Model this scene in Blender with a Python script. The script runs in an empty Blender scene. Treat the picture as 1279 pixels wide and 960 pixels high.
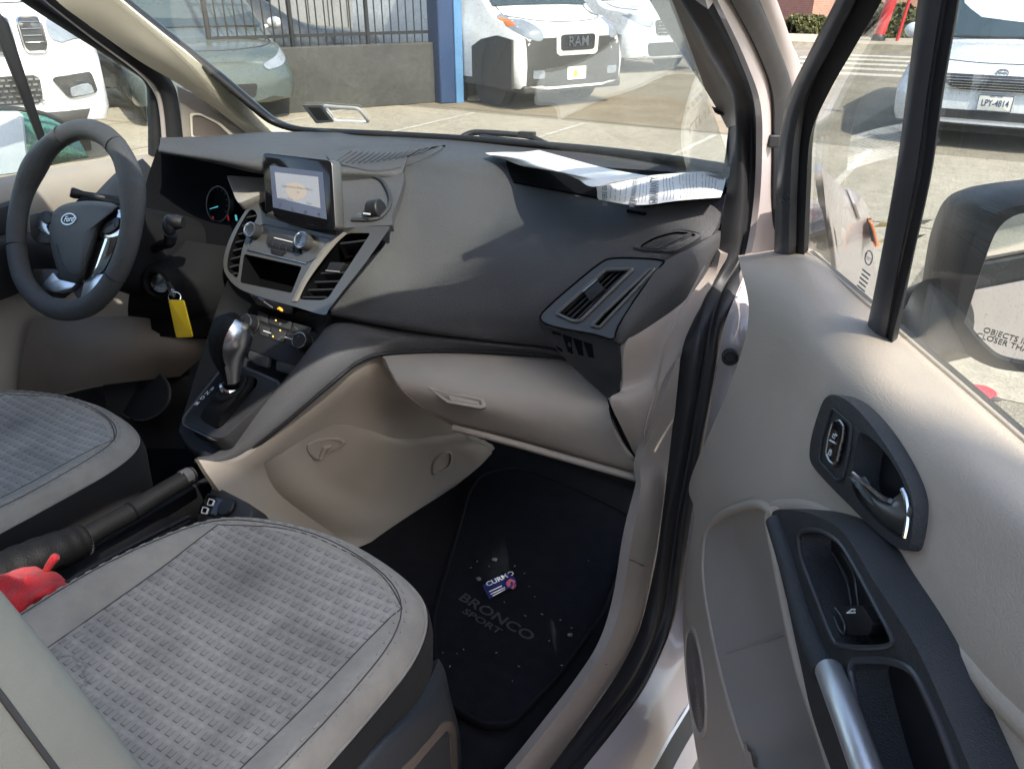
import bpy, bmesh, math, random
from mathutils import Vector, Matrix
from mathutils.bvhtree import BVHTree
from mathutils.geometry import tessellate_polygon
V = Vector
R = math.radians
rnd = random.Random(7)
scene = bpy.context.scene
COL = scene.collection

# ---------------------------------------------------------------- camera model (measured from the photograph)
F = 962.0
YAW, PITCH = R(31.0), R(27.5)
CAM = V((1.09, 0.0, 1.42))
_h = V((-math.sin(YAW), math.cos(YAW), 0)); _r = V((math.cos(YAW), math.sin(YAW), 0))
_f = _h * math.cos(PITCH) + V((0, 0, -math.sin(PITCH)))
_u = _h * math.sin(PITCH) + V((0, 0, math.cos(PITCH)))
def ray(px, py): return _f + _r * ((px - 639.5) / F) + _u * ((480 - py) / F)
def PT(px, py, t): return CAM + ray(px, py) * t
def PX(px, py, x):
    r = ray(px, py); return CAM + r * ((x - CAM.x) / r.x)
def PZ(px, py, z):
    r = ray(px, py); return CAM + r * ((z - CAM.z) / r.z)
class Plane:
    def __init__(s, o, n): s.o = V(o); s.n = V(n).normalized()
    def __call__(s, px, py, off=0.0):
        r = ray(px, py); o = s.o + s.n * off
        return CAM + r * ((o - CAM).dot(s.n) / r.dot(s.n))
    def L(s, pts, off=0.0): return [s(a, b, off) for a, b in pts]
def LT(pts): return [PT(*p) for p in pts]

# ---------------------------------------------------------------- curves
def cr(p0, p1, p2, p3, t):
    return 0.5 * ((2 * p1) + (p2 - p0) * t + (2 * p0 - 5 * p1 + 4 * p2 - p3) * t * t + (3 * p1 - p0 - 3 * p2 + p3) * t ** 3)
def spline(pts, n=6, closed=False):
    out = []; m = len(pts)
    if m == 2 and not closed: return [pts[0].lerp(pts[1], i / n) for i in range(n + 1)]
    for i in range(m if closed else m - 1):
        if closed: a, b, c, d = pts[i - 1], pts[i], pts[(i + 1) % m], pts[(i + 2) % m]
        else:
            b, c = pts[i], pts[i + 1]
            a = pts[i - 1] if i > 0 else 2 * b - c
            d = pts[i + 2] if i + 2 < m else 2 * c - b
        for k in range(n): out.append(cr(a, b, c, d, k / n))
    if not closed: out.append(pts[-1].copy())
    return out
def sp2(pts, n=4, closed=True):
    return [(p.x, p.y) for p in spline([V((a, b, 0)) for a, b in pts], n, closed)]
def rnd2(pts, r, seg=4):
    """round the corners of a 2-D polygon"""
    out = []; m = len(pts)
    for i in range(m):
        p, a, b = V(pts[i]), V(pts[i - 1]), V(pts[(i + 1) % m])
        da, db = (a - p), (b - p)
        k = min(r, da.length * .45, db.length * .45)
        s, e = p + da.normalized() * k, p + db.normalized() * k
        for j in range(seg + 1):
            t = j / seg
            q = s * (1 - t) ** 2 + p * 2 * t * (1 - t) + e * t * t
            out.append((q.x, q.y))
    return out
def rect2(x0, y0, x1, y1, r=0, seg=4):
    p = [(x0, y0), (x1, y0), (x1, y1), (x0, y1)]
    return rnd2(p, r, seg) if r else p
def ell2(cx, cy, rx, ry, n=28, a=0):
    c, s = math.cos(a), math.sin(a); o = []
    for i in range(n):
        t = 2 * math.pi * i / n; x, y = rx * math.cos(t), ry * math.sin(t)
        o.append((cx + x * c - y * s, cy + x * s + y * c))
    return o
def shrink2(pts, k):
    cx = sum(p[0] for p in pts) / len(pts); cy = sum(p[1] for p in pts) / len(pts)
    return [(cx + (x - cx) * k, cy + (y - cy) * k) for x, y in pts]
def dense(rows, nu=5, nv=5):
    """bicubic interpolation of a grid of points"""
    a = [spline(r, nu) for r in rows]
    cols = [spline([a[i][j] for i in range(len(a))], nv) for j in range(len(a[0]))]
    return [[cols[j][i] for j in range(len(cols))] for i in range(len(cols[0]))]

# ---------------------------------------------------------------- mesh builder
WORLD_ROOTS = {}
def to_px(p):
    d = p - CAM; z = d.dot(_f); return (639.5 + F * d.dot(_r) / z, 480 - F * d.dot(_u) / z)
def inside(poly, x, y):
    c = False; n = len(poly)
    for i in range(n):
        x1, y1 = poly[i]; x2, y2 = poly[i - 1]
        if (y1 > y) != (y2 > y) and x < (x2 - x1) * (y - y1) / (y2 - y1) + x1: c = not c
    return c
class MB:
    def __init__(s): s.v, s.f, s.m, s.uv = [], [], [], {}
    def add(s, vs, fs, mi=0):
        b = len(s.v); s.v += [V(p) for p in vs]
        for f in fs: s.f.append([b + i for i in f]); s.m.append(mi)
        return b
    def grid(s, g, mi=0, thick=0.0, see=CAM, uv=None, wrap=False, skip=None):
        nr, nc = len(g), len(g[0])
        mid = g[nr // 2][nc // 2]
        fs = []
        for i in range(nr - 1):
            for j in range(nc if wrap else nc - 1):
                k = (j + 1) % nc
                fs.append([i * nc + j, i * nc + k, (i + 1) * nc + k, (i + 1) * nc + j])
        i, j = max(1, nr // 2), max(1, nc // 2)
        n = (g[i][j - 1] - g[i - 1][j - 1]).cross(g[i - 1][j] - g[i - 1][j - 1])
        if see is not None and n.dot(see - mid) > 0: flip = True
        else: flip = False
        # face normal of [a,b,c,d] is (b-a)x(c-a)
        nn = (g[i - 1][j] - g[i - 1][j - 1]).cross(g[i][j] - g[i - 1][j - 1])
        if see is not None and nn.dot(see - mid) < 0: fs = [f[::-1] for f in fs]
        pts = [p for r in g for p in r]
        if skip: fs = [f for f in fs if not skip((pts[f[0]] + pts[f[1]] + pts[f[2]] + pts[f[3]]) / 4)]
        b = s.add(pts, fs, mi)
        if uv:
            for a in range(nr):
                for c in range(nc): s.uv[b + a * nc + c] = uv(a, c, nr, nc)
        if thick:
            nor = [V((0, 0, 0)) for _ in pts]
            for f in fs:
                q = (pts[f[2]] - pts[f[0]]).cross(pts[f[3]] - pts[f[1]])
                for k in f: nor[k] += q
            back = [p - (n.normalized() if n.length > 1e-12 else V((0, 0, 1))) * thick for p, n in zip(pts, nor)]
            bb = s.add(back, [f[::-1] for f in fs], mi)
            if uv:
                for a in range(nr):
                    for c in range(nc): s.uv[bb + a * nc + c] = uv(a, c, nr, nc)
            rim = [j for j in range(nc)] + [i * nc + nc - 1 for i in range(1, nr)] + [(nr - 1) * nc + j for j in range(nc - 2, -1, -1)] + [i * nc for i in range(nr - 2, 0, -1)]
            if not wrap:
                for k in range(len(rim)):
                    p, q = rim[k], rim[(k + 1) % len(rim)]
                    s.f.append([b + p, b + q, bb + q, bb + p]); s.m.append(mi)
        return s
    def prism(s, loop, d, mi=0, mi_side=None):
        """loop = front outline, d = vector to the back outline"""
        n = len(loop); d = V(d)
        nor = V((0, 0, 0))
        for i in range(n): nor += loop[i].cross(loop[(i + 1) % n])
        L = list(loop)
        if nor.dot(d) > 0: L = L[::-1]
        s.add(L, [list(range(n))], mi)
        s.add([p + d for p in L], [list(range(n))[::-1]], mi)
        b = s.add(L + [p + d for p in L], [], mi)
        for i in range(n):
            j = (i + 1) % n
            s.f.append([b + j, b + i, b + n + i, b + n + j]); s.m.append(mi if mi_side is None else mi_side)
        return s
    def loft(s, loops, mi=0, cap0=True, cap1=True, mi_cap=None):
        n = len(loops[0]); b = len(s.v)
        for L in loops: s.v += [V(p) for p in L]
        for k in range(len(loops) - 1):
            for i in range(n):
                j = (i + 1) % n
                s.f.append([b + k * n + i, b + k * n + j, b + (k + 1) * n + j, b + (k + 1) * n + i]); s.m.append(mi)
        mc = mi if mi_cap is None else mi_cap
        if cap0: s.f.append([b + i for i in range(n)][::-1]); s.m.append(mc)
        if cap1: s.f.append([b + (len(loops) - 1) * n + i for i in range(n)]); s.m.append(mc)
        return s
    def cavity(s, outer, holes, d, mi=0, mi_wall=None, mi_floor=None, skirt=None):
        """front sheet with holes; each hole gets walls along d and a floor; the outer rim gets a skirt along `skirt`"""
        d = V(d); mw = mi if mi_wall is None else mi_wall; mf = mw if mi_floor is None else mi_floor
        loops = [outer] + list(holes)
        flat = [p for L in loops for p in L]
        tri = tessellate_polygon([[V(p) for p in L] for L in loops])
        fs = []
        for a, b, c in tri:
            n = (flat[b] - flat[a]).cross(flat[c] - flat[a])
            fs.append((a, b, c) if n.dot(d) < 0 else (c, b, a))
        s.add(flat, fs, mi)
        for H in holes:
            n = len(H); b = s.add(list(H) + [p + d for p in H], [], mw)
            for i in range(n):
                j = (i + 1) % n
                s.f.append([b + i, b + j, b + n + j, b + n + i]); s.m.append(mw)
            s.add([p + d for p in H], [list(range(n))], mf)
        if skirt is not None:
            sk = V(skirt); n = len(outer); b = s.add(list(outer) + [p + sk for p in outer], [], mi)
            for i in range(n):
                j = (i + 1) % n
                s.f.append([b + i, b + j, b + n + j, b + n + i]); s.m.append(mi)
        return s
    def tube(s, path, r, n=12, mi=0, closed=False, flat=1.0, up=None):
        m = len(path); rs = r if isinstance(r, (list, tuple)) else [r] * m
        rings = []; prev = None
        for i, p in enumerate(path):
            a = path[i - 1] if (i or closed) else path[i]; b = path[(i + 1) % m] if (i < m - 1 or closed) else path[i]
            t = (b - a).normalized()
            ref = V(up) if up is not None else (prev if prev is not None else (V((0, 0, 1)) if abs(t.z) < .9 else V((1, 0, 0))))
            x = (ref - t * ref.dot(t)).normalized(); y = t.cross(x); prev = x
            rings.append([p + (x * math.cos(2 * math.pi * k / n) + y * flat * math.sin(2 * math.pi * k / n)) * rs[i] for k in range(n)])
        if closed:
            rings.append(rings[0]); s.loft(rings, mi, False, False)
        else: s.loft(rings, mi)
        return s
    def lathe(s, o, ax, prof, n=24, mi=0, ref=None, sx=1.0):
        """prof = [(radius, height along ax)]"""
        ax = V(ax).normalized(); o = V(o)
        ref = V(ref) if ref is not None else (V((0, 0, 1)) if abs(ax.z) < .9 else V((1, 0, 0)))
        x = (ref - ax * ref.dot(ax)).normalized(); y = ax.cross(x)
        rings = [[o + ax * h + (x * math.cos(2 * math.pi * k / n) * sx + y * math.sin(2 * math.pi * k / n)) * max(r, 1e-5) for k in range(n)] for r, h in prof]
        s.loft(rings, mi); return s
    def box(s, c, hx, hy, hz, mi=0):
        c = V(c); hx = V(hx) if not isinstance(hx, (int, float)) else V((hx, 0, 0))
        hy = V(hy) if not isinstance(hy, (int, float)) else V((0, hy, 0))
        hz = V(hz) if not isinstance(hz, (int, float)) else V((0, 0, hz))
        p = [c + hx * a + hy * b + hz * e for a in (-1, 1) for b in (-1, 1) for e in (-1, 1)]
        s.add(p, [[0, 1, 3, 2], [4, 6, 7, 5], [0, 4, 5, 1], [2, 3, 7, 6], [0, 2, 6, 4], [1, 5, 7, 3]], mi); return s
    def ell(s, c, ax, ay, az, nu=16, nv=10, mi=0):
        c = V(c); ax, ay, az = V(ax), V(ay), V(az); rings = []
        for i in range(nv + 1):
            ph = math.pi * i / nv - math.pi / 2; cp = max(math.cos(ph), 1e-3)
            rings.append([c + az * math.sin(ph) + ax * cp * math.cos(2 * math.pi * k / nu) + ay * cp * math.sin(2 * math.pi * k / nu) for k in range(nu)])
        s.loft(rings, mi); return s
    def text(s, txt, o, xd, yd, size, mi=0, thick=.0006, align='CENTER', shear=0.0, bold=0.0):
        cu = bpy.data.curves.new('t', 'FONT'); cu.body = txt; cu.size = 1.0; cu.align_x = align; cu.align_y = 'CENTER'; cu.shear = shear
        cu.offset = bold; cu.resolution_u = 3
        ob = bpy.data.objects.new('t', cu); me = bpy.data.meshes.new_from_object(ob)
        xd, yd = V(xd).normalized(), V(yd).normalized(); nd = xd.cross(yd).normalized(); o = V(o)
        vs = [o + xd * (v.co.x * size) + yd * (v.co.y * size) + nd * thick for v in me.vertices]
        s.add(vs, [list(p.vertices) for p in me.polygons], mi)
        bpy.data.objects.remove(ob); bpy.data.meshes.remove(me); bpy.data.curves.remove(cu)
        return s
    def build(s, name, mats, parent=None, smooth=40, bev=0, sub=0, seg=2, label=None):
        me = bpy.data.meshes.new(name)
        me.from_pydata([tuple(p) for p in s.v], [], s.f)
        if not isinstance(mats, (list, tuple)): mats = [mats]
        for m in mats: me.materials.append(M[m])
        me.polygons.foreach_set('material_index', s.m)
        if s.uv:
            ul = me.uv_layers.new(name='UVMap')
            for l in me.loops:
                ul.data[l.index].uv = s.uv.get(l.vertex_index, (0, 0))
        me.update()
        if smooth:
            me.polygons.foreach_set('use_smooth', [True] * len(me.polygons))
            me.set_sharp_from_angle(angle=R(smooth))
        o = bpy.data.objects.new(name, me); COL.objects.link(o)
        if bev:
            b = o.modifiers.new('bevel', 'BEVEL'); b.width = bev; b.segments = seg; b.limit_method = 'ANGLE'; b.angle_limit = R(35)
            w = o.modifiers.new('weld', 'WELD'); w.merge_threshold = 1e-5
            o.modifiers.move(1, 0)
            b.harden_normals = False
        if parent is not None:
            o.parent = parent
            if parent.name in WORLD_ROOTS: o.location = -WORLD_ROOTS[parent.name]
        if label: o['label'] = label
        return o
def bvh_of(mb): return BVHTree.FromPolygons([tuple(p) for p in mb.v], [tuple(f) for f in mb.f])
def on(bvh, px, py, off=0.002, fb=1.5):
    d = ray(px, py).normalized()
    loc, n, i, dist = bvh.ray_cast(CAM, d)
    if loc is None: return PT(px, py, fb)
    if n.dot(d) > 0: n = -n
    return loc + n * off
def thing(name, label, cat, loc, group=None, world=True, rz=0):
    o = bpy.data.objects.new(name, None); COL.objects.link(o); o.location = loc; o.rotation_euler = (0, 0, rz)
    o.empty_display_size = .1
    o['label'] = label; o['category'] = cat
    if group: o['group'] = group
    if world: WORLD_ROOTS[o.name] = V(loc)
    return o
def tag(o, label, cat, group=None):
    o['label'] = label; o['category'] = cat
    if group: o['group'] = group
    return o
def struct(o, label=None):
    o['kind'] = 'structure'
    if label: o['label'] = label
    return o

# ---------------------------------------------------------------- materials
M = {}
def nd(nt, t, **kw):
    n = nt.nodes.new(t)
    for k, v in kw.items(): setattr(n, k, v)
    return n
def mat(name, col, rough=.5, metal=0.0, var=.12, vscale=6.0, bump=0.0, bscale=400.0, spec=.5, coat=0.0, emis=None, es=1.0, dirt=0.0, dcol=(.35, .3, .24), sheen=0.0, rvar=.1):
    m = bpy.data.materials.new(name); m.use_nodes = True; nt = m.node_tree; p = nt.nodes['Principled BSDF']; M[name] = m
    tc = nd(nt, 'ShaderNodeTexCoord')
    n1 = nd(nt, 'ShaderNodeTexNoise'); n1.inputs['Scale'].default_value = vscale; n1.inputs['Detail'].default_value = 6; n1.inputs['Roughness'].default_value = .65
    nt.links.new(tc.outputs['Object'], n1.inputs['Vector'])
    mr = nd(nt, 'ShaderNodeMapRange'); mr.inputs[1].default_value = .3; mr.inputs[2].default_value = .7; mr.inputs[3].default_value = 1 - var; mr.inputs[4].default_value = 1 + var
    nt.links.new(n1.outputs['Fac'], mr.inputs[0])
    mx = nd(nt, 'ShaderNodeMix', data_type='RGBA', blend_type='MULTIPLY'); mx.inputs[0].default_value = 1.0
    mx.inputs[6].default_value = (*col, 1); nt.links.new(mr.outputs[0], mx.inputs[7])
    out = mx.outputs[2]
    if dirt:
        n2 = nd(nt, 'ShaderNodeTexNoise'); n2.inputs['Scale'].default_value = vscale * 3.1; n2.inputs['Detail'].default_value = 9; n2.inputs['Roughness'].default_value = .75
        nt.links.new(tc.outputs['Object'], n2.inputs['Vector'])
        r2 = nd(nt, 'ShaderNodeMapRange'); r2.inputs[1].default_value = .52; r2.inputs[2].default_value = .75; r2.inputs[4].default_value = dirt
        nt.links.new(n2.outputs['Fac'], r2.inputs[0])
        m2 = nd(nt, 'ShaderNodeMix', data_type='RGBA'); nt.links.new(r2.outputs[0], m2.inputs[0]); nt.links.new(out, m2.inputs[6]); m2.inputs[7].default_value = (*dcol, 1)
        out = m2.outputs[2]
    nt.links.new(out, p.inputs['Base Color'])
    r3 = nd(nt, 'ShaderNodeMapRange'); r3.inputs[1].default_value = .3; r3.inputs[2].default_value = .7; r3.inputs[3].default_value = max(0.02, rough - rvar); r3.inputs[4].default_value = min(1, rough + rvar)
    nt.links.new(n1.outputs['Fac'], r3.inputs[0]); nt.links.new(r3.outputs[0], p.inputs['Roughness'])
    p.inputs['Metallic'].default_value = metal; p.inputs['Specular IOR Level'].default_value = spec
    p.inputs['Coat Weight'].default_value = coat
    if sheen: p.inputs['Sheen Weight'].default_value = sheen
    if bump:
        n4 = nd(nt, 'ShaderNodeTexNoise'); n4.inputs['Scale'].default_value = bscale; n4.inputs['Detail'].default_value = 3
        nt.links.new(tc.outputs['Object'], n4.inputs['Vector'])
        b = nd(nt, 'ShaderNodeBump'); b.inputs['Strength'].default_value = bump; b.inputs['Distance'].default_value = .002
        nt.links.new(n4.outputs['Fac'], b.inputs['Height']); nt.links.new(b.outputs[0], p.inputs['Normal'])
    if emis: p.inputs['Emission Color'].default_value = (*emis, 1); p.inputs['Emission Strength'].default_value = es
    return m
def glass(name, tint, rough=0.0, dust=.06, refl=1.0, dscale=220, dcol=(.6, .58, .5)):
    m = bpy.data.materials.new(name); m.use_nodes = True; nt = m.node_tree; M[name] = m
    nt.nodes.remove(nt.nodes['Principled BSDF']); out = nt.nodes['Material Output']
    tr = nd(nt, 'ShaderNodeBsdfTransparent'); tr.inputs[0].default_value = (*tint, 1)
    gl = nd(nt, 'ShaderNodeBsdfGlossy'); gl.inputs['Roughness'].default_value = rough; gl.inputs[0].default_value = (refl, refl, refl, 1)
    lw = nd(nt, 'ShaderNodeLayerWeight'); lw.inputs[0].default_value = .5
    pw = nd(nt, 'ShaderNodeMath', operation='POWER'); pw.inputs[1].default_value = 5; nt.links.new(lw.outputs['Facing'], pw.inputs[0])
    fr = nd(nt, 'ShaderNodeMath', operation='MULTIPLY_ADD'); fr.inputs[1].default_value = .9; fr.inputs[2].default_value = .06; nt.links.new(pw.outputs[0], fr.inputs[0])
    mx = nd(nt, 'ShaderNodeMixShader'); nt.links.new(fr.outputs[0], mx.inputs[0]); nt.links.new(tr.outputs[0], mx.inputs[1]); nt.links.new(gl.outputs[0], mx.inputs[2])
    df = nd(nt, 'ShaderNodeBsdfDiffuse'); df.inputs[0].default_value = (*dcol, 1)
    tc = nd(nt, 'ShaderNodeTexCoord')
    n1 = nd(nt, 'ShaderNodeTexNoise'); n1.inputs['Scale'].default_value = dscale; n1.inputs['Detail'].default_value = 2
    n2 = nd(nt, 'ShaderNodeTexNoise'); n2.inputs['Scale'].default_value = 5; n2.inputs['Detail'].default_value = 5
    for n in (n1, n2): nt.links.new(tc.outputs['Object'], n.inputs['Vector'])
    a = nd(nt, 'ShaderNodeMapRange'); a.inputs[1].default_value = .62; a.inputs[2].default_value = .78; a.inputs[4].default_value = dust * 5
    b = nd(nt, 'ShaderNodeMapRange'); b.inputs[1].default_value = .35; b.inputs[2].default_value = .75; b.inputs[3].default_value = dust * .3; b.inputs[4].default_value = dust
    nt.links.new(n1.outputs['Fac'], a.inputs[0]); nt.links.new(n2.outputs['Fac'], b.inputs[0])
    ad = nd(nt, 'ShaderNodeMath', operation='ADD', use_clamp=True); nt.links.new(a.outputs[0], ad.inputs[0]); nt.links.new(b.outputs[0], ad.inputs[1])
    m2 = nd(nt, 'ShaderNodeMixShader'); nt.links.new(ad.outputs[0], m2.inputs[0]); nt.links.new(mx.outputs[0], m2.inputs[1]); nt.links.new(df.outputs[0], m2.inputs[2])
    nt.links.new(m2.outputs[0], out.inputs[0])
    return m
def emit(name, col, s=1.0):
    return mat(name, (col[0] * .2, col[1] * .2, col[2] * .2), .3, emis=col, es=s, var=0)

mat('dash_plastic', (.062, .062, .065), .55, bump=.9, bscale=650, var=.12, spec=.45, dirt=.08, dcol=(.2, .19, .18))
mat('dash_dark', (.03, .031, .034), .5, bump=.6, bscale=700, spec=.45)
mat('dark_fine', (.014, .014, .016), .48, spec=.35, bump=.1, bscale=1200)
mat('dark_lower', (.008, .008, .009), .8, bump=.1, bscale=1200, spec=.15)
mat('black_gloss', (.008, .008, .01), .08, spec=.5, var=.05, rvar=.03)
mat('black_void', (.004, .004, .005), .9, spec=.1)
mat('rubber', (.018, .018, .02), .5, spec=.4, dirt=.15, dcol=(.07, .065, .06))
mat('rubber_satin', (.05, .05, .055), .33, spec=.5, dirt=.15, dcol=(.12, .11, .1), vscale=14)
mat('stack_silver', (.13, .125, .12), .34, metal=.55, var=.08)
mat('accent_silver', (.40, .37, .34), .35, metal=.35)
mat('beige', (.325, .285, .243), .5, bump=.25, bscale=700, var=.06, dirt=.1, dcol=(.30, .26, .22))
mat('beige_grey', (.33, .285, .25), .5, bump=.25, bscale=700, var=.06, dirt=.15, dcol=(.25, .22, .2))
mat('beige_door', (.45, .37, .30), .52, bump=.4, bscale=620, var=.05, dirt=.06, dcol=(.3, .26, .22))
mat('beige_sunlit', (.78, .71, .58), .5, bump=.2, bscale=700, var=.05, dirt=.06)  # beige brightened so the far pillar reads as fully sunlit
mat('carpet', (.010, .011, .014), .95, bump=.9, bscale=900, var=.3, vscale=30, spec=.1)
mat('mat_carpet', (.008, .0095, .013), .95, bump=1.0, bscale=1100, var=.35, vscale=40, spec=.1, dirt=.12, dcol=(.03, .03, .032))
mat('mat_text', (.024, .025, .028), .7, bump=.3)
mat('seat_side', (.018, .017, .0175), .85, bump=.5, bscale=1500, spec=.15, sheen=.05)
mat('seat_plastic', (.03, .035, .044), .5, bump=.5, bscale=600, var=.1)
mat('seat_recess', (.13, .1, .085), .5)
mat('backrest_cloth', (.30, .295, .25), .75, bump=.4, bscale=1300, var=.08, vscale=9)
mat('stitch', (.33, .32, .30), .8)
mat('stitch_dark', (.06, .06, .06), .8)
mat('chrome', (.75, .75, .77), .12, metal=1.0, var=.03, rvar=.04)
mat('satin_chrome', (.55, .55, .57), .28, metal=1.0, var=.04)
mat('silver_bar', (.62, .62, .63), .32, metal=.75, bump=.12, bscale=1500, var=.05)
mat('leather', (.0075, .0073, .0075), .55, spec=.2, bump=.5, bscale=500, var=.15)
mat('wheel_rubber', (.055, .055, .057), .5, bump=1.0, bscale=700, dirt=.3, dcol=(.14, .14, .14), vscale=30)
mat('wheel_hub', (.06, .06, .063), .5, bump=.4, bscale=1400)
mat('van_paint', (.45, .39, .372), .35, coat=.5, var=.03, rvar=.05)
mat('white_mark', (.75, .75, .75), .5)
mat('ink', (.05, .05, .05), .7)
mat('ink_soft', (.16, .16, .17), .7)
mat('paper', (.80, .79, .76), .7, var=.03)
mat('yellow_tag', (.80, .55, .02), .45, var=.04)
mat('red_cloth', (.70, .022, .03), .9, bump=1.2, bscale=500, var=.2, vscale=60, sheen=.15)
mat('packet_blue', (.022, .026, .13), .35, var=.05)
mat('packet_red', (.55, .03, .05), .4)
mat('pebble_dull', (.13, .125, .115), .85, var=.35, vscale=90)
mat('crumb', (.20, .19, .17), .8, var=.3, vscale=60)
mat('icon_orange', (.6, .25, .02), .4, emis=(1, .35, .02), es=.35)
emit('needle_cyan', (.1, .6, .7), .22); emit('led_amber', (1, .5, .1), .8); emit('led_red', (.6, .05, .08), .08)
emit('screen_blue', (.075, .085, .13), .33); emit('screen_card', (.42, .43, .46), .22); emit('screen_glow', (.62, .52, .42), .19)
mat('screen_ink', (.06, .06, .07), .3)
glass('windshield_glass', (.89, .91, .885), dust=.075, dscale=300)
glass('door_glass', (.90, .925, .91), dust=.045, dscale=320)
glass('cover_glass', (.9, .9, .92), dust=.01)
mat('mirror', (.9, .92, .9), .02, metal=1.0, var=0, rvar=.01)
mat('green_shell', (.05, .16, .11), .25, bump=1.5, bscale=150, var=.4, vscale=120)
mat('lamp_orange', (.55, .16, .04), .2, var=.2)
mat('lamp_clear', (.27, .29, .32), .12, metal=.2, var=.15, vscale=9)

def seat_fabric(name, base, dark, light):
    m = bpy.data.materials.new(name); m.use_nodes = True; nt = m.node_tree; p = nt.nodes['Principled BSDF']; M[name] = m
    uv = nd(nt, 'ShaderNodeUVMap'); sx = nd(nt, 'ShaderNodeSeparateXYZ'); nt.links.new(uv.outputs[0], sx.inputs[0])
    def ma(op, a, b=None, clamp=False):
        n = nd(nt, 'ShaderNodeMath', operation=op, use_clamp=clamp)
        for i, q in enumerate((a, b)):
            if q is None: continue
            if isinstance(q, (int, float)): n.inputs[i].default_value = q
            else: nt.links.new(q, n.inputs[i])
        return n.outputs[0]
    u = ma('DIVIDE', sx.outputs[0], .0076); v = ma('DIVIDE', sx.outputs[1], .0158)
    fu, fv = ma('FRACT', u), ma('FRACT', v)
    par = ma('ABSOLUTE', ma('MODULO', ma('ADD', ma('FLOOR', u), ma('FLOOR', v)), 2.0)); ipar = ma('SUBTRACT', 1.0, par)
    # rows of little U-shaped grooves, staggered row by row, with a pale float of yarn above each
    side = ma('MULTIPLY', ma('GREATER_THAN', ma('ABSOLUTE', ma('SUBTRACT', fu, .5)), .40), ma('LESS_THAN', ma('ABSOLUTE', ma('SUBTRACT', fv, .36)), .27))
    bott = ma('LESS_THAN', ma('ABSOLUTE', ma('SUBTRACT', fv, .10)), .045)
    line = ma('MULTIPLY', ma('MAXIMUM', side, bott), ipar)
    band = ma('MULTIPLY', ma('SUBTRACT', 1.0, ma('MULTIPLY', ma('ABSOLUTE', ma('SUBTRACT', fv, .80)), 3.2), True), ma('ADD', ma('MULTIPLY', ipar, .8), .2))
    cellv = ma('MULTIPLY', par, .22)
    tc = nd(nt, 'ShaderNodeTexCoord')
    n1 = nd(nt, 'ShaderNodeTexNoise'); n1.inputs['Scale'].default_value = 9; n1.inputs['Detail'].default_value = 8; n1.inputs['Roughness'].default_value = .7
    n2 = nd(nt, 'ShaderNodeTexNoise'); n2.inputs['Scale'].default_value = 1100; n2.inputs['Detail'].default_value = 2
    for n in (n1, n2): nt.links.new(tc.outputs['Object'], n.inputs['Vector'])
    lt = ma('ADD', cellv, ma('MULTIPLY', band, .8), True)
    c1 = nd(nt, 'ShaderNodeMix', data_type='RGBA'); c1.inputs[6].default_value = (*base, 1); c1.inputs[7].default_value = (*light, 1); nt.links.new(lt, c1.inputs[0])
    c2 = nd(nt, 'ShaderNodeMix', data_type='RGBA'); nt.links.new(ma('MULTIPLY', line, .85), c2.inputs[0]); nt.links.new(c1.outputs[2], c2.inputs[6]); c2.inputs[7].default_value = (*dark, 1)
    st = nd(nt, 'ShaderNodeMapRange'); st.inputs[1].default_value = .42; st.inputs[2].default_value = .66; st.inputs[3].default_value = 1.05; st.inputs[4].default_value = .66; nt.links.new(n1.outputs['Fac'], st.inputs[0])
    c3 = nd(nt, 'ShaderNodeMix', data_type='RGBA', blend_type='MULTIPLY'); c3.inputs[0].default_value = 1; nt.links.new(c2.outputs[2], c3.inputs[6])
    # two dried water marks and a greyer worn patch, fixed to the cloth
    wob = ma('MULTIPLY', ma('SUBTRACT', n1.outputs['Fac'], .5), .10)
    def dist(cx, cy): return ma('ADD', ma('SQRT', ma('ADD', ma('POWER', ma('SUBTRACT', sx.outputs[0], cx), 2.0), ma('POWER', ma('SUBTRACT', sx.outputs[1], cy), 2.0))), wob)
    ring = ma('SUBTRACT', 1.0, ma('MULTIPLY', ma('ABSOLUTE', ma('SUBTRACT', dist(.315, .262), .036)), 330.0), True)
    blot = ma('SUBTRACT', 1.0, ma('MULTIPLY', dist(.375, .50), 11.0), True)
    stn = ma('SUBTRACT', 1.0, ma('ADD', ma('MULTIPLY', ring, .38), ma('MULTIPLY', blot, .42)), True)
    nt.links.new(ma('MULTIPLY', st.outputs[0], stn), c3.inputs[7])
    nt.links.new(c3.outputs[2], p.inputs['Base Color']); p.inputs['Roughness'].default_value = .85; p.inputs['Specular IOR Level'].default_value = .2; p.inputs['Sheen Weight'].default_value = .15
    h = ma('ADD', ma('SUBTRACT', ma('MULTIPLY', lt, .5), line), ma('MULTIPLY', n2.outputs['Fac'], .5))
    b = nd(nt, 'ShaderNodeBump'); b.inputs['Strength'].default_value = .22; b.inputs['Distance'].default_value = .0015; nt.links.new(h, b.inputs['Height']); nt.links.new(b.outputs[0], p.inputs['Normal'])
seat_fabric('seat_weave', (.305, .287, .262), (.12, .115, .105), (.40, .38, .352))
mat('seat_cloth', (.35, .325, .285), .85, bump=.7, bscale=1600, var=.16, vscale=14, dirt=.3, dcol=(.27, .255, .235), spec=.2, sheen=.15)
mat('beige_shaded', (.19, .16, .135), .55, bump=.25, bscale=700)  # the cabin beige darkened: footwell shade put into the knee panel colour
mat('mirror_shell', (.014, .0145, .016), .4, bump=.3, bscale=700)
mat('vent_taupe', (.26, .235, .21), .4, metal=.2)
# ================================================================= the van we look into
van = thing('van', 'white passenger van seen through its open front door, beige and dark grey cabin', 'van', (0.07, -.4, 0))
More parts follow.
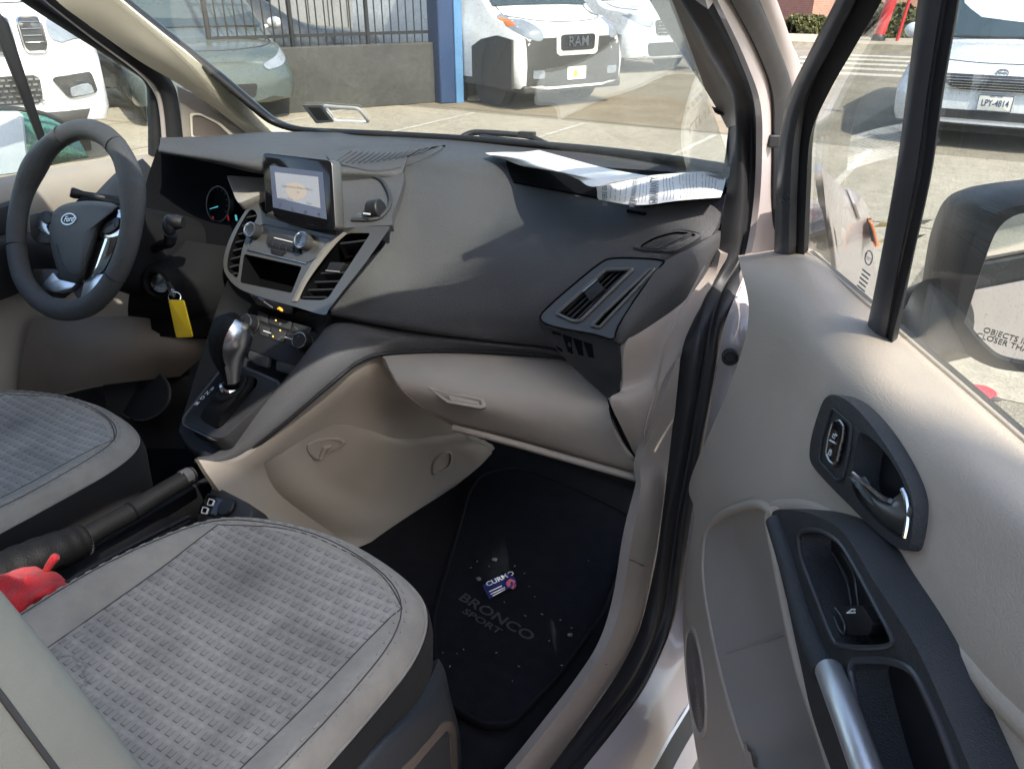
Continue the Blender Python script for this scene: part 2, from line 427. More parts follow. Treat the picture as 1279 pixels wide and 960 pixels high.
# ---- passenger-side dash pad (the body of the dashboard)
pad_px = [
    [(498, 168, 1.120), (570, 172, 1.122), (650, 178, 1.126), (740, 186, 1.132), (830, 195, 1.14), (890, 203, 1.146), (916, 210, 1.148)],
    [(503, 190, 1.115), (568, 197, 1.116), (650, 206, 1.110), (738, 219, 1.108), (822, 231, 1.113), (878, 236, 1.116), (907, 240, 1.118)],
    [(502, 214, 1.090), (562, 228, 1.082), (645, 248, 1.068), (730, 268, 1.064), (800, 277, 1.070), (862, 272, 1.083), (899, 272, 1.088)],
    [(494, 256, 1.043), (548, 290, 1.012), (630, 312, 1.000), (703, 326, 1.000), (770, 322, 1.020), (838, 306, 1.050), (885, 298, 1.06)],
    [(450, 330, .964), (518, 362, .926), (610, 378, .915), (680, 380, .930), (745, 368, .962), (790, 352, .99), (838, 334, 1.015)],
    [(418, 377, .900), (503, 400, .876), (602, 410, .868), (676, 416, .876), (733, 408, .910), (762, 397, .928), (788, 388, .94)],
    [(412, 393, .877), (502, 411, .856), (602, 424, .845), (688, 433, .845), (730, 445, .853), (755, 442, .858), (772, 440, .862)],
]
def gridZ(px): return [[PZ(*p) for p in r] for r in px]
def gridT(px): return [[PT(*p) for p in r] for r in px]
def gridX(px): return [[PX(*p) for p in r] for r in px]
pad_rows = gridZ(pad_px)
pad_rows.append([p + V((0, .03, -.012)) for p in pad_rows[-1]])
gpad = dense(pad_rows, 10, 8)
mb = MB(); mb.grid(gpad, 0, .018)
dashboard = mb.build('dashboard', 'dash_plastic', van, smooth=50)
pad_bvh = bvh_of(mb)
D = dashboard

# ---- driver-side top with the instrument hood
top_px = [
    [(200, 172, 1.115), (262, 170, 1.115), (330, 165, 1.113), (400, 165, 1.115), (450, 167, 1.117), (512, 171, 1.12)],
    [(200, 178, 1.125), (268, 176, 1.135), (335, 174, 1.135), (395, 176, 1.128), (450, 178, 1.122), (512, 183, 1.12)],
    [(198, 187, 1.118), (262, 194, 1.128), (330, 198, 1.126), (395, 197, 1.112), (450, 197, 1.112), (508, 200, 1.108)],
    [(200, 191, 1.108), (262, 203, 1.112), (330, 217, 1.100), (400, 211, 1.105), (450, 212, 1.102), (503, 216, 1.092)],
]
tr = gridZ(top_px)
back = [p + V((0, .05, -.004)) for p in tr[-1][:3]] + [tr[-1][3] + V((0, .0, -.02)), tr[-1][4] + V((0, .0, -.02)), tr[-1][5] + V((0, 0, -.02))]
tr.append(back)
mb = MB(); mb.grid(dense(tr, 8, 6), 0, .012)
top_bvh = bvh_of(mb)
mb.build('instrument_hood', 'dash_plastic', D, smooth=50)
# hollow behind the hood + cluster
mb = MB()
mb.grid(dense(gridT([[(196, 186, 1.72), (260, 196, 1.70), (330, 214, 1.66)], [(180, 240, 1.70), (260, 250, 1.69), (325, 260, 1.64)], [(178, 300, 1.62), (250, 310, 1.60), (318, 310, 1.56)], [(190, 420, 1.60), (260, 420, 1.58), (312, 400, 1.54)]]), 5, 5), 0, .03)
mb.build('instrument_panel', 'black_void', D)  # near-black colour carries the shade under the hood
CL = Plane(PT(270, 255, 1.655), (0.05, -.92, .38))
mb = MB()
for (cx, cy, rx, ry) in ((272, 255, 15, 23),):
    ring_o = CL.L(ell2(cx, cy, rx, ry, 36), .012); ring_i = CL.L(ell2(cx, cy, rx * .9, ry * .92, 36), .012)
    mb.cavity(ring_o, [ring_i], CL.n * -.008, 0, 0, 1, skirt=CL.n * -.012)
mb.build('gauge_ring', ['dark_fine', 'black_void'], D)
mb = MB()
for k in range(11):
    a = R(-30 + 24 * k); c, s_ = math.cos(a), math.sin(a)
    mb.tube([CL(272 + 12.6 * c, 255 - 19.5 * s_, .0075), CL(272 + 11 * c, 255 - 17 * s_, .0075)], .0008, 6)
mb.build('dial_ticks', 'ink_soft', D)
mb = MB(); mb.tube([CL(272, 258, .009), CL(262, 261, .009)], [.0012, .0006], 6); mb.build('needle', 'needle_cyan', D)
mb = MB(); mb.box(CL(295, 272, .006), .002, .001, .006); mb.build('fuel_mark', 'needle_cyan', D)
for q in ((266, 272, .002, .003), (285, 272, .0015, .006)):
    mb = MB(); mb.box(CL(q[0], q[1], .009), q[2], .001, q[3]); mb.build('warning_lamp', 'led_red', D)
# silver wedge beside the cluster
WD = Plane(PT(308, 236, 1.52), (.1, -.55, .8))
mb = MB(); mb.prism(WD.L(rnd2([(283, 219), (331, 222), (331, 240), (298, 254), (294, 248)], 3)), WD.n * -.02); mb.build('trim_wedge', 'accent_silver', D, bev=.002)

# ---- stack shroud: area between hood, screen and pad, with the thumb wheel
sh_px = [
    [(415, 208, 1.52), (445, 210, 1.53), (478, 213, 1.53), (503, 213, 1.505)],
    [(415, 218, 1.50), (447, 219, 1.50), (480, 224, 1.49), (504, 226, 1.48)],
    [(420, 232, 1.475), (447, 234, 1.475), (478, 243, 1.455), (497, 250, 1.435)],
    [(420, 262, 1.435), (447, 265, 1.425), (475, 266, 1.415), (490, 268, 1.405)],
    [(418, 285, 1.395), (440, 284, 1.395), (468, 282, 1.39), (490, 281, 1.385)],
]
mb = MB(); mb.grid(dense(gridT(sh_px), 6, 6), 0, .015); sh_bvh = bvh_of(mb); mb.build('stack_shroud', 'dash_plastic', D, smooth=50)
# seam line between shroud and pad
mb = MB(); mb.tube(spline([on(pad_bvh, x, y, .001) for x, y in [(556, 183), (520, 190), (503, 206), (502, 224), (497, 246), (488, 266), (474, 285), (448, 325), (420, 368), (413, 390)]], 5), .0022, 8); mb.build('seam', 'black_void', D)
# shroud lip (recess outline)
mb = MB(); mb.tube(spline([on(sh_bvh, x, y, .003, 1.45) for x, y in [(424, 214), (450, 219), (472, 224), (482, 234), (488, 250), (484, 264), (470, 275), (440, 276)]], 5), .004, 8); mb.build('shroud_rim', 'dash_dark', D)
KW = PT(466, 262, 1.405)
mb = MB(); mb.lathe(KW + V((-.010, .002, -.004)), V((.9, .15, .25)), [(0.0, 0), (.016, 0), (.018, .002), (.018, .024), (.016, .026), (0, .026)], 40)
for k in range(36):
    a = k * math.pi / 18
mb.build('thumb_wheel', 'dark_fine', D)
mb = MB(); mb.box(PT(458, 267, 1.385), V((.007, .001, .0)), V((0, .001, 0)), V((0, 0, .0012))); mb.build('wheel_marker', 'white_mark', D)
mb = MB(); mb.text('OFF', PT(449, 268, 1.405), V((1, 0, 0)), V((0, .5, .8)), .006, thick=.002); mb.build('dial_mark', 'ink_soft', D)

# speaker grille on top
mb = MB()
go = [(410, 193), (440, 185), (500, 180), (545, 183), (552, 187), (530, 199), (500, 210), (470, 214), (440, 210), (415, 203)]
def on2(x, y, off): 
    p = on(top_bvh, x, y, off, 0)
    q = on(pad_bvh, x, y, off, 0)
    a = (p - CAM).length; b = (q - CAM).length
    if a < .05: return q
    if b < .05: return p
    return p if a < b else q
outer = [on2(x, y, .003) for x, y in sp2(go, 4)]
mb.prism(outer, V((0, 0, -.004)), 0)
mb.build('speaker_grille', 'dash_plastic', D)
mb = MB()
for k in range(15):
    t = k / 14
    x0, y0 = 425 + 105 * t, 206 - 13 * t + 4 * math.sin(t * 3)
    pts = [on2(x0 + (-8 + 22 * s) * (1 - .4 * t), y0 - (0 + 15 * s) * (1 - .55 * t), .0045) for s in (0, .35, .7, 1)]
    mb.tube(spline(pts, 3), .0013, 6)
mb.build('grille_ribs', 'dash_plastic', D)

# ---- display
SCR = Plane(PT(376, 238, 1.40), (0.02, -.96, .28))
so = rnd2([(327, 190), (414, 200), (419, 288), (331, 268)], 7, 5)
mb = MB(); mb.prism(SCR.L(so), SCR.n * -.022 + V((.004, 0, 0)), 0, 1); display = mb.build('display', ['black_gloss', 'stack_silver'], van, bev=.0025)
mb = MB(); mb.prism(SCR.L([(337, 207), (403, 215), (408, 274), (341, 259)], .0008), SCR.n * -.002); mb.build('screen', 'screen_blue', display)
mb = MB(); mb.prism(SCR.L([(343, 215), (397, 221), (400, 260), (346, 247)], .0016), SCR.n * -.001); mb.build('message_card', 'screen_card', display)
mb = MB(); mb.prism(SCR.L(sp2([(357, 232), (366, 228), (377, 231), (383, 240), (379, 247), (368, 250), (359, 243)], 3), .0021), SCR.n * -.0006); mb.build('message_picture', 'screen_glow', display)
mb = MB()
xd = (SCR(397, 221) - SCR(343, 215)).normalized(); yd = (SCR(343, 215) - SCR(346, 247)).normalized()
mb.text('Enable Driver to Phone or Battery', SCR(371, 234.5, .0030), xd, yd, .0052, 0, 0)
mb.build('screen_text', 'screen_ink', display, smooth=0); mb = MB()
mb.text('on', SCR(372, 240, .0030), xd, yd, .005, 0, 0)
mb.build('screen_text', 'screen_ink', display, smooth=0); mb = MB()
mb.text('Connect Phone', SCR(358, 248.5, .0030), xd, yd, .0050, 0, 0)
mb.build('screen_text', 'screen_ink', display, smooth=0); mb = MB()
mb.text('Close', SCR(386, 254, .0030), xd, yd, .0050, 0, 0)
mb.build('screen_text', 'screen_ink', display, smooth=0)
mb = MB()
for k, (x, y) in enumerate([(349, 258), (365, 261), (381, 265), (398, 269)]):
    c = SCR(x, y, .0022); mb = MB()
    if k == 0: mb.tube([c + xd * .001, c + xd * .001 + yd * .005, c + xd * .004 + yd * .006], .0006, 6); mb.ell(c, xd * .0016, yd * .0012, SCR.n * .0005, 8, 5)
    elif k == 1: mb.tube([c + xd * -.003 + yd * .003, c + xd * -.001 - yd * .001, c + xd * .003 - yd * .003], .0008, 6)
    elif k == 2:
        for a in (-1, 1):
            for b in (-1, 1): mb.box(c + xd * a * .0016 + yd * b * .0016, xd * .0011, yd * .0011, SCR.n * .0003)
    else: mb.lathe(c + yd * .002, SCR.n, [(.0022, 0), (.0022, .0005), (.0012, .0005)], 10); mb.tube([c + yd * -.0005, c - yd * .004 + xd * .001], .0006, 6)
    mb.build('screen_icon', 'ink', display)

# screen pedestal
mb = MB(); mb.grid(dense(gridT([[(345, 262, 1.44), (385, 270, 1.43), (425, 275, 1.42)], [(335, 266, 1.44), (380, 277, 1.435), (428, 283, 1.425)], [(330, 270, 1.445), (378, 284, 1.44), (425, 290, 1.43)]]), 4, 4), 0, .02); mb.build('display_base', 'dash_dark', D)

# ---- centre stack face
STK = Plane((.05, 1.0, .985), (0, -.85, .53))
outer = sp2([(318, 250), (331, 268), (372, 283), (420, 294), (440, 284), (468, 283), (486, 283), (481, 293), (455, 330), (427, 365), (411, 386), (404, 393), (372, 384), (330, 372), (300, 361), (284, 346), (279, 330), (283, 308), (296, 280)], 4)
hl = sp2([(313, 262), (321, 271), (309, 292), (301, 318), (297, 345), (290, 343), (284, 334), (287, 312), (299, 283)], 4)
hr = rnd2([(428, 295), (437, 291), (463, 291), (410, 372), (402, 375), (374, 374), (380, 350), (395, 328)], 4)
hs = rnd2([(305, 317), (377, 333), (364, 366), (300, 353)], 3)
mb = MB(); mb.cavity(STK.L(outer), [STK.L(hl), STK.L(hr), STK.L(hs)], STK.n * -.05, 0, 1, 1, skirt=ray(440, 330) * .035)
mb.build('stack_face', ['stack_silver', 'black_void'], D)
mb = MB()
# left vent slats
for k in range(8):
    t = k / 7
    x0, y0 = 309 - 21 * t - 4 * math.sin(t * 3), 268 + 72 * t
    a, b = STK(x0 - 2, y0 + 3, -.004), STK(x0 + 11 - 3 * t, y0 - 3 + 3, -.004)
    mb.prism([a, b, b + STK.n * -.028 + V((0, 0, -.004)), a + STK.n * -.028 + V((0, 0, -.004))], V((0, -.001, -.0028)))
mb.build('air_vent', 'dash_dark', D)
mb = MB()
for k, (xa, ya, xb, yb) in enumerate([(425, 303, 457, 299), (401, 340, 432, 339), (393, 351, 425, 350), (385, 361, 417, 360), (377, 370, 408, 370)]):
    a, b = STK(xa, ya, -.006), STK(xb, yb, -.006)
    mb.prism([a, b, b + STK.n * -.03 + V((0, 0, -.012)), a + STK.n * -.03 + V((0, 0, -.012))], V((0, -.001, -.003)))
mb.tube(spline([STK(x, y, -.03) for x, y in [(428, 303), (421, 312), (418, 322), (408, 330), (404, 338)]], 3), .002, 6)
av = mb.build('air_vent', 'dash_dark', D)
mb = MB(); mb.prism(STK.L(rnd2([(412, 327), (430, 328), (424, 339), (407, 338)], 2), -.001), STK.n * -.016); mb.build('vent_tab', 'dark_fine', D, bev=.001)
mb = MB(); mb.tube([STK(407, 338, .001), STK(424, 339.5, .001)], .0012, 6); mb.build('tab_edge', 'accent_silver', D)
# pale accents down the right vent and above the slot
mb = MB()
g = [[STK(x, y, o) for x, y, o in r] for r in [[(424, 291, .001), (429, 290, .004), (433, 292, .001)], [(411, 301, .001), (416, 302, .004), (420, 304, .001)], [(394, 322, .001), (399, 323, .004), (403, 325, .001)], [(377, 350, .001), (381, 351, .004), (384, 352, .001)], [(364, 376, .001), (368, 376, .004), (372, 376, .001)]]]
mb.grid(dense(g, 4, 5), 0, .004); mb.build('vent_trim', 'vent_taupe', D)
mb = MB(); mb.tube([STK(309, 312, .002), STK(345, 320, .002), STK(383, 329, .002)], .0015, 8); mb.build('slot_trim', 'satin_chrome', D)
for (x, y, r, hh) in ((320, 290, .0155, .017), (384, 303, .0165, .018)):
    mb = MB(); o = STK(x, y, 0); mb.lathe(o, STK.n, [(0, 0), (r, 0), (r, hh * .75), (r * .95, hh)], 32, 0)
    mb.lathe(o + STK.n * hh, STK.n, [(r * .95, 0), (r * .95, .0015), (r * .84, .002), (r * .80, .0005)], 32, 1)
    mb.lathe(o + STK.n * hh, STK.n, [(r * .80, .0005), (r * .3, .0003), (0, .0003)], 32, 2)
    kb = mb.build('radio_knob', ['stack_silver' if x > 350 else 'dash_dark', 'satin_chrome', 'dash_dark'], D)
mb = MB(); mb.tube(STK.L(rnd2([(327, 279), (417, 299), (403, 318), (384, 328), (309, 311), (314, 297)], 5), .001), .0012, 6, closed=True); mb.build('panel_outline', 'stack_silver', D)
# radio button strip
mb = MB(); mb.prism(STK.L(rnd2([(334, 290), (350, 292), (366, 298), (380, 300), (376, 312), (363, 312), (351, 308), (332, 304)], 2), .003), STK.n * -.004); mb.build('radio_panel', 'dash_dark', D, bev=.0008)
mb = MB()
for (xa, xb) in ((335, 341.5), (342.5, 350), (351, 358.5), (359.5, 367), (368, 374)):
    f = lambda x: 300.5 + (x - 335) * .235
    mb.prism(STK.L([(xa, f(xa)), (xb, f(xb)), (xb - .8, f(xb) + 6.5), (xa - .8, f(xa) + 6.5)], .0045), STK.n * -.002)
mb.prism(STK.L(rnd2([(337.5, 309), (357, 314), (351, 320), (339, 317)], 2), .003), STK.n * -.003)
mb.build('radio_buttons', 'dark_fine', D, bev=.0006)
mb = MB(); mb.tube([STK(342.5, 297, .0045), STK(365, 302.5, .0045)], .0011, 6); mb.build('button_line', 'white_mark', D)
# lower edge of the pod and warning strip
WS = Plane(PT(340, 380, 1.455), (0.1, -.9, .42))
mb = MB(); mb.prism(WS.L(rnd2([(311, 367), (366, 383), (360, 392), (320, 380)], 2)), WS.n * -.02); mb.build('warning_strip', 'black_gloss', D, bev=.001)
mb = MB(); mb.box(WS(335, 380.5, .001), V((.011, 0, -.0035)), V((0, .0005, 0)), V((0, 0, .0012)))
mb.build('strip_mark', 'ink_soft', D)
mb = MB(); c = WS(350, 387, .001)
mb.tube([c + V((-.006, 0, .001)), c + V((-.002, 0, .003)), c + V((.003, 0, .001)), c + V((.006, 0, -.001))], [.0016, .0026, .0028, .0012], 8); mb.build('warning_icon', 'icon_orange', D)

# ---- climate panel and console surround
sur = [
    [(284, 350, 1.53), (320, 372, 1.50), (370, 388, 1.455), (412, 392, 1.42)],
    [(276, 372, 1.545), (318, 398, 1.53), (370, 412, 1.50), (404, 412, 1.44)],
    [(264, 405, 1.55), (312, 430, 1.535), (358, 448, 1.52), (384, 440, 1.46)],
    [(250, 450, 1.53), (300, 478, 1.52), (345, 488, 1.49), (360, 472, 1.445)],
    [(236, 495, 1.50), (270, 520, 1.485), (312, 528, 1.455), (328, 505, 1.43)],
    [(226, 528, 1.475), (246, 552, 1.455), (284, 558, 1.43), (303, 536, 1.415)],
    [(223, 542, 1.47), (240, 566, 1.45), (270, 572, 1.43), (292, 556, 1.41)],
    [(226, 548, 1.49), (243, 573, 1.475), (270, 580, 1.455), (292, 566, 1.43)],
]
mb = MB(); mb.grid(dense(gridT(sur), 6, 6), 0, .012); sur_bvh = bvh_of(mb); console = mb.build('centre_console', 'dark_fine', van, smooth=55)
CLM = Plane(PT(352, 425, 1.478), (0.12, -.80, .58))
mb = MB(); mb.prism(CLM.L(rnd2([(309, 391), (405, 418), (398, 436), (377, 463), (305, 434)], 4), .002), CLM.n * -.012); mb.build('climate_panel', 'dark_fine', console, bev=.0015)
mb = MB()
for q in ([(322, 388), (335, 393), (334, 404), (321, 399)], [(337, 394), (364, 402), (362, 412), (336, 404)], [(366, 403), (389, 409), (385, 419), (364, 413)],
          [(322, 404), (337, 409), (335, 421), (325, 418)], [(339, 409), (357, 414), (354, 428), (337, 422)], [(359, 415), (372, 418), (368, 433), (356, 429)]):
    mb.prism(CLM.L(rnd2(q, 1.2, 3), .0045), CLM.n * -.004)
mb.build('climate_buttons', 'dash_dark', console, bev=.0006)
for q in ((329, 413, 338, 416), (356, 421, 366, 424)):
    mb = MB(); mb.tube([CLM(q[0], q[1], .0055), CLM(q[2], q[3], .0055)], .0011, 6); mb.build('button_line', 'white_mark', console)
mb = MB()
for x, y in ((344.5, 400), (350, 412.5), (341, 420)): mb.box(CLM(x, y, .0052), .0013, .0006, .0013)
mb.build('indicator_lamp', 'led_amber', console)
mb = MB(); mb.lathe(CLM(350, 404.5, .005), CLM.n, [(.0026, 0), (.0026, .0004), (.0018, .0004), (.0018, 0)], 12); mb.build('button_symbol', 'ink_soft', console)
mb = MB(); mb.box(CLM(370, 410, .005), V((.004, 0, -.001)), V((0, .0004, 0)), V((0, 0, .0009))); mb.build('button_symbol', 'ink_soft', console)
mb = MB(); mb.tube([CLM(347, 424, .005), CLM(352, 421, .005), CLM(356, 423, .005)], .0006, 6); mb.build('button_symbol', 'ink_soft', console)

for (x, y, r, a0) in ((315, 405, .0165, 0), (382, 428, .0165, 1)):
    mb = MB(); o = CLM(x, y, .002); mb.lathe(o, CLM.n, [(r * 1.15, 0), (r * 1.12, .003), (r, .004), (r * .95, .02), (r * .85, .023), (0, .023)], 32, 0)
    kb = mb.build('climate_knob', 'dark_fine', console)
    mb = MB(); mb.lathe(o + CLM.n * .0215, CLM.n, [(r * .93, 0), (r * .93, .002), (r * .84, .0025), (r * .84, .001)], 32); mb.tube([o + CLM.n * .0242 + V((0, 0, .004)), o + CLM.n * .0242 + V((.004, 0, .012))], .001, 6); mb.build('knob_ring', 'satin_chrome', console)
mb = MB()
for q in ([(311, 437), (336, 446), (334, 460), (318, 455), (309, 446)], [(345, 450), (372, 458), (366, 466), (362, 468), (344, 462)]):
    mb.prism(CLM.L(rnd2(q, 3, 4), .006), CLM.n * -.012)
mb.build('heater_buttons', 'dash_dark', console, bev=.002)

# raised band that runs from the shifter up under the dash lip
bo = [(252, 581, 1.405), (290, 577, 1.385), (350, 532, 1.375), (418, 474, 1.385), (446, 452, 1.41), (480, 441, 1.435), (560, 438, 1.435), (640, 440, 1.415), (700, 446, 1.39), (735, 460, 1.385)]
bi = [(246, 571, 1.42), (276, 562, 1.400), (322, 514, 1.40), (368, 462, 1.405), (398, 424, 1.415), (424, 404, 1.425), (500, 410, 1.44), (602, 423, 1.425), (680, 430, 1.41), (720, 436, 1.40)]
bm_ = [((a[0] + b[0]) / 2 - 2, (a[1] + b[1]) / 2 - 1, (a[2] + b[2]) / 2 - .014) for a, b in zip(bo, bi)]
under = [(x - 4, y + 2, t + .03) for x, y, t in bi]
mb = MB(); mb.grid(dense(gridT([bo, [(x - 1, y - 3, t - .006) for x, y, t in bo], bm_, bi, under]), 8, 4), 0, .008); mb.build('console_band', 'dash_plastic', console, smooth=60)
mb = MB(); mb.tube(spline(LT([(x + 1, y + 1, t - .001) for x, y, t in bo]), 6), .0035, 8); mb.build('band_shadow_gap', 'dark_fine', console)

# gear selector
GR = Plane((.02, .84, .722), (-.05, -.42, 1))
gb_o = rnd2([(281, 458), (292, 455), (345, 478), (347, 484), (280, 546), (268, 547), (232, 530), (231, 522)], 6)
gb_i = rnd2([(308, 467), (322, 474), (320, 482), (278, 532), (270, 536), (258, 527), (258, 519)], 5)
gb_m = rnd2([(281, 458), (292, 455), (345, 478), (347, 484), (280, 546), (268, 547), (232, 530), (231, 522)], 6)
mb = MB(); mb.cavity(GR.L(gb_o, .030), [GR.L(gb_i, .030)], GR.n * -.03, 0, 1, 1, skirt=GR.n * -.035)
shifter = mb.build('gear_selector', ['dark_fine', 'black_void'], van, bev=.002)
mb = MB(); mb.tube([p for p in GR.L(shrink2(gb_o, 1.03), .022)], .004, 8, closed=True); mb.build('bezel_rim', 'rubber_satin', shifter)
mb = MB()
gx = (GR(262, 488) - GR(246, 506)).normalized(); gy = GR.n.cross(gx).normalized()
for ch, x, y in (('R', 265, 486), ('N', 259, 491), ('D', 253, 497), ('M', 246, 504)):
    mb.text(ch, GR(x, y, .0325), -gy if gy.x < 0 else gy, gx, .0125, bold=.015)
mb.build('gear_letters', 'white_mark', shifter, smooth=0)
# boot: rings from the slot up to the collar
mb = MB(); rings = []
base = sp2([(308, 470), (318, 478), (300, 505), (276, 531), (262, 531), (250, 520), (262, 508), (284, 486)], 4)
n = len(base); k0 = 0
c1 = PT(287, 483, 1.40); axk = (PT(293, 452, 1.365) - c1).normalized()
for i, t in enumerate([0, .15, .3, .45, .6, .75, .88, 1]):
    ring = []
    for k in range(n):
        b = GR(*base[k], .028 + .002)
        ang = 2 * math.pi * k / n
        bb = V(base[k]) - V((283, 502)); an = math.atan2(bb.y, bb.x)
        tip = c1 + (_r * math.cos(an) + axk.cross(_r).normalized() * -math.sin(an)) * .0165
        e = t ** .8
        p = b.lerp(tip, e); p += axk * (.022 * math.sin(math.pi * t) * .5)
        w = .0035 * math.sin(t * 17 + an * 2) * math.sin(math.pi * min(1, t * 1.1))
        p += (p - c1.lerp(GR(283, 502, .03), 1 - t)).normalized() * w
        ring.append(p)
    rings.append(ring)
dr = []
for j in range(n): dr.append(spline([r[j] for r in rings], 3))
rings = [[dr[j][i] for j in range(n)] for i in range(len(dr[0]))]
mb.loft(rings, 0, False, True); mb.build('shift_boot', 'leather', shifter, smooth=80)
mb = MB(); mb.lathe(c1 - axk * .004, axk, [(.016, 0), (.0185, .001), (.0185, .006), (.015, .009)], 24); mb.build('boot_collar', 'chrome', shifter)
kn = [(289, 478, 1.398, .013), (288, 468, 1.39, .0155), (286, 452, 1.38, .024), (285, 438, 1.372, .031), (287, 424, 1.366, .0355), (290, 411, 1.362, .0345), (293, 401, 1.36, .0275), (295, 396, 1.36, .014), (298, 393, 1.36, .002)]
pth = spline([PT(a, b, c) for a, b, c, d in kn], 5); rad = [q.x for q in spline([V((d, 0, 0)) for *_, d in kn], 5)]
mb = MB(); mb.tube(pth, [max(r, .001) for r in rad], 24, flat=1.1, up=_r); mb.build('shift_knob', 'leather', shifter, smooth=80)
# bright side blade of the knob, hugging its right flank
mb = MB(); g = []
for i in range(len(pth)):
    t = i / (len(pth) - 1)
    if t < .04 or t > .88: continue
    tan = (pth[min(i + 1, len(pth) - 1)] - pth[i - 1]).normalized()
    x = (_r - tan * _r.dot(tan)).normalized(); y = tan.cross(x)
    hw = .55 + .55 * math.sin(math.pi * (t - .04) / .84) if t > .25 else 1.35 - t
    row = []
    for k in range(9):
        a = R(-38) + (-.5 + k / 8) * hw * 1.5
        row.append(pth[i] + (x * math.cos(a) - y * 1.1 * math.sin(-a)) * (rad[i] + .0016))
    g.append(row)
mb.grid(g, 0, .002); mb.build('knob_blade', 'satin_chrome', shifter, smooth=80)
# ---- steering wheel
WC = PT(97, 279, 1.45); tl = R(27)
WX = V((math.cos(R(3)), -math.sin(R(3)), 0)); WU = V((WX.y * 0, math.sin(tl), math.cos(tl))); WN = WX.cross(WU) * 1.0
WN = V((0, -math.cos(tl), math.sin(tl)))
WU = WN.cross(WX).normalized(); WX = WU.cross(WN).normalized()
def W(a, b, c=0): return WC + WX * a + WU * b + WN * c
mb = MB(); N = 72; path = []; rr = []
for k in range(N):
    a = 2 * math.pi * k / N
    deg = math.degrees(a) % 360
    R0 = .1735
    y = math.sin(a) * R0
    if y < -.13: y = -.13 - (-.13 - y) * .82
    path.append(W(math.cos(a) * R0, y, .012))
    g = .0172
    for c in (30, 152): g += .0045 * math.exp(-((deg - c) / 15) ** 2)
    rr.append(g)
mb.tube(path, rr, 18, closed=True, flat=1.12, up=WN)
wheel = mb.build('steering_wheel', 'wheel_rubber', van, smooth=80)
# seams on the rim
for deg in (62, 118, 205, 335):
    mb = MB()
    a = R(deg); c = W(math.cos(a) * .1735, math.sin(a) * .1735, .012); tx = (WX * -math.sin(a) + WU * math.cos(a))
    rad_ = WX * math.cos(a) + WU * math.sin(a)
    mb.tube([c + (rad_ * math.cos(t) + WN * math.sin(t)) * .0182 for t in [2 * math.pi * k / 24 for k in range(24)]], .0012, 6, closed=True)
    mb.build('rim_seam', 'dark_fine', wheel)
# hub: laid out on a plane a little below the rim
HP = Plane(W(0, 0, -.014), WN)
ac = sp2([(60.6, 273), (67, 264), (78, 256), (95, 252), (116, 251), (138, 253.5), (147, 258), (142, 265), (132, 274), (125, 288), (118, 310), (110, 333), (105, 349), (97, 355), (83, 352), (74, 344), (67, 322), (62, 299)], 3)
mb = MB(); loops = []
for k, c in ((1.0, -.02), (1.0, .004), (.965, .012), (.88, .020), (.7, .026), (.4, .030), (.02, .031)): loops.append(HP.L(shrink2(ac, k), c))
mb.loft(loops, 0, True, True); mb.build('airbag_cover', 'wheel_hub', wheel, smooth=60)
mb = MB()
g_ = HP.L(sp2([(72, 300), (78, 325), (84, 338), (98, 343), (105, 338), (112, 318), (121, 290)], 3, False) if False else [(70, 305), (75, 326), (84, 338), (97, 342), (104, 337), (111, 318), (119, 292)], .0245)
mb.tube(spline(g_, 5), .0012, 6); mb.build('cover_crease', 'dash_dark', wheel)
for q in ([(36, 268), (62, 262), (64, 304), (46, 304), (38, 296)], [(124, 258), (158, 256), (160, 300), (126, 304)], [(40, 336), (70, 336), (88, 352), (112, 352), (126, 336), (140, 345), (112, 376), (96, 373), (90, 362), (78, 362), (66, 372), (48, 362)]):
    mb = MB(); mb.prism(HP.L(rnd2(q, 4), .0), WN * -.022); mb.build('spoke', 'wheel_hub', wheel, bev=.004)
for q, m, o in (([(44, 278), (54, 266), (62, 268), (58, 282), (62, 294), (50, 288)], 'satin_chrome', .010), ([(127, 277), (138, 268), (150, 261), (152, 282), (147, 296), (126, 298), (124, 286)], 'satin_chrome', .014)):
    mb = MB(); mb.prism(HP.L(sp2(q, 3), o), WN * -.02); mb.build('spoke_bezel', m, wheel, bev=.003)
for q, o in (([(51, 266), (59, 263), (64, 270), (62, 279), (53, 278)], .016), ([(128, 283), (136, 275), (147, 271), (149, 280), (141, 289), (130, 293)], .019)):
    mb = MB(); mb.prism(HP.L(sp2(q, 3), o), WN * -.012); mb.build('spoke_buttons', 'dark_fine', wheel, bev=.002)
mb = MB(); mb.tube(HP.L([(134, 282), (141, 277), (143, 283)], .020), .0007, 6); mb.build('button_symbol', 'ink_soft', wheel)
g = [[HP(118, 303, .004), HP(132, 298, .016), HP(147, 296, .006)], [HP(113, 318, .004), HP(126, 314, .015), HP(140, 316, .005)], [HP(108, 335, .004), HP(119, 332, .013), HP(130, 336, .005)], [HP(105, 350, .004), HP(113, 346, .011), HP(121, 344, .005)]]
mb = MB(); mb.grid(dense(g, 5, 5), 0, .008); mb.build('spoke_blade', 'chrome', wheel, smooth=60)
for q in ([(105, 351), (119, 343), (132, 342), (120, 363), (100, 374)], [(50, 358), (66, 340), (73, 349), (95, 354), (88, 361), (69, 365), (54, 362)]):
    mb = MB(); mb.prism(HP.L(rnd2(q, 2), .010), WN * -.014); mb.build('lower_blade', 'satin_chrome', wheel, bev=.003)
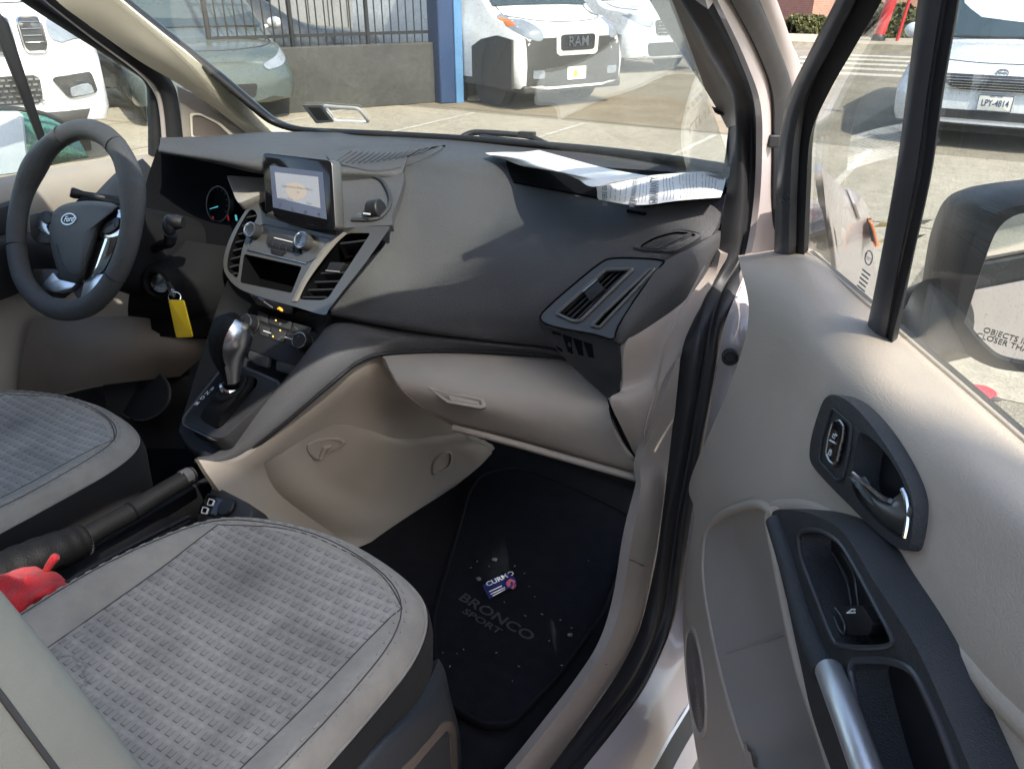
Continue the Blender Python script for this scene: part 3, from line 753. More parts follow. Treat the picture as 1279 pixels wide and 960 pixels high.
# oval badge with script
bc_ = HP(87, 274, .0285); bu = (HP(97, 273.5, .0285) - HP(77, 274.5, .0285)).normalized(); bn = (WN + V((-.25, 0, .0))).normalized(); bv = bn.cross(bu).normalized()
def ov(a, b, n=40): return [bc_ + bu * (a * math.cos(2 * math.pi * k / n)) + bv * (b * math.sin(2 * math.pi * k / n)) for k in range(n)]
mb = MB()
mb.prism([p + bn * .001 for p in ov(.021, .0105)], bn * -.012, 1)
mb.cavity([p + bn * .0025 for p in ov(.022, .0115)], [[p + bn * .0025 for p in ov(.0198, .0094)]], bn * -.0012, 1, 1, 0, skirt=bn * -.012)
mb.text('Ford', bc_ + bn * .0012, bu, bv, .0150, 1, .001, shear=.45, bold=.012)
mb.build('badge', ['dark_fine', 'satin_chrome'], wheel, smooth=40)
mb = MB(); ax_ = (HP(86, 322, 0) - HP(76, 321.5, 0)).normalized(); ay_ = WN.cross(ax_)
c = HP(80, 322, .0235); mb.text('AIRBAG', c, ax_, ay_, .0062, 0, .0006)
mb.tube([c + ax_ * a + ay_ * b for a, b in rect2(-.015, -.006, .015, .006)], .0005, 6, closed=True)
mb.build('airbag_lettering', 'ink_soft', wheel, smooth=0)

# ---- column, stalks, ignition
mb = MB()
c0, c1_ = W(0, -.02, -.02), W(0, -.03, -.22)
loops = []
for t, sx, sz in ((0, .062, .075), (.25, .07, .085), (.6, .075, .09), (1, .09, .1)):
    c = c0.lerp(c1_, t)
    loops.append([c + WX * (sx * math.copysign(abs(math.cos(a)) ** .6, math.cos(a))) + WU * (sz * math.copysign(abs(math.sin(a)) ** .6, math.sin(a))) for a in [2 * math.pi * k / 32 for k in range(32)]])
mb.loft(loops); column = mb.build('steering_column', 'dark_lower', van, smooth=60)
IG = Plane(PT(207, 350, 1.50), (.35, -.9, .15))
mb = MB(); mb.lathe(IG(207, 351, -.03), IG.n, [(.040, 0), (.038, .015), (.030, .032), (.024, .034), (.022, .030), (.021, .012), (0, .012)], 32); mb.build('ignition_housing', 'dark_lower', column)
mb = MB(); mb.lathe(IG(207, 351, -.02), IG.n, [(.0185, 0), (.0185, .022), (.015, .024), (.0, .024)], 32); mb.build('ignition_lock', 'satin_chrome', column)
# lower dash around the column
mb = MB(); mb.grid(dense(gridT([[(168, 290, 1.58), (230, 300, 1.57), (300, 310, 1.57)], [(165, 340, 1.555), (225, 350, 1.535), (292, 350, 1.57)], [(160, 380, 1.57), (225, 385, 1.56), (290, 385, 1.58)], [(160, 396, 1.62), (225, 402, 1.60), (280, 400, 1.60)]]), 6, 6), 0, .02); mb.build('lower_dash', 'dark_lower', D, smooth=60)
# right stalk
mb = MB(); pth2 = spline([PT(193, 310, 1.52), PT(204, 305, 1.49), PT(212, 302, 1.46), PT(213, 292, 1.445)], 5)
mb.tube(pth2, [.009 + .003 * (i / len(pth2)) for i in range(len(pth2))], 12)
mb.ell(PT(212, 281, 1.43), _r * .013, _u * .020, _f * .013); mb.tube([PT(213, 279, 1.43), PT(222, 277, 1.43), PT(229, 278, 1.43)], [.014, .0135, .011], 14)
mb.build('wiper_stalk', 'dark_fine', column, smooth=60)
# left stalk
mb = MB(); pl = spline([PT(150, 250, 1.56), PT(120, 246, 1.54), PT(100, 243, 1.52), PT(88, 240, 1.51)], 4); mb.tube(pl, [.008] * (len(pl) - 5) + [.009, .010, .0105, .0105, .009], 12); mb.build('indicator_stalk', 'dark_fine', column)
# curved bezel strip seen between wheel and door
mb = MB(); mb.grid(dense(gridT([[(118, 243, 1.70), (135, 225, 1.74), (150, 212, 1.78), (178, 198, 1.80)], [(130, 250, 1.68), (146, 232, 1.72), (160, 222, 1.75), (190, 212, 1.78)], [(150, 262, 1.66), (165, 252, 1.7), (180, 246, 1.73), (200, 240, 1.75)]]), 5, 4), 0, .02); mb.build('dash_end', 'dark_fine', D)
# ---- key with tag (hangs from the ignition)
key = thing('key', 'car key with a yellow plastic tag hanging from the ignition', 'key', PT(215, 370, 1.44))
kp = IG(209, 352, .006); ke = PT(216, 366, 1.445)
mb = MB(); mb.tube([kp, ke], [.0045, .006], 10); mb.ell(ke, V((.007, 0, 0)), V((0, .003, 0)), V((0, 0, .009)), 12, 8); mb.build('key_blade', 'satin_chrome', key)
rc = PT(218, 372, 1.435)
mb = MB(); mb.tube([rc + _r * (.0115 * math.cos(a)) + _u * (.011 * math.sin(a)) + _f * (.002 * math.sin(2 * a)) for a in [2 * math.pi * k / 28 for k in range(28)]], .0011, 8, closed=True); mb.build('key_ring', 'chrome', key)
TG = Plane(PT(225, 398, 1.432), (.25, -.93, .2))
mb = MB(); mb.prism(TG.L(rnd2([(210, 374.5), (229, 375), (240.5, 421), (220, 422)], 2.5, 4)), TG.n * -.0035); mb.build('key_tag', 'yellow_tag', key, bev=.0006)
mat('pod_grey', (.055, .057, .062), .42, bump=.2, bscale=900)
# ---- glovebox
gl = [
    [(482, 440, 1.455), (540, 437, 1.455), (600, 438, 1.45), (660, 441, 1.43), (715, 448, 1.40), (768, 478, 1.36)],
    [(478, 446, 1.43), (540, 446, 1.42), (600, 449, 1.405), (660, 458, 1.385), (716, 474, 1.355), (765, 494, 1.325)],
    [(487, 466, 1.40), (548, 470, 1.375), (605, 478, 1.36), (665, 488, 1.34), (716, 499, 1.32), (760, 508, 1.305)],
    [(500, 486, 1.39), (560, 496, 1.36), (618, 508, 1.345), (676, 519, 1.33), (724, 528, 1.315), (766, 536, 1.305)],
    [(530, 510, 1.40), (588, 520, 1.375), (640, 534, 1.36), (694, 548, 1.345), (740, 560, 1.335), (782, 566, 1.325)],
    [(566, 531, 1.42), (612, 541, 1.40), (660, 553, 1.385), (712, 567, 1.37), (756, 579, 1.36), (803, 588, 1.35)],
    [(570, 538, 1.46), (615, 548, 1.44), (662, 560, 1.425), (714, 574, 1.41), (757, 586, 1.40), (803, 595, 1.39)],
]
mb = MB(); mb.grid(dense(gridT(gl), 8, 6), 0, .012); gl_bvh = bvh_of(mb); glove = mb.build('glovebox', 'beige', D, smooth=60)
# latch: recessed grip
GL = Plane(PT(570, 497, 1.358), (PT(545, 486, 1.372) - PT(605, 502, 1.35)).cross(PT(560, 480, 1.368) - PT(566, 505, 1.353)))
if GL.n.dot(CAM - GL.o) < 0: GL.n = -GL.n
lo = rnd2([(533, 482), (604, 498), (607, 508), (600, 510), (560, 503), (552, 498)], 2)
li = rnd2([(540, 486), (601, 500), (602, 506), (562, 500), (556, 497)], 2)
mb = MB(); mb.cavity(GL.L(lo, .004), [GL.L(li, .004)], GL.n * -.012, 0, 0, 0, skirt=GL.n * -.006); mb.build('glovebox_latch', 'beige', D, bev=.0008)
mb = MB(); mb.prism(GL.L(rnd2([(560, 494), (597, 502), (598, 505), (563, 500)], 1), .003), GL.n * -.006); mb.build('latch_lever', 'beige', D, bev=.0008)
mb = MB(); mb.tube(spline(LT([(566, 534, 1.41), (590, 540, 1.395), (640, 553, 1.375), (700, 570, 1.36), (750, 584, 1.35), (800, 598, 1.345)]), 5), .0065, 10); mb.build('glovebox_lip', 'beige', D)
mb = MB(); mb.tube(spline(LT([(479, 447, 1.425), (489, 467, 1.396), (502, 487, 1.387), (531, 511, 1.396), (567, 532, 1.414)]), 5), .0016, 6)
mb.build('glovebox_gap', 'seat_recess', D)

# ---- console side trim (beige)
cs = [
    [(248, 574, .075), (300, 574, .09), (360, 525, .125), (420, 472, .165), (484, 440, .20)],
    [(262, 596, .085), (330, 592, .10), (395, 552, .135), (455, 508, .175), (512, 496, .235)],
    [(290, 630, .105), (365, 628, .12), (435, 590, .15), (498, 552, .195), (556, 526, .255)],
    [(340, 668, .13), (415, 668, .138), (485, 628, .162), (542, 586, .205), (592, 548, .275)],
    [(395, 705, .14), (462, 676, .152), (528, 636, .172), (577, 598, .20), (618, 560, .27)],
]
mb = MB(); mb.grid(dense(gridX(cs), 8, 8), 0, .012); cs_bvh = bvh_of(mb); ctrim = mb.build('console_side', 'beige', console, smooth=60)
# lower moulding standing slightly proud of the side
low = [
    [(262, 604), (330, 578), (380, 548), (418, 531), (455, 535), (500, 548), (540, 545), (570, 533)],
    [(280, 634), (355, 618), (405, 594), (450, 572), (485, 556), (520, 556), (552, 552), (585, 545)],
    [(322, 668), (415, 658), (470, 628), (510, 598), (545, 580), (570, 568), (590, 560), (605, 553)],
    [(392, 704), (462, 675), (505, 648), (540, 625), (565, 606), (585, 590), (600, 577), (613, 563)],
]
gg = [[on(cs_bvh, x, y, .006 if i > 0 else .0005, 1.5) for x, y in r] for i, r in enumerate(low)]
mb = MB(); mb.grid(dense(gg, 5, 6), 0, .003); low_bvh = bvh_of(mb); mb.build('lower_moulding', 'beige', console, smooth=70)
def onl(x, y, o): return on(low_bvh, x, y, o, 1.5)
for q, hk in (([(383, 556), (392, 550), (410, 546), (425, 547), (430, 551), (425, 557), (413, 562), (402, 570), (394, 573), (386, 566)], 1), ([(540, 580), (544, 572), (553, 564), (562, 562), (565, 568), (562, 580), (552, 587), (541, 592)], 0)):
    c2 = sp2(q, 3)
    mb = MB(); L_ = [onl(x, y, .004) for x, y in c2]; In = [onl(x, y, .004) for x, y in shrink2(c2, .82)]
    nrm = (CAM - L_[0]).normalized()
    mb.cavity(L_, [In], V((-.014, .006, 0)), 0, 0, 0, skirt=V((-.006, 0, 0)))
    if hk: mb.tube([onl(400, 572, .002), onl(404, 558, .004), onl(412, 556, .004)], [.005, .005, .003], 8)
    mb.build('hook' if hk else 'grip_recess', 'beige_grey', console, bev=.0008)

# ---- right-hand end vent pod
A_, B_, C_ = PT(757, 328, 1.255), PT(765, 415, 1.205), PT(680, 396, 1.29)
POD = Plane(A_, (B_ - A_).cross(C_ - A_))
if POD.n.dot(CAM - POD.o) < 0: POD.n = -POD.n
po = sp2([(674, 398), (682, 385), (716, 355), (750, 328), (766, 322), (800, 322), (828, 325), (826, 332), (800, 364), (772, 408), (766, 424), (742, 418), (690, 408)], 3)
h1 = rnd2([(695, 392), (757, 337), (791, 336), (725, 401), (716, 401)], 3)
h2 = rnd2([(739, 407), (754, 391), (811, 337), (818, 336), (749, 409)], 2)
mb = MB(); mb.cavity(POD.L(po), [POD.L(h1), POD.L(h2)], POD.n * -.05, 0, 1, 1, skirt=POD.n * -.03)
mb.build('end_vent_frame', ['pod_grey', 'black_void'], D, smooth=40)
mb = MB(); mb.tube(POD.L(h1, .001), .0035, 10, closed=True); mb.tube(POD.L(h2, .001), .003, 10, closed=True); mb.build('vent_rim', 'stack_silver', D)
mb = MB(); mb.tube(POD.L(shrink2(po, .99), .0005), .0016, 6, closed=True); mb.build('pod_seam', 'black_void', D)
mb = MB()
for k in range(4):
    t = (k + .5) / 4
    # long blades running up the slant, stepped edges
    xa, ya, xb, yb = 697 + 27 * t, 393 + 7 * t, 759 + 30 * t, 338 - 1 * t
    pts = []
    a, b = POD(xa, ya, -.006), POD(xb, yb, -.006)
    m1, m2 = a.lerp(b, .42), a.lerp(b, .6)
    dn = POD.n * -.022 + V((-.007, 0, .002))
    st = (POD(725, 401) - POD(716, 393)).normalized() * .003
    mb.prism([a, m1, m1 + st, m2 + st, m2, b, b + dn, a + dn], POD.n.cross(b - a).normalized() * .0025)
av2 = mb.build('air_vent', 'dash_dark', D, bev=.0006)
mb = MB(); mb.prism(POD.L(rnd2([(729, 365), (746, 350), (755, 360), (737, 376)], 1.5), .002), POD.n * -.02); mb.build('vent_tab', 'dark_fine', D, bev=.001)
mb = MB(); mb.tube([POD(728.5, 364, .003), POD(746, 349, .003)], .0012, 6); mb.build('tab_edge', 'satin_chrome', D)
mb = MB()
for k in range(6):
    t = (k + .6) / 6.2
    xa, ya = 741 + 70 * t, 404 - 65 * t
    mb.prism([POD(xa, ya - 3, -.005), POD(xa + 10, ya + 2 - 2 * t, -.005), POD(xa + 10, ya + 2, -.02), POD(xa, ya - 3, -.02)], V((.0005, .001, -.0016)))
mb.build('air_vent', 'dark_fine', D)
# dark lower louvre and wrap of the pod
lw = [
    [(672, 399, 1.312), (690, 407, 1.285), (740, 417, 1.243), (767, 424, 1.214)],
    [(678, 414, 1.318), (700, 428, 1.292), (742, 440, 1.252), (775, 442, 1.222)],
    [(700, 442, 1.325), (722, 456, 1.30), (748, 464, 1.265), (777, 462, 1.235)],
    [(728, 470, 1.325), (742, 480, 1.305), (758, 482, 1.28), (777, 480, 1.25)],
    [(754, 493, 1.32), (757, 496, 1.305), (761, 497, 1.29), (770, 489, 1.265)],
]
mb = MB(); mb.grid(dense(gridT(lw), 6, 6), 0, .02); lw_bvh = bvh_of(mb); mb.build('pod_shell', 'dash_dark', D, smooth=60)
mb = MB()
for k in range(4):
    x0 = 690 + 13 * k; y0 = 413 + 4.5 * k
    L_ = [on(lw_bvh, x, y, .0015) for x, y in [(x0, y0), (x0 + 11, y0 + 3.5), (x0 + 13, y0 + 26 - 2 * k), (x0 + 7, y0 + 22 - k)]]
    mb.prism(L_, V((0, .004, 0)))
mb.build('louvre', 'black_void', D)
sd = [
    [(767, 423, 1.212), (773, 407, 1.203), (801, 364, 1.197), (829, 328, 1.193), (866, 308, 1.20), (900, 288, 1.24)],
    [(773, 428, 1.208), (784, 410, 1.20), (810, 372, 1.195), (841, 340, 1.195), (872, 316, 1.205), (900, 296, 1.245)],
    [(780, 432, 1.216), (794, 414, 1.21), (818, 388, 1.21), (852, 357, 1.21), (878, 330, 1.225), (899, 308, 1.255)],
    [(780, 470, 1.26), (800, 440, 1.26), (825, 410, 1.26), (858, 375, 1.26), (882, 345, 1.265), (900, 320, 1.27)],
]
mb = MB(); mb.grid(dense(gridT(sd), 5, 5), 0, .012); mb.build('end_cap', 'dash_plastic', D, smooth=60)
# demister vent on top
dv = sp2([(793, 308), (812, 298), (838, 290), (858, 290), (875, 294), (862, 303), (840, 313), (815, 314), (797, 312)], 3)
dvi = sp2([(801, 310), (817, 300), (842, 293), (857, 293), (868, 295), (856, 303), (836, 311), (815, 312)], 3)
Lo = [on(pad_bvh, x, y, .005) for x, y in dv]; Li = [on(pad_bvh, x, y, .0055) for x, y in dvi]
mb = MB(); mb.cavity(Lo, [Li], V((0, .006, -.0055)), 0, 1, 1, skirt=V((0, .004, -.008))); mb.build('demister_vent', ['dash_plastic', 'black_void'], D)
mb = MB()
for k in range(6):
    x0 = 810 + 8.5 * k; y0 = 309 - 2.2 * k
    mb.tube([on(pad_bvh, x0, y0 + 2, .005), on(pad_bvh, x0 + 14 - k * .6, y0 - 8 + k * .8, .005)], .0011, 6)
mb.tube([on(pad_bvh, 822, 312, .0065), on(pad_bvh, 862, 294, .0065)], .0016, 6)
mb.build('demister_slats', 'dash_plastic', D)
mb = MB(); mb.tube([on(pad_bvh, 784, 264, .001), on(pad_bvh, 807, 268, .001)], .003, 8); mb.build('trim_notch', 'black_void', D)
# storage tray in the dash top, partly covered by the sheets
tray = rnd2([(625, 196), (720, 200), (905, 224), (905, 262), (860, 267), (806, 259), (745, 249), (640, 228)], 3)
tg = [[on(pad_bvh, a[0] + (b[0] - a[0]) * t, a[1] + (b[1] - a[1]) * t, .004) for t in [k / 6 for k in range(7)]] for a, b in (((632, 203), (905, 222)), ((634, 210), (905, 232)), ((637, 219), (903, 244)), ((642, 229), (805, 259)))]
mb = MB(); mb.grid(dense(tg, 3, 3), 0, .004); mb.build('dash_tray', 'black_void', D)

# ---- lilac-grey panel beside the footwell (lower A-pillar) and sill trim
kp_ = [
    [(893, 308, .735), (896, 310, .75), (900, 316, .765)],
    [(848, 358, .712), (872, 350, .735), (893, 345, .76)],
    [(808, 402, .690), (845, 395, .722), (878, 385, .757)],
    [(781, 430, .675), (828, 428, .715), (862, 420, .755)],
    [(777, 484, .675), (815, 470, .712), (851, 455, .75)],
    [(762, 500, .672), (802, 510, .712), (846, 500, .748)],
    [(782, 545, .690), (808, 552, .718), (841, 548, .745)],
    [(803, 590, .700), (816, 600, .72), (836, 600, .742)],
]
mb = MB(); mb.grid(dense(gridX(kp_), 6, 5), 0, .012); mb.build('kick_panel', 'beige_grey', van, smooth=60, label='grey beige side panel between dashboard end and door seal')
mb = MB(); mb.tube(spline([PX(x, y, q) for x, y, q in [(880, 332, .757), (858, 375, .745), (840, 410, .735), (826, 450, .726), (818, 490, .722), (806, 535, .72), (802, 580, .712)]], 5), .0018, 6); mb.build('panel_seam', 'beige_grey', van)
mb = MB(); mb.tube(spline([PX(x, y, q) for x, y, q in [(761, 498, .668), (768, 522, .675), (782, 552, .687), (802, 580, .70)]], 5), .0035, 8); mb.build('panel_gap', 'black_void', van)
sl = [
    [(846, 447, .751), (848, 446, .754), (850, 445, .757)],
    [(803, 570, .72), (820, 566, .735), (838, 562, .752)],
    [(800, 612, .728), (814, 613, .742), (830, 622, .752)],
    [(788, 680, .730), (804, 685, .742), (821, 697, .752)],
    [(776, 752, .732), (793, 748, .744), (813, 738, .752)],
    [(760, 802, .735), (778, 796, .746), (800, 784, .752)],
    [(736, 842, .735), (756, 840, .746), (775, 834, .752)],
    [(690, 902, .735), (712, 900, .746), (736, 890, .752)],
    [(640, 963, .735), (662, 962, .746), (688, 958, .752)],
    [(560, 1060, .735), (585, 1060, .746), (612, 1055, .752)],
]
mb = MB(); mb.grid(dense(gridX(sl), 5, 5), 0, .02); sl_bvh = bvh_of(mb); mb.build('sill_trim', 'beige_grey', van, smooth=60, label='scuffed grey beige trim along the door sill')
mb = MB()
for a, b, c in (((786, 698), (803, 706), (820, 714)), ((739, 826), (757, 829), (776, 833))):
    mb.tube([on(sl_bvh, *a, .0005), on(sl_bvh, *b, .0005), on(sl_bvh, *c, .0005)], .001, 6)
mb.build('trim_joint', 'seat_recess', van)

# ---- black door-opening seal on the body
sealL = [(838, -40, .745), (855, 0, .745), (886, 70, .742), (917, 122, .738), (921, 142, .738), (912, 215, .742), (902, 272, .748), (897, 302, .75), (889, 360, .752), (866, 400, .754), (850, 447, .755), (837, 560, .757), (826, 650, .757), (818, 705, .757), (800, 781, .757), (775, 834, .757), (736, 892, .757), (689, 957, .757), (612, 1056, .757)]
sealR = [(880, -40, .80), (897, 0, .80), (922, 52, .80), (946, 110, .80), (953, 145, .80), (951, 222, .80), (943, 302, .80), (925, 350, .80), (907, 405, .80), (897, 462, .80), (880, 560, .80), (868, 622, .80), (857, 699, .80), (846, 768, .80), (814, 846, .80), (778, 900, .80), (732, 958, .80), (660, 1050, .80)]
la = spline([PX(*p) for p in sealL], 8); lb = spline([PX(*p) for p in sealR], 8)
def resample(p, n):
    L = [0]
    for i in range(len(p) - 1): L.append(L[-1] + (p[i + 1] - p[i]).length)
    out = []; j = 0
    for k in range(n):
        d = L[-1] * k / (n - 1)
        while j < len(p) - 2 and L[j + 1] < d: j += 1
        out.append(p[j].lerp(p[j + 1], (d - L[j]) / max(1e-9, L[j + 1] - L[j])))
    return out
# pair the edges by nearest matching control points rather than by length
la = []; lb = []
pairs = [((838, -40), (880, -40)), ((855, 0), (897, 0)), ((886, 70), (931, 72)), ((910, 110), (948, 118)), ((920, 140), (953, 145)), ((916, 185), (953, 185)), ((909, 230), (951, 226)), ((901, 280), (945, 285)), ((896, 320), (937, 325)), ((887, 362), (923, 358)), ((866, 400), (907, 405)), ((850, 447), (897, 462)), ((837, 560), (880, 560)), ((826, 650), (866, 638)), ((818, 705), (857, 699)), ((800, 781), (846, 768)), ((775, 834), (814, 846)), ((736, 892), (778, 900)), ((689, 957), (732, 958)), ((612, 1056), (660, 1050))]
prof = [(0, .0), (.14, .016), (.30, .021), (.46, .012), (.56, .004), (.72, .012), (.86, .008), (1, -.006)]
rows = []
for (a, b) in pairs:
    p, q = PX(*a, .752), PX(b[0] + (5 if b[1] < 330 else 0), b[1], .802)
    w = q - p; tow = (CAM - p).normalized(); nn = (tow - w * (tow.dot(w) / w.length_squared)).normalized()
    rows.append([p + w * t + nn * h for t, h in prof])
mb = MB(); mb.grid(dense(rows, 3, 6), 0, .008); mb.build('door_seal', 'rubber', van, smooth=80)

# ---- painted body around the opening
body_px = [
    [(880, -40, .802), (897, -40, .806), (918, -40, .811)],
    [(896, 0, .802), (908, 0, .806), (921, 0, .811)],
    [(930, 72, .802), (940, 65, .806), (955, 62, .811)],
    [(950, 130, .802), (960, 125, .806), (973, 120, .811)],
    [(952, 190, .802), (960, 190, .806), (972, 190, .811)],
    [(948, 260, .802), (957, 260, .806), (972, 260, .811)],
    [(936, 325, .802), (950, 330, .812), (975, 330, .83)],
    [(905, 405, .802), (925, 410, .83), (965, 420, .87)],
    [(895, 462, .802), (918, 465, .835), (955, 470, .88)],
    [(878, 560, .802), (900, 565, .84), (940, 570, .89)],
    [(864, 640, .802), (885, 650, .84), (920, 660, .89)],
    [(855, 700, .802), (878, 712, .845), (915, 730, .89)],
    [(844, 768, .802), (868, 790, .845), (895, 810, .88)],
    [(812, 846, .802), (838, 862, .835), (861, 877, .862)],
    [(776, 900, .802), (806, 908, .835), (836, 918, .862)],
    [(730, 958, .802), (770, 960, .835), (808, 966, .862)],
    [(658, 1050, .802), (700, 1052, .835), (745, 1060, .862)],
]
mb = MB(); mb.grid(dense(gridX(body_px), 5, 5), 0, .01); body = mb.build('door_frame_body', 'van_paint', van, smooth=70)
# outer steps of the sill
edge = [PX(x, y, q) for x, y, q in [(915, 790, .885), (880, 838, .868), (861, 877, .862), (836, 918, .862), (808, 966, .862), (745, 1060, .862)]]
mb = MB(); e2 = spline(edge, 4)
mb.grid([[p, p + V((.004, 0, -.004))] for p in e2], 0, .002); mb.build('sill_edge', 'chrome' if False else 'white_mark', van)
mb = MB(); mb.grid([[p + V((.004, 0, -.004)), p + V((.016, 0, -.022)), p + V((.024, 0, -.03))] for p in e2], 0, .004); mb.build('sill_rubber', 'rubber', van)
mb = MB(); mb.grid([[p + V((.024, 0, -.03)), p + V((.038, 0, -.045)), p + V((.045, 0, -.06))] for p in e2], 0, .004); mb.build('sill_step', 'van_paint', van)
mb = MB(); mb.grid([[p + V((.045, 0, -.06)), p + V((.058, 0, -.09)), p + V((.055, 0, -.16))] for p in e2], 0, .004); mb.build('lower_seal', 'rubber_satin', van)
# strips right of the A pillar: seal and wing edge
def strip(name, m, L, bump=.006, th=.006):
    rows = []
    for a, b in L:
        p, q = PX(*a), PX(*b); w = q - p; tow = (CAM - p).normalized(); nn = (tow - w * (tow.dot(w) / w.length_squared)).normalized()
        rows.append([p, p + w * .3 + nn * bump, p + w * .7 + nn * bump, q])
    b = MB(); b.grid(dense(rows, 3, 5), 0, th); return b.build(name, m, van, smooth=80)
strip('wing_seal', 'rubber', [((898, -40, .812), (934, -40, .818)), ((913, 0, .812), (949, 0, .818)), ((946, 62, .812), (970, 52, .818)), ((966, 120, .812), (991, 117, .818)), ((967, 190, .812), (985, 190, .818)), ((966, 300, .812), (982, 300, .818))])
strip('wing_edge', 'van_paint', [((933, -40, .818), (952, -40, .826)), ((948, 0, .818), (970, 0, .826)), ((967, 52, .818), (986, 47, .826)), ((989, 116, .818), (1001, 94, .826)), ((985, 190, .818), (992, 180, .826))])
mb = MB(); c = PX(966, 176, .812); mb.box(c, V((.007, .004, 0)), V((-.003, .005, 0)), V((0, 0, .009))); mb.build('hinge_bump', 'rubber', van, bev=.002)
# plug in the hinge pillar
mb = MB(); mb.lathe(PX(912, 447, .832), V((.3, -.9, .1)), [(.0, -.002), (.007, -.002), (.009, .0015), (.011, .0015), (.0125, 0), (.0125, -.01)], 20); mb.build('grommet', 'rubber', van)

# ---- passenger A-pillar inner trim
ap = [
    [(790, -40, .70), (812, -40, .715), (835, -40, .735)],
    [(811, 0, .70), (833, 0, .715), (859, 0, .738)],
    [(838, 44, .70), (862, 42, .715), (890, 70, .738)],
    [(868, 92, .70), (892, 95, .715), (918, 122, .738)],
    [(893, 132, .70), (906, 130, .715), (921, 140, .738)],
    [(908, 160, .70), (914, 158, .715), (920, 156, .735)],
    [(906, 215, .70), (911, 212, .715), (916, 205, .735)],
]
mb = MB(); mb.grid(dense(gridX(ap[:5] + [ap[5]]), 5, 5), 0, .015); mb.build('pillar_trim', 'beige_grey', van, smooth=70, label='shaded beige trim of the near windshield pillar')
mb = MB(); mb.grid(dense(gridX([[(893, 141, .703), (908, 143, .71), (920, 145, .73)], [(909, 152, .703), (913, 150, .71), (920, 152, .73)], [(907, 185, .703), (911, 185, .71), (918, 185, .735)], [(905, 222, .703), (909, 222, .71), (914, 222, .735)], [(900, 275, .71), (904, 280, .72), (908, 280, .74)]]), 4, 5), 0, .012); mb.build('pillar_foot', 'dash_dark', van)

# ---- driver-side A pillar trim, seals, quarter grille
apl = [
    [(120, -25, -.565), (75, -25, -.60), (45, -25, -.635)],
    [(150, 0, -.565), (100, -5, -.60), (62, 0, -.635)],
    [(190, 33, -.555), (150, 32, -.59), (118, 37, -.63)],
    [(232, 66, -.54), (200, 72, -.575), (175, 77, -.62)],
    [(276, 100, -.525), (252, 110, -.56), (228, 108, -.60)],
    [(320, 133, -.51), (298, 145, -.54), (274, 140, -.58)],
    [(345, 152, -.50), (322, 163, -.52), (310, 168, -.55)],
    [(378, 166, -.49), (350, 172, -.50), (325, 178, -.53)],
]
mb = MB(); mb.grid(dense(gridX(apl), 5, 6), 0, .015); mb.build('pillar_trim', 'beige_sunlit', van, smooth=70, label='sunlit cream trim of the far windshield pillar')
mb = MB(); mb.grid(dense(gridX([[(222, 108, -.625), (262, 128, -.60), (312, 168, -.555)], [(226, 140, -.63), (262, 148, -.61), (308, 172, -.56)], [(229, 180, -.63), (260, 180, -.61), (300, 180, -.57)]]), 5, 5), 0, .01); qg_bvh = bvh_of(mb); mb.build('quarter_panel', 'beige_grey', van)
mb = MB(); q = [on(qg_bvh, x, y, .004, 1.8) for x, y in rnd2([(236, 141), (250, 141), (274, 152), (293, 170), (238, 172)], 4)]
qi = [on(qg_bvh, x, y, .004, 1.8) for x, y in rnd2([(239, 144), (250, 144), (272, 155), (288, 170), (240, 171)], 4)]
mb.cavity(q, [qi], V((-.003, .003, 0)), 0, 0, 1); mb.build('tweeter_grille', ['beige_sunlit', 'seat_recess'], van)
def strip2(name, m, L, bump=.006, th=.008, par=None):
    rows = []
    for a, b in L:
        p, q = PX(*a), PX(*b); w = q - p; tow = (CAM - p).normalized(); nn = (tow - w * (tow.dot(w) / w.length_squared)).normalized()
        rows.append([p, p + w * .3 + nn * bump, p + w * .7 + nn * bump, q])
    b = MB(); b.grid(dense(rows, 3, 5), 0, th); return b.build(name, m, par or van, smooth=80)
strip2('far_door_seal', 'rubber', [((40, -20, -.64), (65, -20, -.63)), ((50, -5, -.64), (82, 0, -.63)), ((118, 48, -.64), (150, 44, -.63)), ((178, 92, -.64), (200, 84, -.63)), ((198, 112, -.64), (218, 108, -.63)), ((205, 140, -.64), (224, 135, -.63)), ((209, 190, -.64), (230, 182, -.63))])
strip2('far_body_edge', 'van_paint', [((36, -20, -.66), (42, -20, -.645)), ((47, -5, -.66), (56, -3, -.645)), ((108, 44, -.66), (120, 47, -.645)), ((168, 88, -.66), (180, 92, -.645)), ((190, 112, -.66), (200, 113, -.645)), ((199, 140, -.66), (206, 140, -.645)), ((203, 190, -.66), (210, 190, -.645))])
# ---- driver door
ddoor = strip2('driver_door', 'rubber', [((8, -20, -.69), (38, -20, -.67)), ((24, 0, -.69), (48, -5, -.67)), ((90, 43, -.69), (110, 40, -.67)), ((160, 87, -.69), (172, 82, -.67)), ((180, 103, -.69), (192, 103, -.67)), ((184, 125, -.69), (199, 125, -.67)), ((185, 195, -.69), (205, 195, -.67))], .008, .02)
ddoor['label'] = 'far driver door with cream top and black window frame'
mb = MB(); mb.prism([PX(x, y, -.685) for x, y in [(0, 15), (12, 30), (63, 188), (55, 188), (-4, 40)]], V((-.012, 0, 0))); mb.build('window_divider', 'rubber', ddoor, bev=.003)
mb = MB(); mb.prism([PX(x, y, -.70) for x, y in [(-250, -200), (-40, -60), (24, 0), (95, 46), (182, 104), (187, 200), (0, 232), (-250, 290)]], V((-.004, 0, 0))); mb.build('driver_window', 'door_glass', ddoor)
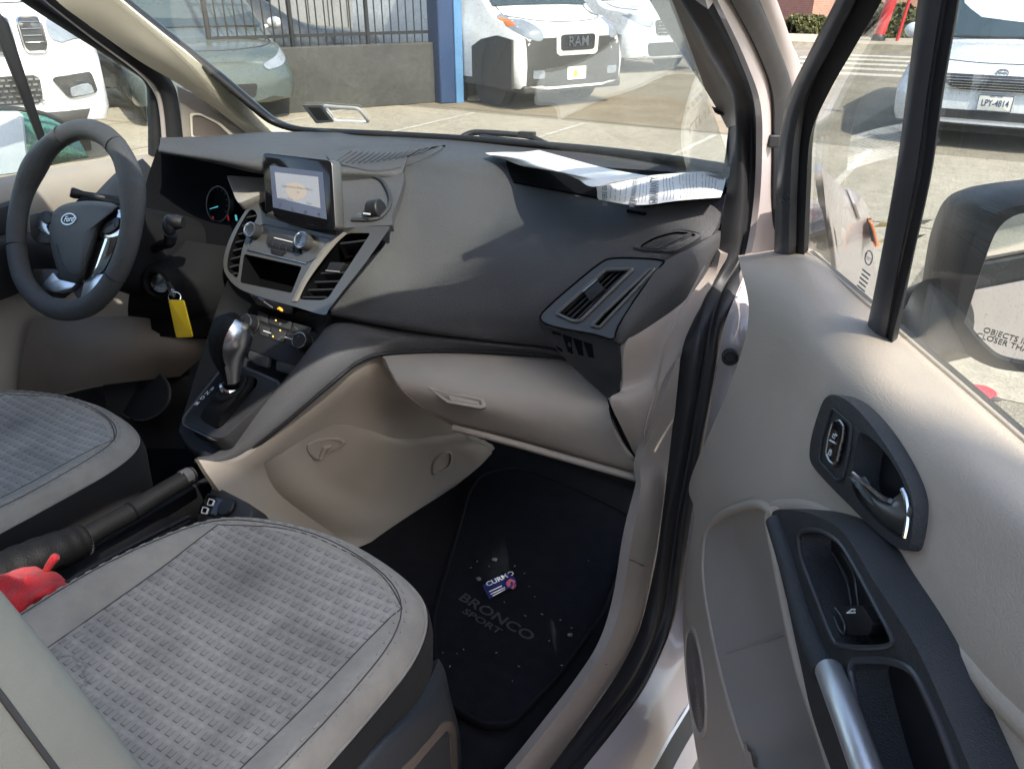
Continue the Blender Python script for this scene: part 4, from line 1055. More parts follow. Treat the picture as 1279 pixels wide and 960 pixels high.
dd = [
    [(-140, 255, -.69), (0, 222, -.69), (60, 211, -.69), (120, 201, -.69), (205, 190, -.69)],
    [(-140, 268, -.655), (0, 238, -.655), (60, 226, -.655), (130, 216, -.655), (212, 205, -.655)],
    [(-140, 300, -.64), (0, 275, -.64), (60, 262, -.64), (140, 250, -.64), (220, 240, -.64)],
    [(-140, 360, -.655), (0, 330, -.655), (70, 320, -.655), (150, 310, -.655), (225, 300, -.655)],
    [(-140, 430, -.645), (0, 400, -.645), (80, 390, -.645), (160, 380, -.645), (235, 370, -.645)],
    [(-140, 560, -.63), (0, 520, -.63), (90, 490, -.63), (170, 475, -.63), (240, 465, -.63)],
]
mb = MB(); mb.grid(dense(gridX(dd), 6, 6), 0, .02); mb.build('door_panel', 'beige', ddoor, smooth=60)
mb = MB(); mb.grid(dense(gridX([[(-60, 305, -.62), (0, 292, -.62), (60, 290, -.625), (100, 300, -.63)], [(-60, 318, -.595), (0, 303, -.595), (60, 302, -.60), (100, 312, -.61)], [(-60, 350, -.595), (0, 335, -.595), (60, 325, -.60), (100, 325, -.61)], [(-60, 385, -.62), (0, 375, -.62), (55, 352, -.62), (95, 340, -.63)]]), 5, 5), 0, .02); mb.build('door_armrest', 'dash_dark', ddoor, smooth=70)
mb = MB(); mb.prism([PX(x, y, -.615) for x, y in rnd2([(-6, 262), (24, 252), (32, 255), (33, 283), (-6, 296)], 3)], V((-.03, 0, 0))); mb.build('switch_plate', 'dash_dark', ddoor, bev=.002)
mb = MB()
for y in (266, 276): mb.prism([PX(x, yy, -.612) for x, yy in rnd2([(14, y - 2), (24, y - 4), (25, y + 4), (15, y + 6)], 1)], V((-.006, 0, 0)))
mb.build('door_switches', 'black_gloss', ddoor, bev=.001)
mb = MB()
for y in (268, 278): mb.tube([PX(18, y + 1, -.6105), PX(22, y, -.6105)], .0012, 6)
mb.build('switch_marks', 'white_mark', ddoor)
# footwell panels on the driver side
mb = MB(); mb.grid(dense(gridT([[(40, 398, 1.66), (180, 394, 1.61), (272, 392, 1.62)], [(30, 435, 1.66), (170, 434, 1.60), (262, 435, 1.62)], [(20, 500, 1.70), (120, 482, 1.66), (225, 470, 1.66)]]), 5, 5), 0, .015); mb.build('knee_panel', 'beige_shaded', D, smooth=60)
mb = MB(); mb.grid(dense(gridT([[(120, 440, 1.72), (170, 440, 1.70), (235, 440, 1.66)], [(130, 490, 1.72), (175, 490, 1.70), (240, 490, 1.66)], [(140, 560, 1.74), (190, 560, 1.72), (245, 560, 1.62)]]), 5, 5), 0, .02); mb.build('footwell_side', 'dash_dark', van, smooth=60)
SP = Plane(PT(178, 490, 1.685), (-.2, -.8, .5))
mb = MB(); mb.cavity(SP.L(ell2(176, 492, 36, 33, 40, -.3), .004), [SP.L(ell2(176, 492, 34.5, 31.5, 40, -.3), .004)], SP.n * -.002, 0, 0, 1, skirt=SP.n * -.004); mb.build('speaker_cover', ['rubber_satin', 'dark_fine'], van)

# ---- floor, firewall, shell of the cabin (closes the space, keeps sun out)
mb = MB()
mb.grid(dense([[V((-.67, -1.2, .36)), V((.07, -1.2, .36)), V((.73, -1.2, .36))], [V((-.67, .3, .36)), V((.07, .3, .36)), V((.73, .3, .36))], [V((-.67, 1.28, .365)), V((.07, 1.30, .365)), V((.73, 1.28, .365))], [V((-.67, 1.42, .42)), V((.07, 1.44, .42)), V((.76, 1.40, .42))], [V((-.67, 1.52, .62)), V((.07, 1.56, .62)), V((.76, 1.5, .62))], [V((-.67, 1.55, 1.0)), V((.07, 1.6, 1.0)), V((.76, 1.5, 1.0))]], 5, 5), 0, .02, see=V((0, .5, 1.0)))
mb.build('cabin_floor', 'carpet', van, smooth=60)
mb = MB(); mb.grid(dense([[V((-.66, y, 1.02)), V((-.675, y, .7)), V((-.66, y, .34))] for y in (-.5, .2, .9, 1.6)], 4, 4), 0, .02, see=V((0, .5, .8))); mb.build('side_lining', 'dash_dark', van)
# ================================================================= seats
def seat_plan(u, n=40):
    """closed outline of the cushion in plan, scaled by u about its middle"""
    pts = [(-.238, -.02), (-.238, .15), (-.236, .33), (-.222, .46), (-.185, .555), (-.12, .600), (0, .622), (.11, .607), (.185, .570), (.226, .50), (.238, .40), (.240, .2), (.240, -.02)]
    sp = spline([V((a, b, 0)) for a, b in pts], 4)
    cx, cy = 0, .30
    out = []
    for p in sp: out.append(V((cx + (p.x - cx) * u, cy + (p.y - cy) * (u if p.y > cy else (1 + (u - 1) * .2)), 0)))
    return out
def build_seat(name_label, cx, fy, with_back=True):
    seat = MB()
    # cushion: rings from the rim inwards and downwards
    lv = [(1.0, .585), (1.005, .62), (1.012, .655), (1.0, .682), (.975, .697), (.93, .707), (.87, .710), (.80, .706), (.72, .700), (.5, .694), (.25, .691), (.04, .690)]
    rings = []
    for u, z in lv:
        ring = []
        for p in seat_plan(u):
            dz = .010 * max(0, abs(p.x) / .24 - .6) - .012 * max(0, (p.y - .42) / .2) ** 2
            if u < .96: dz += .004 * math.sin(p.x * 40) * math.sin(p.y * 31) * .4
            ring.append(V((cx + p.x, fy + p.y, z + dz + .016)))
        rings.append(ring)
    return rings
S0X, S0Y = .416, 0.022
rings = build_seat('', S0X, S0Y)
side, top = rings[:4], rings[3:]
mb = MB(); mb.grid(side, 0, .004, see=None)
pseat = mb.build('passenger_seat', 'seat_side', van, smooth=60, label='near passenger seat with grey patterned cushion and stain marks')
def seat_parts(par, rings):
    top = rings[3:]
    mb = MB(); mb.grid(top, 0, 0, see=V((S0X, .3, 3)));
    # close the middle
    b = len(mb.v); mb.v += [p.copy() for p in top[-1]]; mb.f.append([b + i for i in range(len(top[-1]))]); mb.m.append(0)
    cb = mb.build('cushion', 'seat_cloth', par, smooth=80)
    return cb, bvh_of(mb)
cush, cush_bvh = seat_parts(pseat, rings)
def drop(x, y, off=.002):
    loc, n, i, d = cush_bvh.ray_cast(V((x, y, 2)), V((0, 0, -1)))
    return V((x, y, .70 + off)) if loc is None else V((x, y, loc.z + off))
# woven insert panel (uv in metres)
nx, ny = 26, 40; g = []; UVs = []
for j in range(ny + 1):
    row = []; ur = []
    for i in range(nx + 1):
        s = i / nx; t = j / ny
        x0 = S0X - .155 + .012 * (1 - t); x1 = S0X + .178
        x = x0 + (x1 - x0) * s
        yf = .607 - .055 * abs((x - S0X - .015) / .168) ** 2.4
        y = -.02 + (yf + .02) * t
        row.append(drop(x, y, .0035 * min(1, min(s, 1 - s, 1 - t) * 12))); ur.append((x, y))
    g.append(row); UVs.append(ur)
mb = MB(); mb.grid(g, 0, 0, see=V((S0X, .3, 3)), uv=lambda a, c, nr, nc: UVs[a][c]); mb.build('woven_insert', 'seat_weave', pseat, smooth=80)
mb = MB(); edge = [g[j][0] for j in range(ny + 1)] + [g[ny][i] for i in range(1, nx + 1)] + [g[j][nx] for j in range(ny - 1, -1, -1)]
mb.tube(edge, .0011, 6); mb.build('insert_seam', 'stitch_dark', pseat)
# twin top-stitch lines around the bolster
def stitch_line(u, name, m, r=.0012, dash=True, par=pseat, rr=None):
    ring = []
    for p in seat_plan(u):
        ring.append(drop(S0X + p.x, S0Y + p.y, .0008))
    pl = resample(ring, 240)
    mb = MB()
    if dash:
        for k in range(0, 236, 3): mb.tube([pl[k], pl[k + 1].lerp(pl[k + 2], .3)], r, 5)
    else: mb.tube(pl, r, 6)
    return mb.build(name, m, par)
stitch_line(.905, 'bolster_seam', 'stitch_dark', .0008, False); stitch_line(.885, 'stitching', 'stitch'); stitch_line(.925, 'stitching', 'stitch')
ring = rings[3]
pl = resample([p + V((0, 0, -.012)) + (p - V((S0X, .3, p.z))).normalized() * .003 for p in ring], 260)
mb = MB()
for k in range(0, 256, 3): mb.tube([pl[k], pl[k + 1].lerp(pl[k + 2], .3)], .0009, 5)
mb.build('stitching', 'stitch', pseat)
mb = MB(); mb.tube(resample([p + V((0, 0, .001)) for p in rings[3]], 160), .0024, 6); mb.build('edge_piping', 'seat_cloth', pseat)
# backrest
mb = MB(); rings_ = []
FR = [(-1.0, -.03), (-1.0, .05), (-.9, .092), (-.78, .085), (-.6, .03), (-.3, .01), (0, .005), (.3, .01), (.50, .02), (.62, .055), (.71, .095), (.785, .112), (.84, .108), (.90, .085), (.95, .03), (.96, -.03), (.92, -.10), (.7, -.13), (0, -.145), (-.7, -.13), (-.95, -.10)]
for t, kw, kd in [(k / 10, 1, 1) for k in range(11)] + [(1.05, .97, .93), (1.085, .88, .75), (1.105, .7, .5), (1.11, .3, .2)]:
    z = .66 + .62 * t; yb = .12 - .12 * t ** 1.15; w = (.235 - .03 * min(1, t) ** 3) * kw
    L_ = [V((S0X + w * sx, yb - .02 + (fy + .02) * kd, z)) for sx, fy in FR]
    rings_.append(spline(L_, 3, True))
mb.loft(rings_, 0); bk_bvh = bvh_of(mb); back = mb.build('backrest', 'backrest_cloth', pseat, smooth=80)
mb = MB(); hc = V((S0X, -.055, 1.475))
mb.loft([[hc + V((a * k * .125, d, b * k * .085)) for a, b in [(math.copysign(abs(math.cos(q)) ** .6, math.cos(q)), math.copysign(abs(math.sin(q)) ** .6, math.sin(q))) for q in [2 * math.pi * i / 28 for i in range(28)]]] for k, d in ((.6, .05), (.9, .042), (1, .02), (1, -.02), (.88, -.045), (.55, -.05))])
mb.build('headrest', 'backrest_cloth', pseat, smooth=80)
for sx in (-.06, .06):
    mb = MB(); mb.tube([V((S0X + sx, -.055, 1.31)), V((S0X + sx, -.055, 1.42))], .006, 8); mb.build('headrest_post', 'satin_chrome', pseat)
mb = MB()
seam = spline([on(bk_bvh, x, y, .001, .5) for x, y in [(-60, 800), (-20, 845), (0, 868), (35, 915), (70, 962), (110, 1015)]], 5)
_unused = spline([V((S0X + .2367 * (1 - .1 * t ** 3) + .003, .12 - .12 * t ** 1.15 + .005, .66 + .62 * t)) for t in (0, .15, .3, .45, .6, .8, 1)], 5)
mb.tube(seam, .0022, 8); mb.build('backrest_seam', 'stitch_dark', pseat)
# driver's seat = copy of the passenger's, further forward
def copy_tree(o, parent, d=None):
    c = o.copy(); COL.objects.link(c); c.parent = parent
    if d is not None: c.location = o.location + d
    for ch in [x for x in bpy.data.objects if x.parent == o and x != c]: copy_tree(ch, c)
    return c
dseat = copy_tree(pseat, van, V((-.694, .072, -.010))); dseat.name = 'driver_seat'; dseat['label'] = 'far driver seat with grey patterned cushion behind the steering wheel'
# plastic shield and recline recess on the passenger seat
pb = [
    [(430, 960, .650), (470, 918, .652), (505, 885, .650), (535, 850, .640), (548, 822, .625)],
    [(445, 975, .668), (490, 925, .670), (525, 892, .666), (548, 862, .652), (556, 838, .635)],
    [(470, 1000, .675), (515, 950, .675), (545, 910, .67), (560, 885, .66), (563, 870, .645)],
    [(520, 1040, .675), (550, 995, .675), (566, 950, .67), (570, 925, .66), (572, 905, .645)],
    [(540, 1080, .67), (570, 1040, .67), (575, 1000, .665), (576, 965, .655), (577, 945, .64)],
]
mb = MB(); mb.grid(dense(gridX(pb), 6, 6), 0, .012); pb_bvh = bvh_of(mb); shield = mb.build('seat_base', 'seat_plastic', pseat, smooth=60)
ro = rnd2([(495, 965), (553, 901), (562, 900), (567, 910), (570, 990), (500, 995)], 4); ri = rnd2([(506, 968), (536, 932), (555, 911), (560, 914), (563, 990), (506, 990)], 4)
mb = MB(); mb.cavity([on(pb_bvh, x, y, .003) for x, y in ro], [[on(pb_bvh, x, y, .003) for x, y in ri]], V((-.02, 0, -.004)), 0, 0, 0, skirt=V((-.006, 0, 0))); mb.build('recline_recess', 'seat_recess', pseat, bev=.001)
mb = MB(); mb.grid(dense([[V((.20, .05, .60)), V((.42, .05, .60)), V((.63, .05, .60))], [V((.20, .52, .60)), V((.42, .56, .60)), V((.63, .5, .60))], [V((.21, .55, .50)), V((.42, .57, .50)), V((.62, .52, .50))], [V((.22, .5, .38)), V((.42, .5, .38)), V((.62, .48, .38))]], 4, 4), 0, .02); mb.build('seat_frame', 'dark_fine', pseat)

# ================================================================= floor console, handbrake, power sockets
mb = MB()
fc = [[V((-.02, -.2, .60)), V((.05, -.2, .615)), V((.12, -.2, .615)), V((.165, -.2, .60))],
      [V((-.02, .3, .60)), V((.05, .3, .615)), V((.12, .3, .615)), V((.165, .3, .60))],
      [V((-.02, .55, .59)), V((.05, .55, .60)), V((.115, .55, .62)), V((.145, .55, .605))],
      [V((-.02, .64, .57)), V((.05, .64, .585)), V((.105, .64, .60)), V((.138, .64, .585))],
      [V((-.01, .72, .50)), V((.05, .72, .52)), V((.09, .70, .54)), V((.13, .70, .52))],
      [V((.0, .74, .36)), V((.05, .74, .36)), V((.09, .71, .36)), V((.13, .71, .36))]]
mb.grid(dense(fc, 5, 5), 0, .02); fconsole = mb.build('floor_console', 'dark_fine', van, smooth=60)
mb = MB()
mb.grid(dense([[V((-.02, y, .60)), V((-.028, y, .5)), V((-.028, y, .36))] for y in (-.2, .3, .6, .73)], 3, 3), 0, .01, see=V((-1, 0, .5)))
mb.grid(dense([[V((.165 - .03 * (y > .45), y, .60)), V((.168 - .03 * (y > .45), y, .5)), V((.168 - .03 * (y > .45), y, .36))] for y in (-.2, .3, .5, .69)], 3, 3), 0, .01)
mb.build('console_cheek', 'dark_fine', fconsole)
mb = MB()
for o, r in ((0, .0035), (7, .003)):
    mb.tube(spline([PX(x, y + o * .8, q) for x, y, q in [(70, 735, .135), (130, 700, .135), (190, 668, .135), (236, 645, .125)]], 4), r, 10)
mb.build('console_rail', 'dark_fine', fconsole)
US = Plane(PX(277, 628, .115), (-.1, -.55, .82))
mb = MB(); mb.prism(US.L(rnd2([(244, 646), (264, 610), (270, 607), (311, 628), (316, 637), (306, 660), (250, 668)], 4)), US.n * -.05); mb.build('socket_panel', 'dash_dark', fconsole, bev=.004)
mb = MB(); mb.prism(US.L(rnd2([(246, 640), (259, 615), (279, 624), (269, 645)], 2), .002), US.n * -.003); mb.build('usb_plate', 'black_gloss', fconsole, bev=.001)
mb = MB()
for x, y in ((263, 626.5), (255.5, 636.5)):
    q = rnd2([(x - 5, y + 4), (x - 2.2, y - 4.5), (x + 5, y - 2.5), (x + 2.2, y + 5)], 1.2); qi = shrink2(q, .68)
    mb.cavity(US.L(q, .0045), [US.L(qi, .0045)], US.n * -.004, 0, 1, 1, skirt=US.n * -.003)
mb.build('usb_port', ['white_mark', 'black_void'], fconsole)
mb = MB(); mb.lathe(US(285, 634, .0), US.n, [(.017, 0), (.017, .006), (.015, .008), (.0, .008)], 28); mb.build('socket_cap', 'dark_fine', fconsole)
# handbrake
hb = [PX(85, 688, .042), PX(118, 664, .042), PX(160, 641, .042), PX(200, 616, .042), PX(232, 597, .042), PX(240, 592, .042)]
hp = spline(hb, 5)
mb = MB(); mb.tube(hp, [.0165 - .0015 * (i / len(hp)) for i in range(len(hp))], 16); hbrake = mb.build('handbrake', 'leather', van, smooth=80)
mb = MB(); mb.tube([PX(228, 598, .042), PX(236, 594, .042), PX(241, 591.5, .042)], [.0155, .0155, .013], 16); mb.tube([PX(225, 592, .042), PX(233, 588, .042)], .005, 8); mb.build('brake_button', 'rubber_satin', hbrake)
mb = MB(); c = PX(163, 639, .042); mb.tube([c, c + (hp[12] - hp[10]).normalized() * .003], [.0168, .0168], 16); mb.build('grip_joint', 'black_void', hbrake)
mb = MB(); bp = [PX(-40, 738, .035), PX(10, 714, .035), PX(50, 696, .04), PX(85, 682, .042), PX(105, 673, .042)]; bp2 = spline(bp, 6)
mb.tube(bp2, [.033 - .010 * (i / len(bp2)) ** 2 + .0008 * math.sin(i * 1.7) for i in range(len(bp2))], 18, flat=1.0); mb.build('brake_boot', 'leather', hbrake, smooth=80)
mb = MB(); c = PX(104, 675, .042); tan = (bp2[-1] - bp2[-3]).normalized(); xx = tan.cross(V((0, 0, 1))).normalized(); yy = tan.cross(xx)
for k in range(30):
    a = 2 * math.pi * k / 30; p = c + (xx * math.cos(a) + yy * math.sin(a)) * .0235
    mb.tube([p - tan * .002, p + tan * .002], .0012, 5)
mb.build('boot_stitching', 'stitch_dark', hbrake)
# red cloth lying on the console
cl = [[(-60, 715, 0.672), (-10, 708, 0.674), (30, 706, 0.680), (55, 710, 0.684), (74, 717, 0.682), (88, 729, 0.677)],
      [(-60, 735, 0.687), (-10, 721, 0.702), (28, 720, 0.712), (52, 723, 0.706), (70, 728, 0.700), (85, 734, 0.684)],
      [(-60, 760, 0.692), (-10, 742, 0.702), (24, 741, 0.706), (46, 742, 0.712), (62, 743, 0.702), (76, 742, 0.684)],
      [(-60, 790, 0.692), (-10, 768, 0.697), (20, 760, 0.702), (38, 757, 0.700), (50, 754, 0.692), (62, 751, 0.676)],
      [(-60, 815, 0.682), (-10, 790, 0.682), (18, 777, 0.684), (33, 770, 0.678), (42, 764, 0.672), (52, 758, 0.662)]]
gc = dense(gridZ(cl), 7, 7)
for r in gc:
    for p in r:
        p.z += .0022 * math.sin(p.x * 150 + p.y * 60) + .0012 * math.sin(p.y * 190 - p.x * 70)
cloth = thing('cloth', 'crumpled red cloth lying on the console beside the near seat', 'cloth', PX(40, 740, .10))
mb = MB(); mb.grid(gc, 0, .006); mb.build('cloth_sheet', 'red_cloth', cloth, smooth=80)
mb = MB(); mb.tube(spline([PZ(57, 714, .690), PZ(62, 705, .704), PZ(67, 698, .714), PZ(71, 694, .718)], 4), [.0035, .0045, .005, .005, .0055, .0055, .0055, .006, .006, .006, .006, .006, .0045], 10, flat=1.4); mb.build('cloth_loop', 'red_cloth', cloth, smooth=80)

# ================================================================= floor mat and what lies on it
def floor(px, py, z=.383): return PZ(px, py, z)
mo = rnd2([(540, 770), (572, 660), (585, 612), (600, 590), (640, 581), (668, 587), (735, 616), (792, 644), (783, 690), (752, 770), (700, 842), (640, 905), (600, 905), (545, 870)], 14, 4)
fm = MB(); fm.prism([floor(x, y) for x, y in mo], V((0, 0, -.012)))
mat_o = fm.build('floor_mat', 'mat_carpet', None, bev=.003); tag(mat_o, 'black carpet floor mat lettered BRONCO SPORT in the near footwell', 'floor mat')
mb = MB(); mb.tube([floor(x, y, .383) for x, y in shrink2(mo, .985)], .0035, 8, closed=True); mb.build('mat_binding', 'carpet', mat_o)
A0, A1 = floor(574, 744, .3845), floor(663, 796, .3845)
xd = (A1 - A0).normalized(); yd = V((0, 0, 1)).cross(xd)
mb = MB(); mb.text('BRONCO', floor(619, 769.5, .3838), xd, yd, .030, 0, .0003, bold=.02, shear=0); 
# widen the lettering: stretch along xd to the length in the photo
c0 = floor(619, 769.5, .3838); L0 = (A1 - A0).length
xs = [(p - c0).dot(xd) for p in mb.v]; k = L0 / (max(xs) - min(xs))
mb.v = [p + xd * ((p - c0).dot(xd) * (k - 1)) for p in mb.v]
m2 = MB(); c1 = floor(611, 774, .3838); c1 = c0 - yd * .025 - xd * .012
m2.text('SPORT', c1, xd, yd, .019, 0, .0003, bold=.02)
xs = [(p - c1).dot(xd) for p in m2.v]; k2 = L0 * .52 / (max(xs) - min(xs))
m2.v = [p + xd * ((p - c1).dot(xd) * (k2 - 1)) for p in m2.v]
b = len(mb.v); mb.v += m2.v; mb.f += [[b + i for i in f] for f in m2.f]; mb.m += m2.m
mb.build('mat_lettering', 'mat_text', mat_o, smooth=0)
# blue packet
pk = thing('packet', 'small torn blue packet with white lettering lying on the floor mat', 'packet', floor(625, 732, .384))
pg = [[(603, 731, .389), (612, 724, .391), (624, 719, .396), (636, 716, .401), (643, 721, .398)],
      [(606, 738, .387), (616, 731, .390), (628, 727, .395), (639, 724, .399), (645, 728, .395)],
      [(611, 747, .386), (620, 742, .388), (630, 737, .392), (636, 734, .394), (640, 735, .390)]]
gp = dense(gridZ(pg), 5, 5)
mb = MB(); mb.grid(gp, 0, .002); pk_bvh = bvh_of(mb); pks = mb.build('wrapper', 'packet_blue', pk, smooth=80)
xd = (floor(634, 719) - floor(614, 726)).normalized(); yd = V((0, 0, 1)).cross(xd)
mb = MB(); mb.text('CURMO', on(pk_bvh, 625, 723.5, .0015), xd + V((0, 0, .12)), yd, .0165, 0, .0012, bold=.02)
for k, (x0, y0, x1, y1) in enumerate([(611, 739, 627, 731.5), (613, 742, 631, 733.5), (615, 744.5, 631, 736)]):
    mb.tube([on(pk_bvh, x0, y0, .001), on(pk_bvh, (x0 + x1) / 2, (y0 + y1) / 2, .001), on(pk_bvh, x1, y1, .001)], .0012, 5)
mb.build('packet_lettering', 'white_mark', pk, smooth=0)
mb = MB(); mb.prism([on(pk_bvh, x, y, .0018) for x, y in [(632, 728), (637, 723), (643, 725), (645, 731), (640, 735), (634, 733)]], V((0, 0, -.001))); mb.build('packet_emblem', 'packet_red', pk)
mb = MB(); mb.prism([on(pk_bvh, x, y, .002) for x, y in [(637, 731), (644, 732), (639, 737), (635.5, 738)]], V((0, 0, -.001))); mb.build('torn_edge', 'paper', pk)
# crumbs
k = 0
for (x, y, s, nm, lb) in [(598, 724, 1.9, 'pebble', 'pale pebble on the black mat beside the blue packet'), (618, 700, 2.0, 'pebble', 'dull grey lump on the black mat above the blue packet'), (712, 794, 1.6, 'pebble', 'largest pale fleck on the mat close to the door sill')]:
    mb = MB(); c = floor(x, y, .3835); mb.ell(c + V((0, 0, .003)), V((.0028 * s, .001, 0)), V((0, .0022 * s, 0)), V((0, 0, .0016 * s)), 9, 6)
    for p in mb.v: p += V((rnd.uniform(-1, 1), rnd.uniform(-1, 1), 0)) * .0009
    o = mb.build(nm, 'pebble_dull', None, smooth=30); tag(o, lb, 'pebble')
crumb_src = None
for (x, y, s) in [(596, 701), (588, 709), (611, 707), (655, 716), (643, 707), (661, 732), (656, 769), (700, 774), (714, 788), (677, 767), (571, 816), (577, 812), (648, 832), (702, 831), (553, 815), (630, 752), (610, 758), (560, 830), (620, 815), (686, 800), (640, 850), (585, 880), (605, 690), (668, 745), (735, 700)] and [(a, b, rnd.uniform(.5, 1.1)) for a, b in [(596, 701), (588, 709), (611, 707), (655, 716), (643, 707), (661, 732), (656, 769), (700, 774), (714, 784), (677, 767), (571, 816), (579, 811), (648, 832), (702, 831), (553, 815), (630, 752), (610, 758), (562, 832), (620, 815), (686, 800), (640, 850), (668, 745), (735, 700)]]:
    c = floor(x, y, .384)
    if crumb_src is None:
        mb = MB(); mb.ell(V((0, 0, .001)), V((.0028, .0006, 0)), V((0, .0012, 0)), V((0, 0, .0010)), 7, 5)
        o = mb.build('crumb', 'crumb', None, smooth=30); crumb_src = o
        tag(o, 'tiny pale crumb scattered on the black floor mat', 'crumb', 'crumbs scattered on the floor mat')
    else: o = crumb_src.copy(); COL.objects.link(o)
    o.location = c; o.rotation_euler = (0, 0, rnd.uniform(0, 6.28)); o.scale = (s, s * rnd.uniform(.6, 1.5), s)
# ================================================================= open passenger door (plane measured from its sill line)
DO = V((.911, 1.093, 1.09)); DE = V((.526, -.85, 0)).normalized(); DN = V((-.85, -.526, 0)).normalized()
DP = Plane(DO, DN)
def DD(x, y, d): return DP(x, y, d)
def DL(pts, d): return [DP(x, y, d) for x, y in pts]
dp = [
    [(922, 319, .060), (1003, 313, .0), (1072, 370, .0), (1146, 434, .0), (1222, 500, .0), (1312, 580, .0), (1420, 680, .0)],
    [(924, 330, .088), (1000, 338, .050), (1068, 408, .050), (1143, 478, .045), (1225, 548, .045), (1318, 625, .045), (1425, 720, .045)],
    [(935, 395, .098), (994, 405, .088), (1062, 470, .082), (1143, 545, .080), (1230, 612, .080), (1324, 685, .08), (1430, 770, .08)],
    [(912, 480, .104), (978, 500, .100), (1050, 562, .096), (1138, 645, .094), (1235, 715, .094), (1330, 780, .094), (1435, 850, .094)],
    [(862, 600, .112), (955, 612, .112), (1040, 680, .108), (1135, 765, .105), (1240, 820, .105), (1335, 870, .105), (1440, 920, .105)],
    [(867, 645, .110), (948, 655, .110), (1032, 740, .106), (1135, 830, .105), (1240, 880, .105), (1340, 930, .105), (1440, 970, .105)],
    [(853, 745, .108), (930, 760, .106), (1028, 830, .106), (1140, 900, .106), (1250, 950, .106), (1345, 990, .106), (1440, 1020, .106)],
    [(859, 865, .108), (940, 880, .108), (1040, 930, .108), (1150, 990, .108), (1255, 1030, .108), (1350, 1060, .108), (1440, 1080, .108)],
    [(882, 1010, .110), (965, 1030, .110), (1060, 1050, .110), (1160, 1080, .110), (1260, 1100, .11), (1350, 1120, .11), (1440, 1140, .11)],
]
gd = dense([[DD(*p) for p in r] for r in dp], 8, 6)
ao = sp2([(964, 648), (968, 637), (985, 636), (1012, 641), (1045, 657), (1066, 682), (1088, 720), (1118, 765), (1148, 815), (1180, 885), (1210, 955), (1245, 1040), (1200, 1075), (1090, 1075), (1066, 1040), (1043, 975), (1015, 895), (1000, 830), (985, 760), (972, 695)], 3)
ho = sp2([(1033, 495), (1043, 493), (1062, 503), (1085, 527), (1108, 558), (1128, 592), (1139, 620), (1141, 645), (1138, 678), (1132, 687), (1118, 682), (1090, 660), (1062, 632), (1035, 605), (1014, 580), (1011, 562), (1016, 535), (1026, 505)], 3)
mb = MB(); mb.grid(gd, 0, .02); dp_bvh = bvh_of(mb)
pko = [(885, 666), (900, 645), (925, 633), (950, 629), (964, 640), (968, 700), (976, 745), (988, 797), (1006, 855), (1024, 905), (1042, 960), (1080, 1055), (992, 1060), (950, 976), (920, 900), (899, 822), (885, 750), (881, 705)]
cut = [shrink2(ao, .9), shrink2(ho, .93), pko]
def in_cut(p):
    x, y = to_px(p); return any(inside(c, x, y) for c in cut)
mb = MB(); mb.grid(dense([[DD(*p) for p in r] for r in dp], 24, 16), 0, .004, skip=in_cut)
door = mb.build('passenger_door', 'beige_door', van, smooth=60, label='near passenger door swung open, beige inner panel with black armrest')
def od(x, y, off=.002): return on(dp_bvh, x, y, off, .6)
# outer skin behind the panel
mb = MB(); mb.grid(dense([[DO + DE * a + V((0, 0, b)) - DN * (.03 + .03 * math.sin(max(0, -b) * 4)) for a in (-.06, .3, .7, 1.05)] for b in (-.03, -.25, -.5, -.68)], 4, 4), 0, .01, see=V((3, 3, 1))); mb.build('door_skin', 'van_paint', door)
# beige raised ridge sweeping above the armrest, and pocket panel in front of it
rp = [(962, 637), (975, 633), (1003, 634), (1040, 650), (1075, 686), (1110, 728), (1150, 772), (1200, 826), (1250, 880), (1310, 940), (1370, 1000)]
mb = MB(); mb.tube(spline([od(x, y, -.009) for x, y in rp], 5), .013, 12); mb.build('door_ridge', 'beige_door', door, smooth=80)
pk_px = [
    [(886, 664, .003), (900, 645, .003), (925, 634, .003), (950, 629, .003), (966, 640, .004)],
    [(884, 676, .002), (904, 662, -.012), (930, 652, -.014), (950, 648, -.012), (967, 656, .004)],
    [(882, 705, .002), (908, 705, -.026), (935, 703, -.028), (956, 700, -.020), (971, 702, .004)],
    [(886, 750, .002), (914, 765, -.030), (942, 763, -.034), (966, 752, -.024), (980, 747, .004)],
    [(900, 822, .002), (930, 830, -.030), (956, 826, -.034), (980, 812, -.024), (995, 803, .004)],
    [(921, 900, .002), (952, 905, -.030), (978, 896, -.032), (1006, 884, -.024), (1024, 880, .004)],
    [(951, 975, .002), (980, 980, -.028), (1008, 970, -.030), (1034, 962, -.022), (1052, 960, .004)],
    [(994, 1062, .002), (1020, 1060, -.026), (1044, 1052, -.028), (1068, 1050, -.02), (1090, 1056, .004)],
]
gp = dense([[od(x, y, d + .002) for x, y, d in r] for r in pk_px], 6, 6)
mb = MB(); mb.grid(gp, 0, .004); pk_b = bvh_of(mb); mb.build('map_pocket', 'beige_grey', door, smooth=80)
mb = MB(); mb.tube(spline([on(pk_b, x, y, .0006, .7) for x, y in [(908, 815), (930, 808), (955, 800), (980, 791)]], 4), .0015, 6); mb.build('pocket_seam', 'beige_grey', door)
mb = MB(); mb.tube(spline([od(x, y, .001) for x, y in [(968, 640), (950, 629), (925, 633), (900, 645), (885, 665), (881, 705), (885, 750), (899, 822), (920, 900), (950, 976), (992, 1062)]], 5), .006, 10); mb.build('pocket_rim', 'beige_door', door, smooth=80)
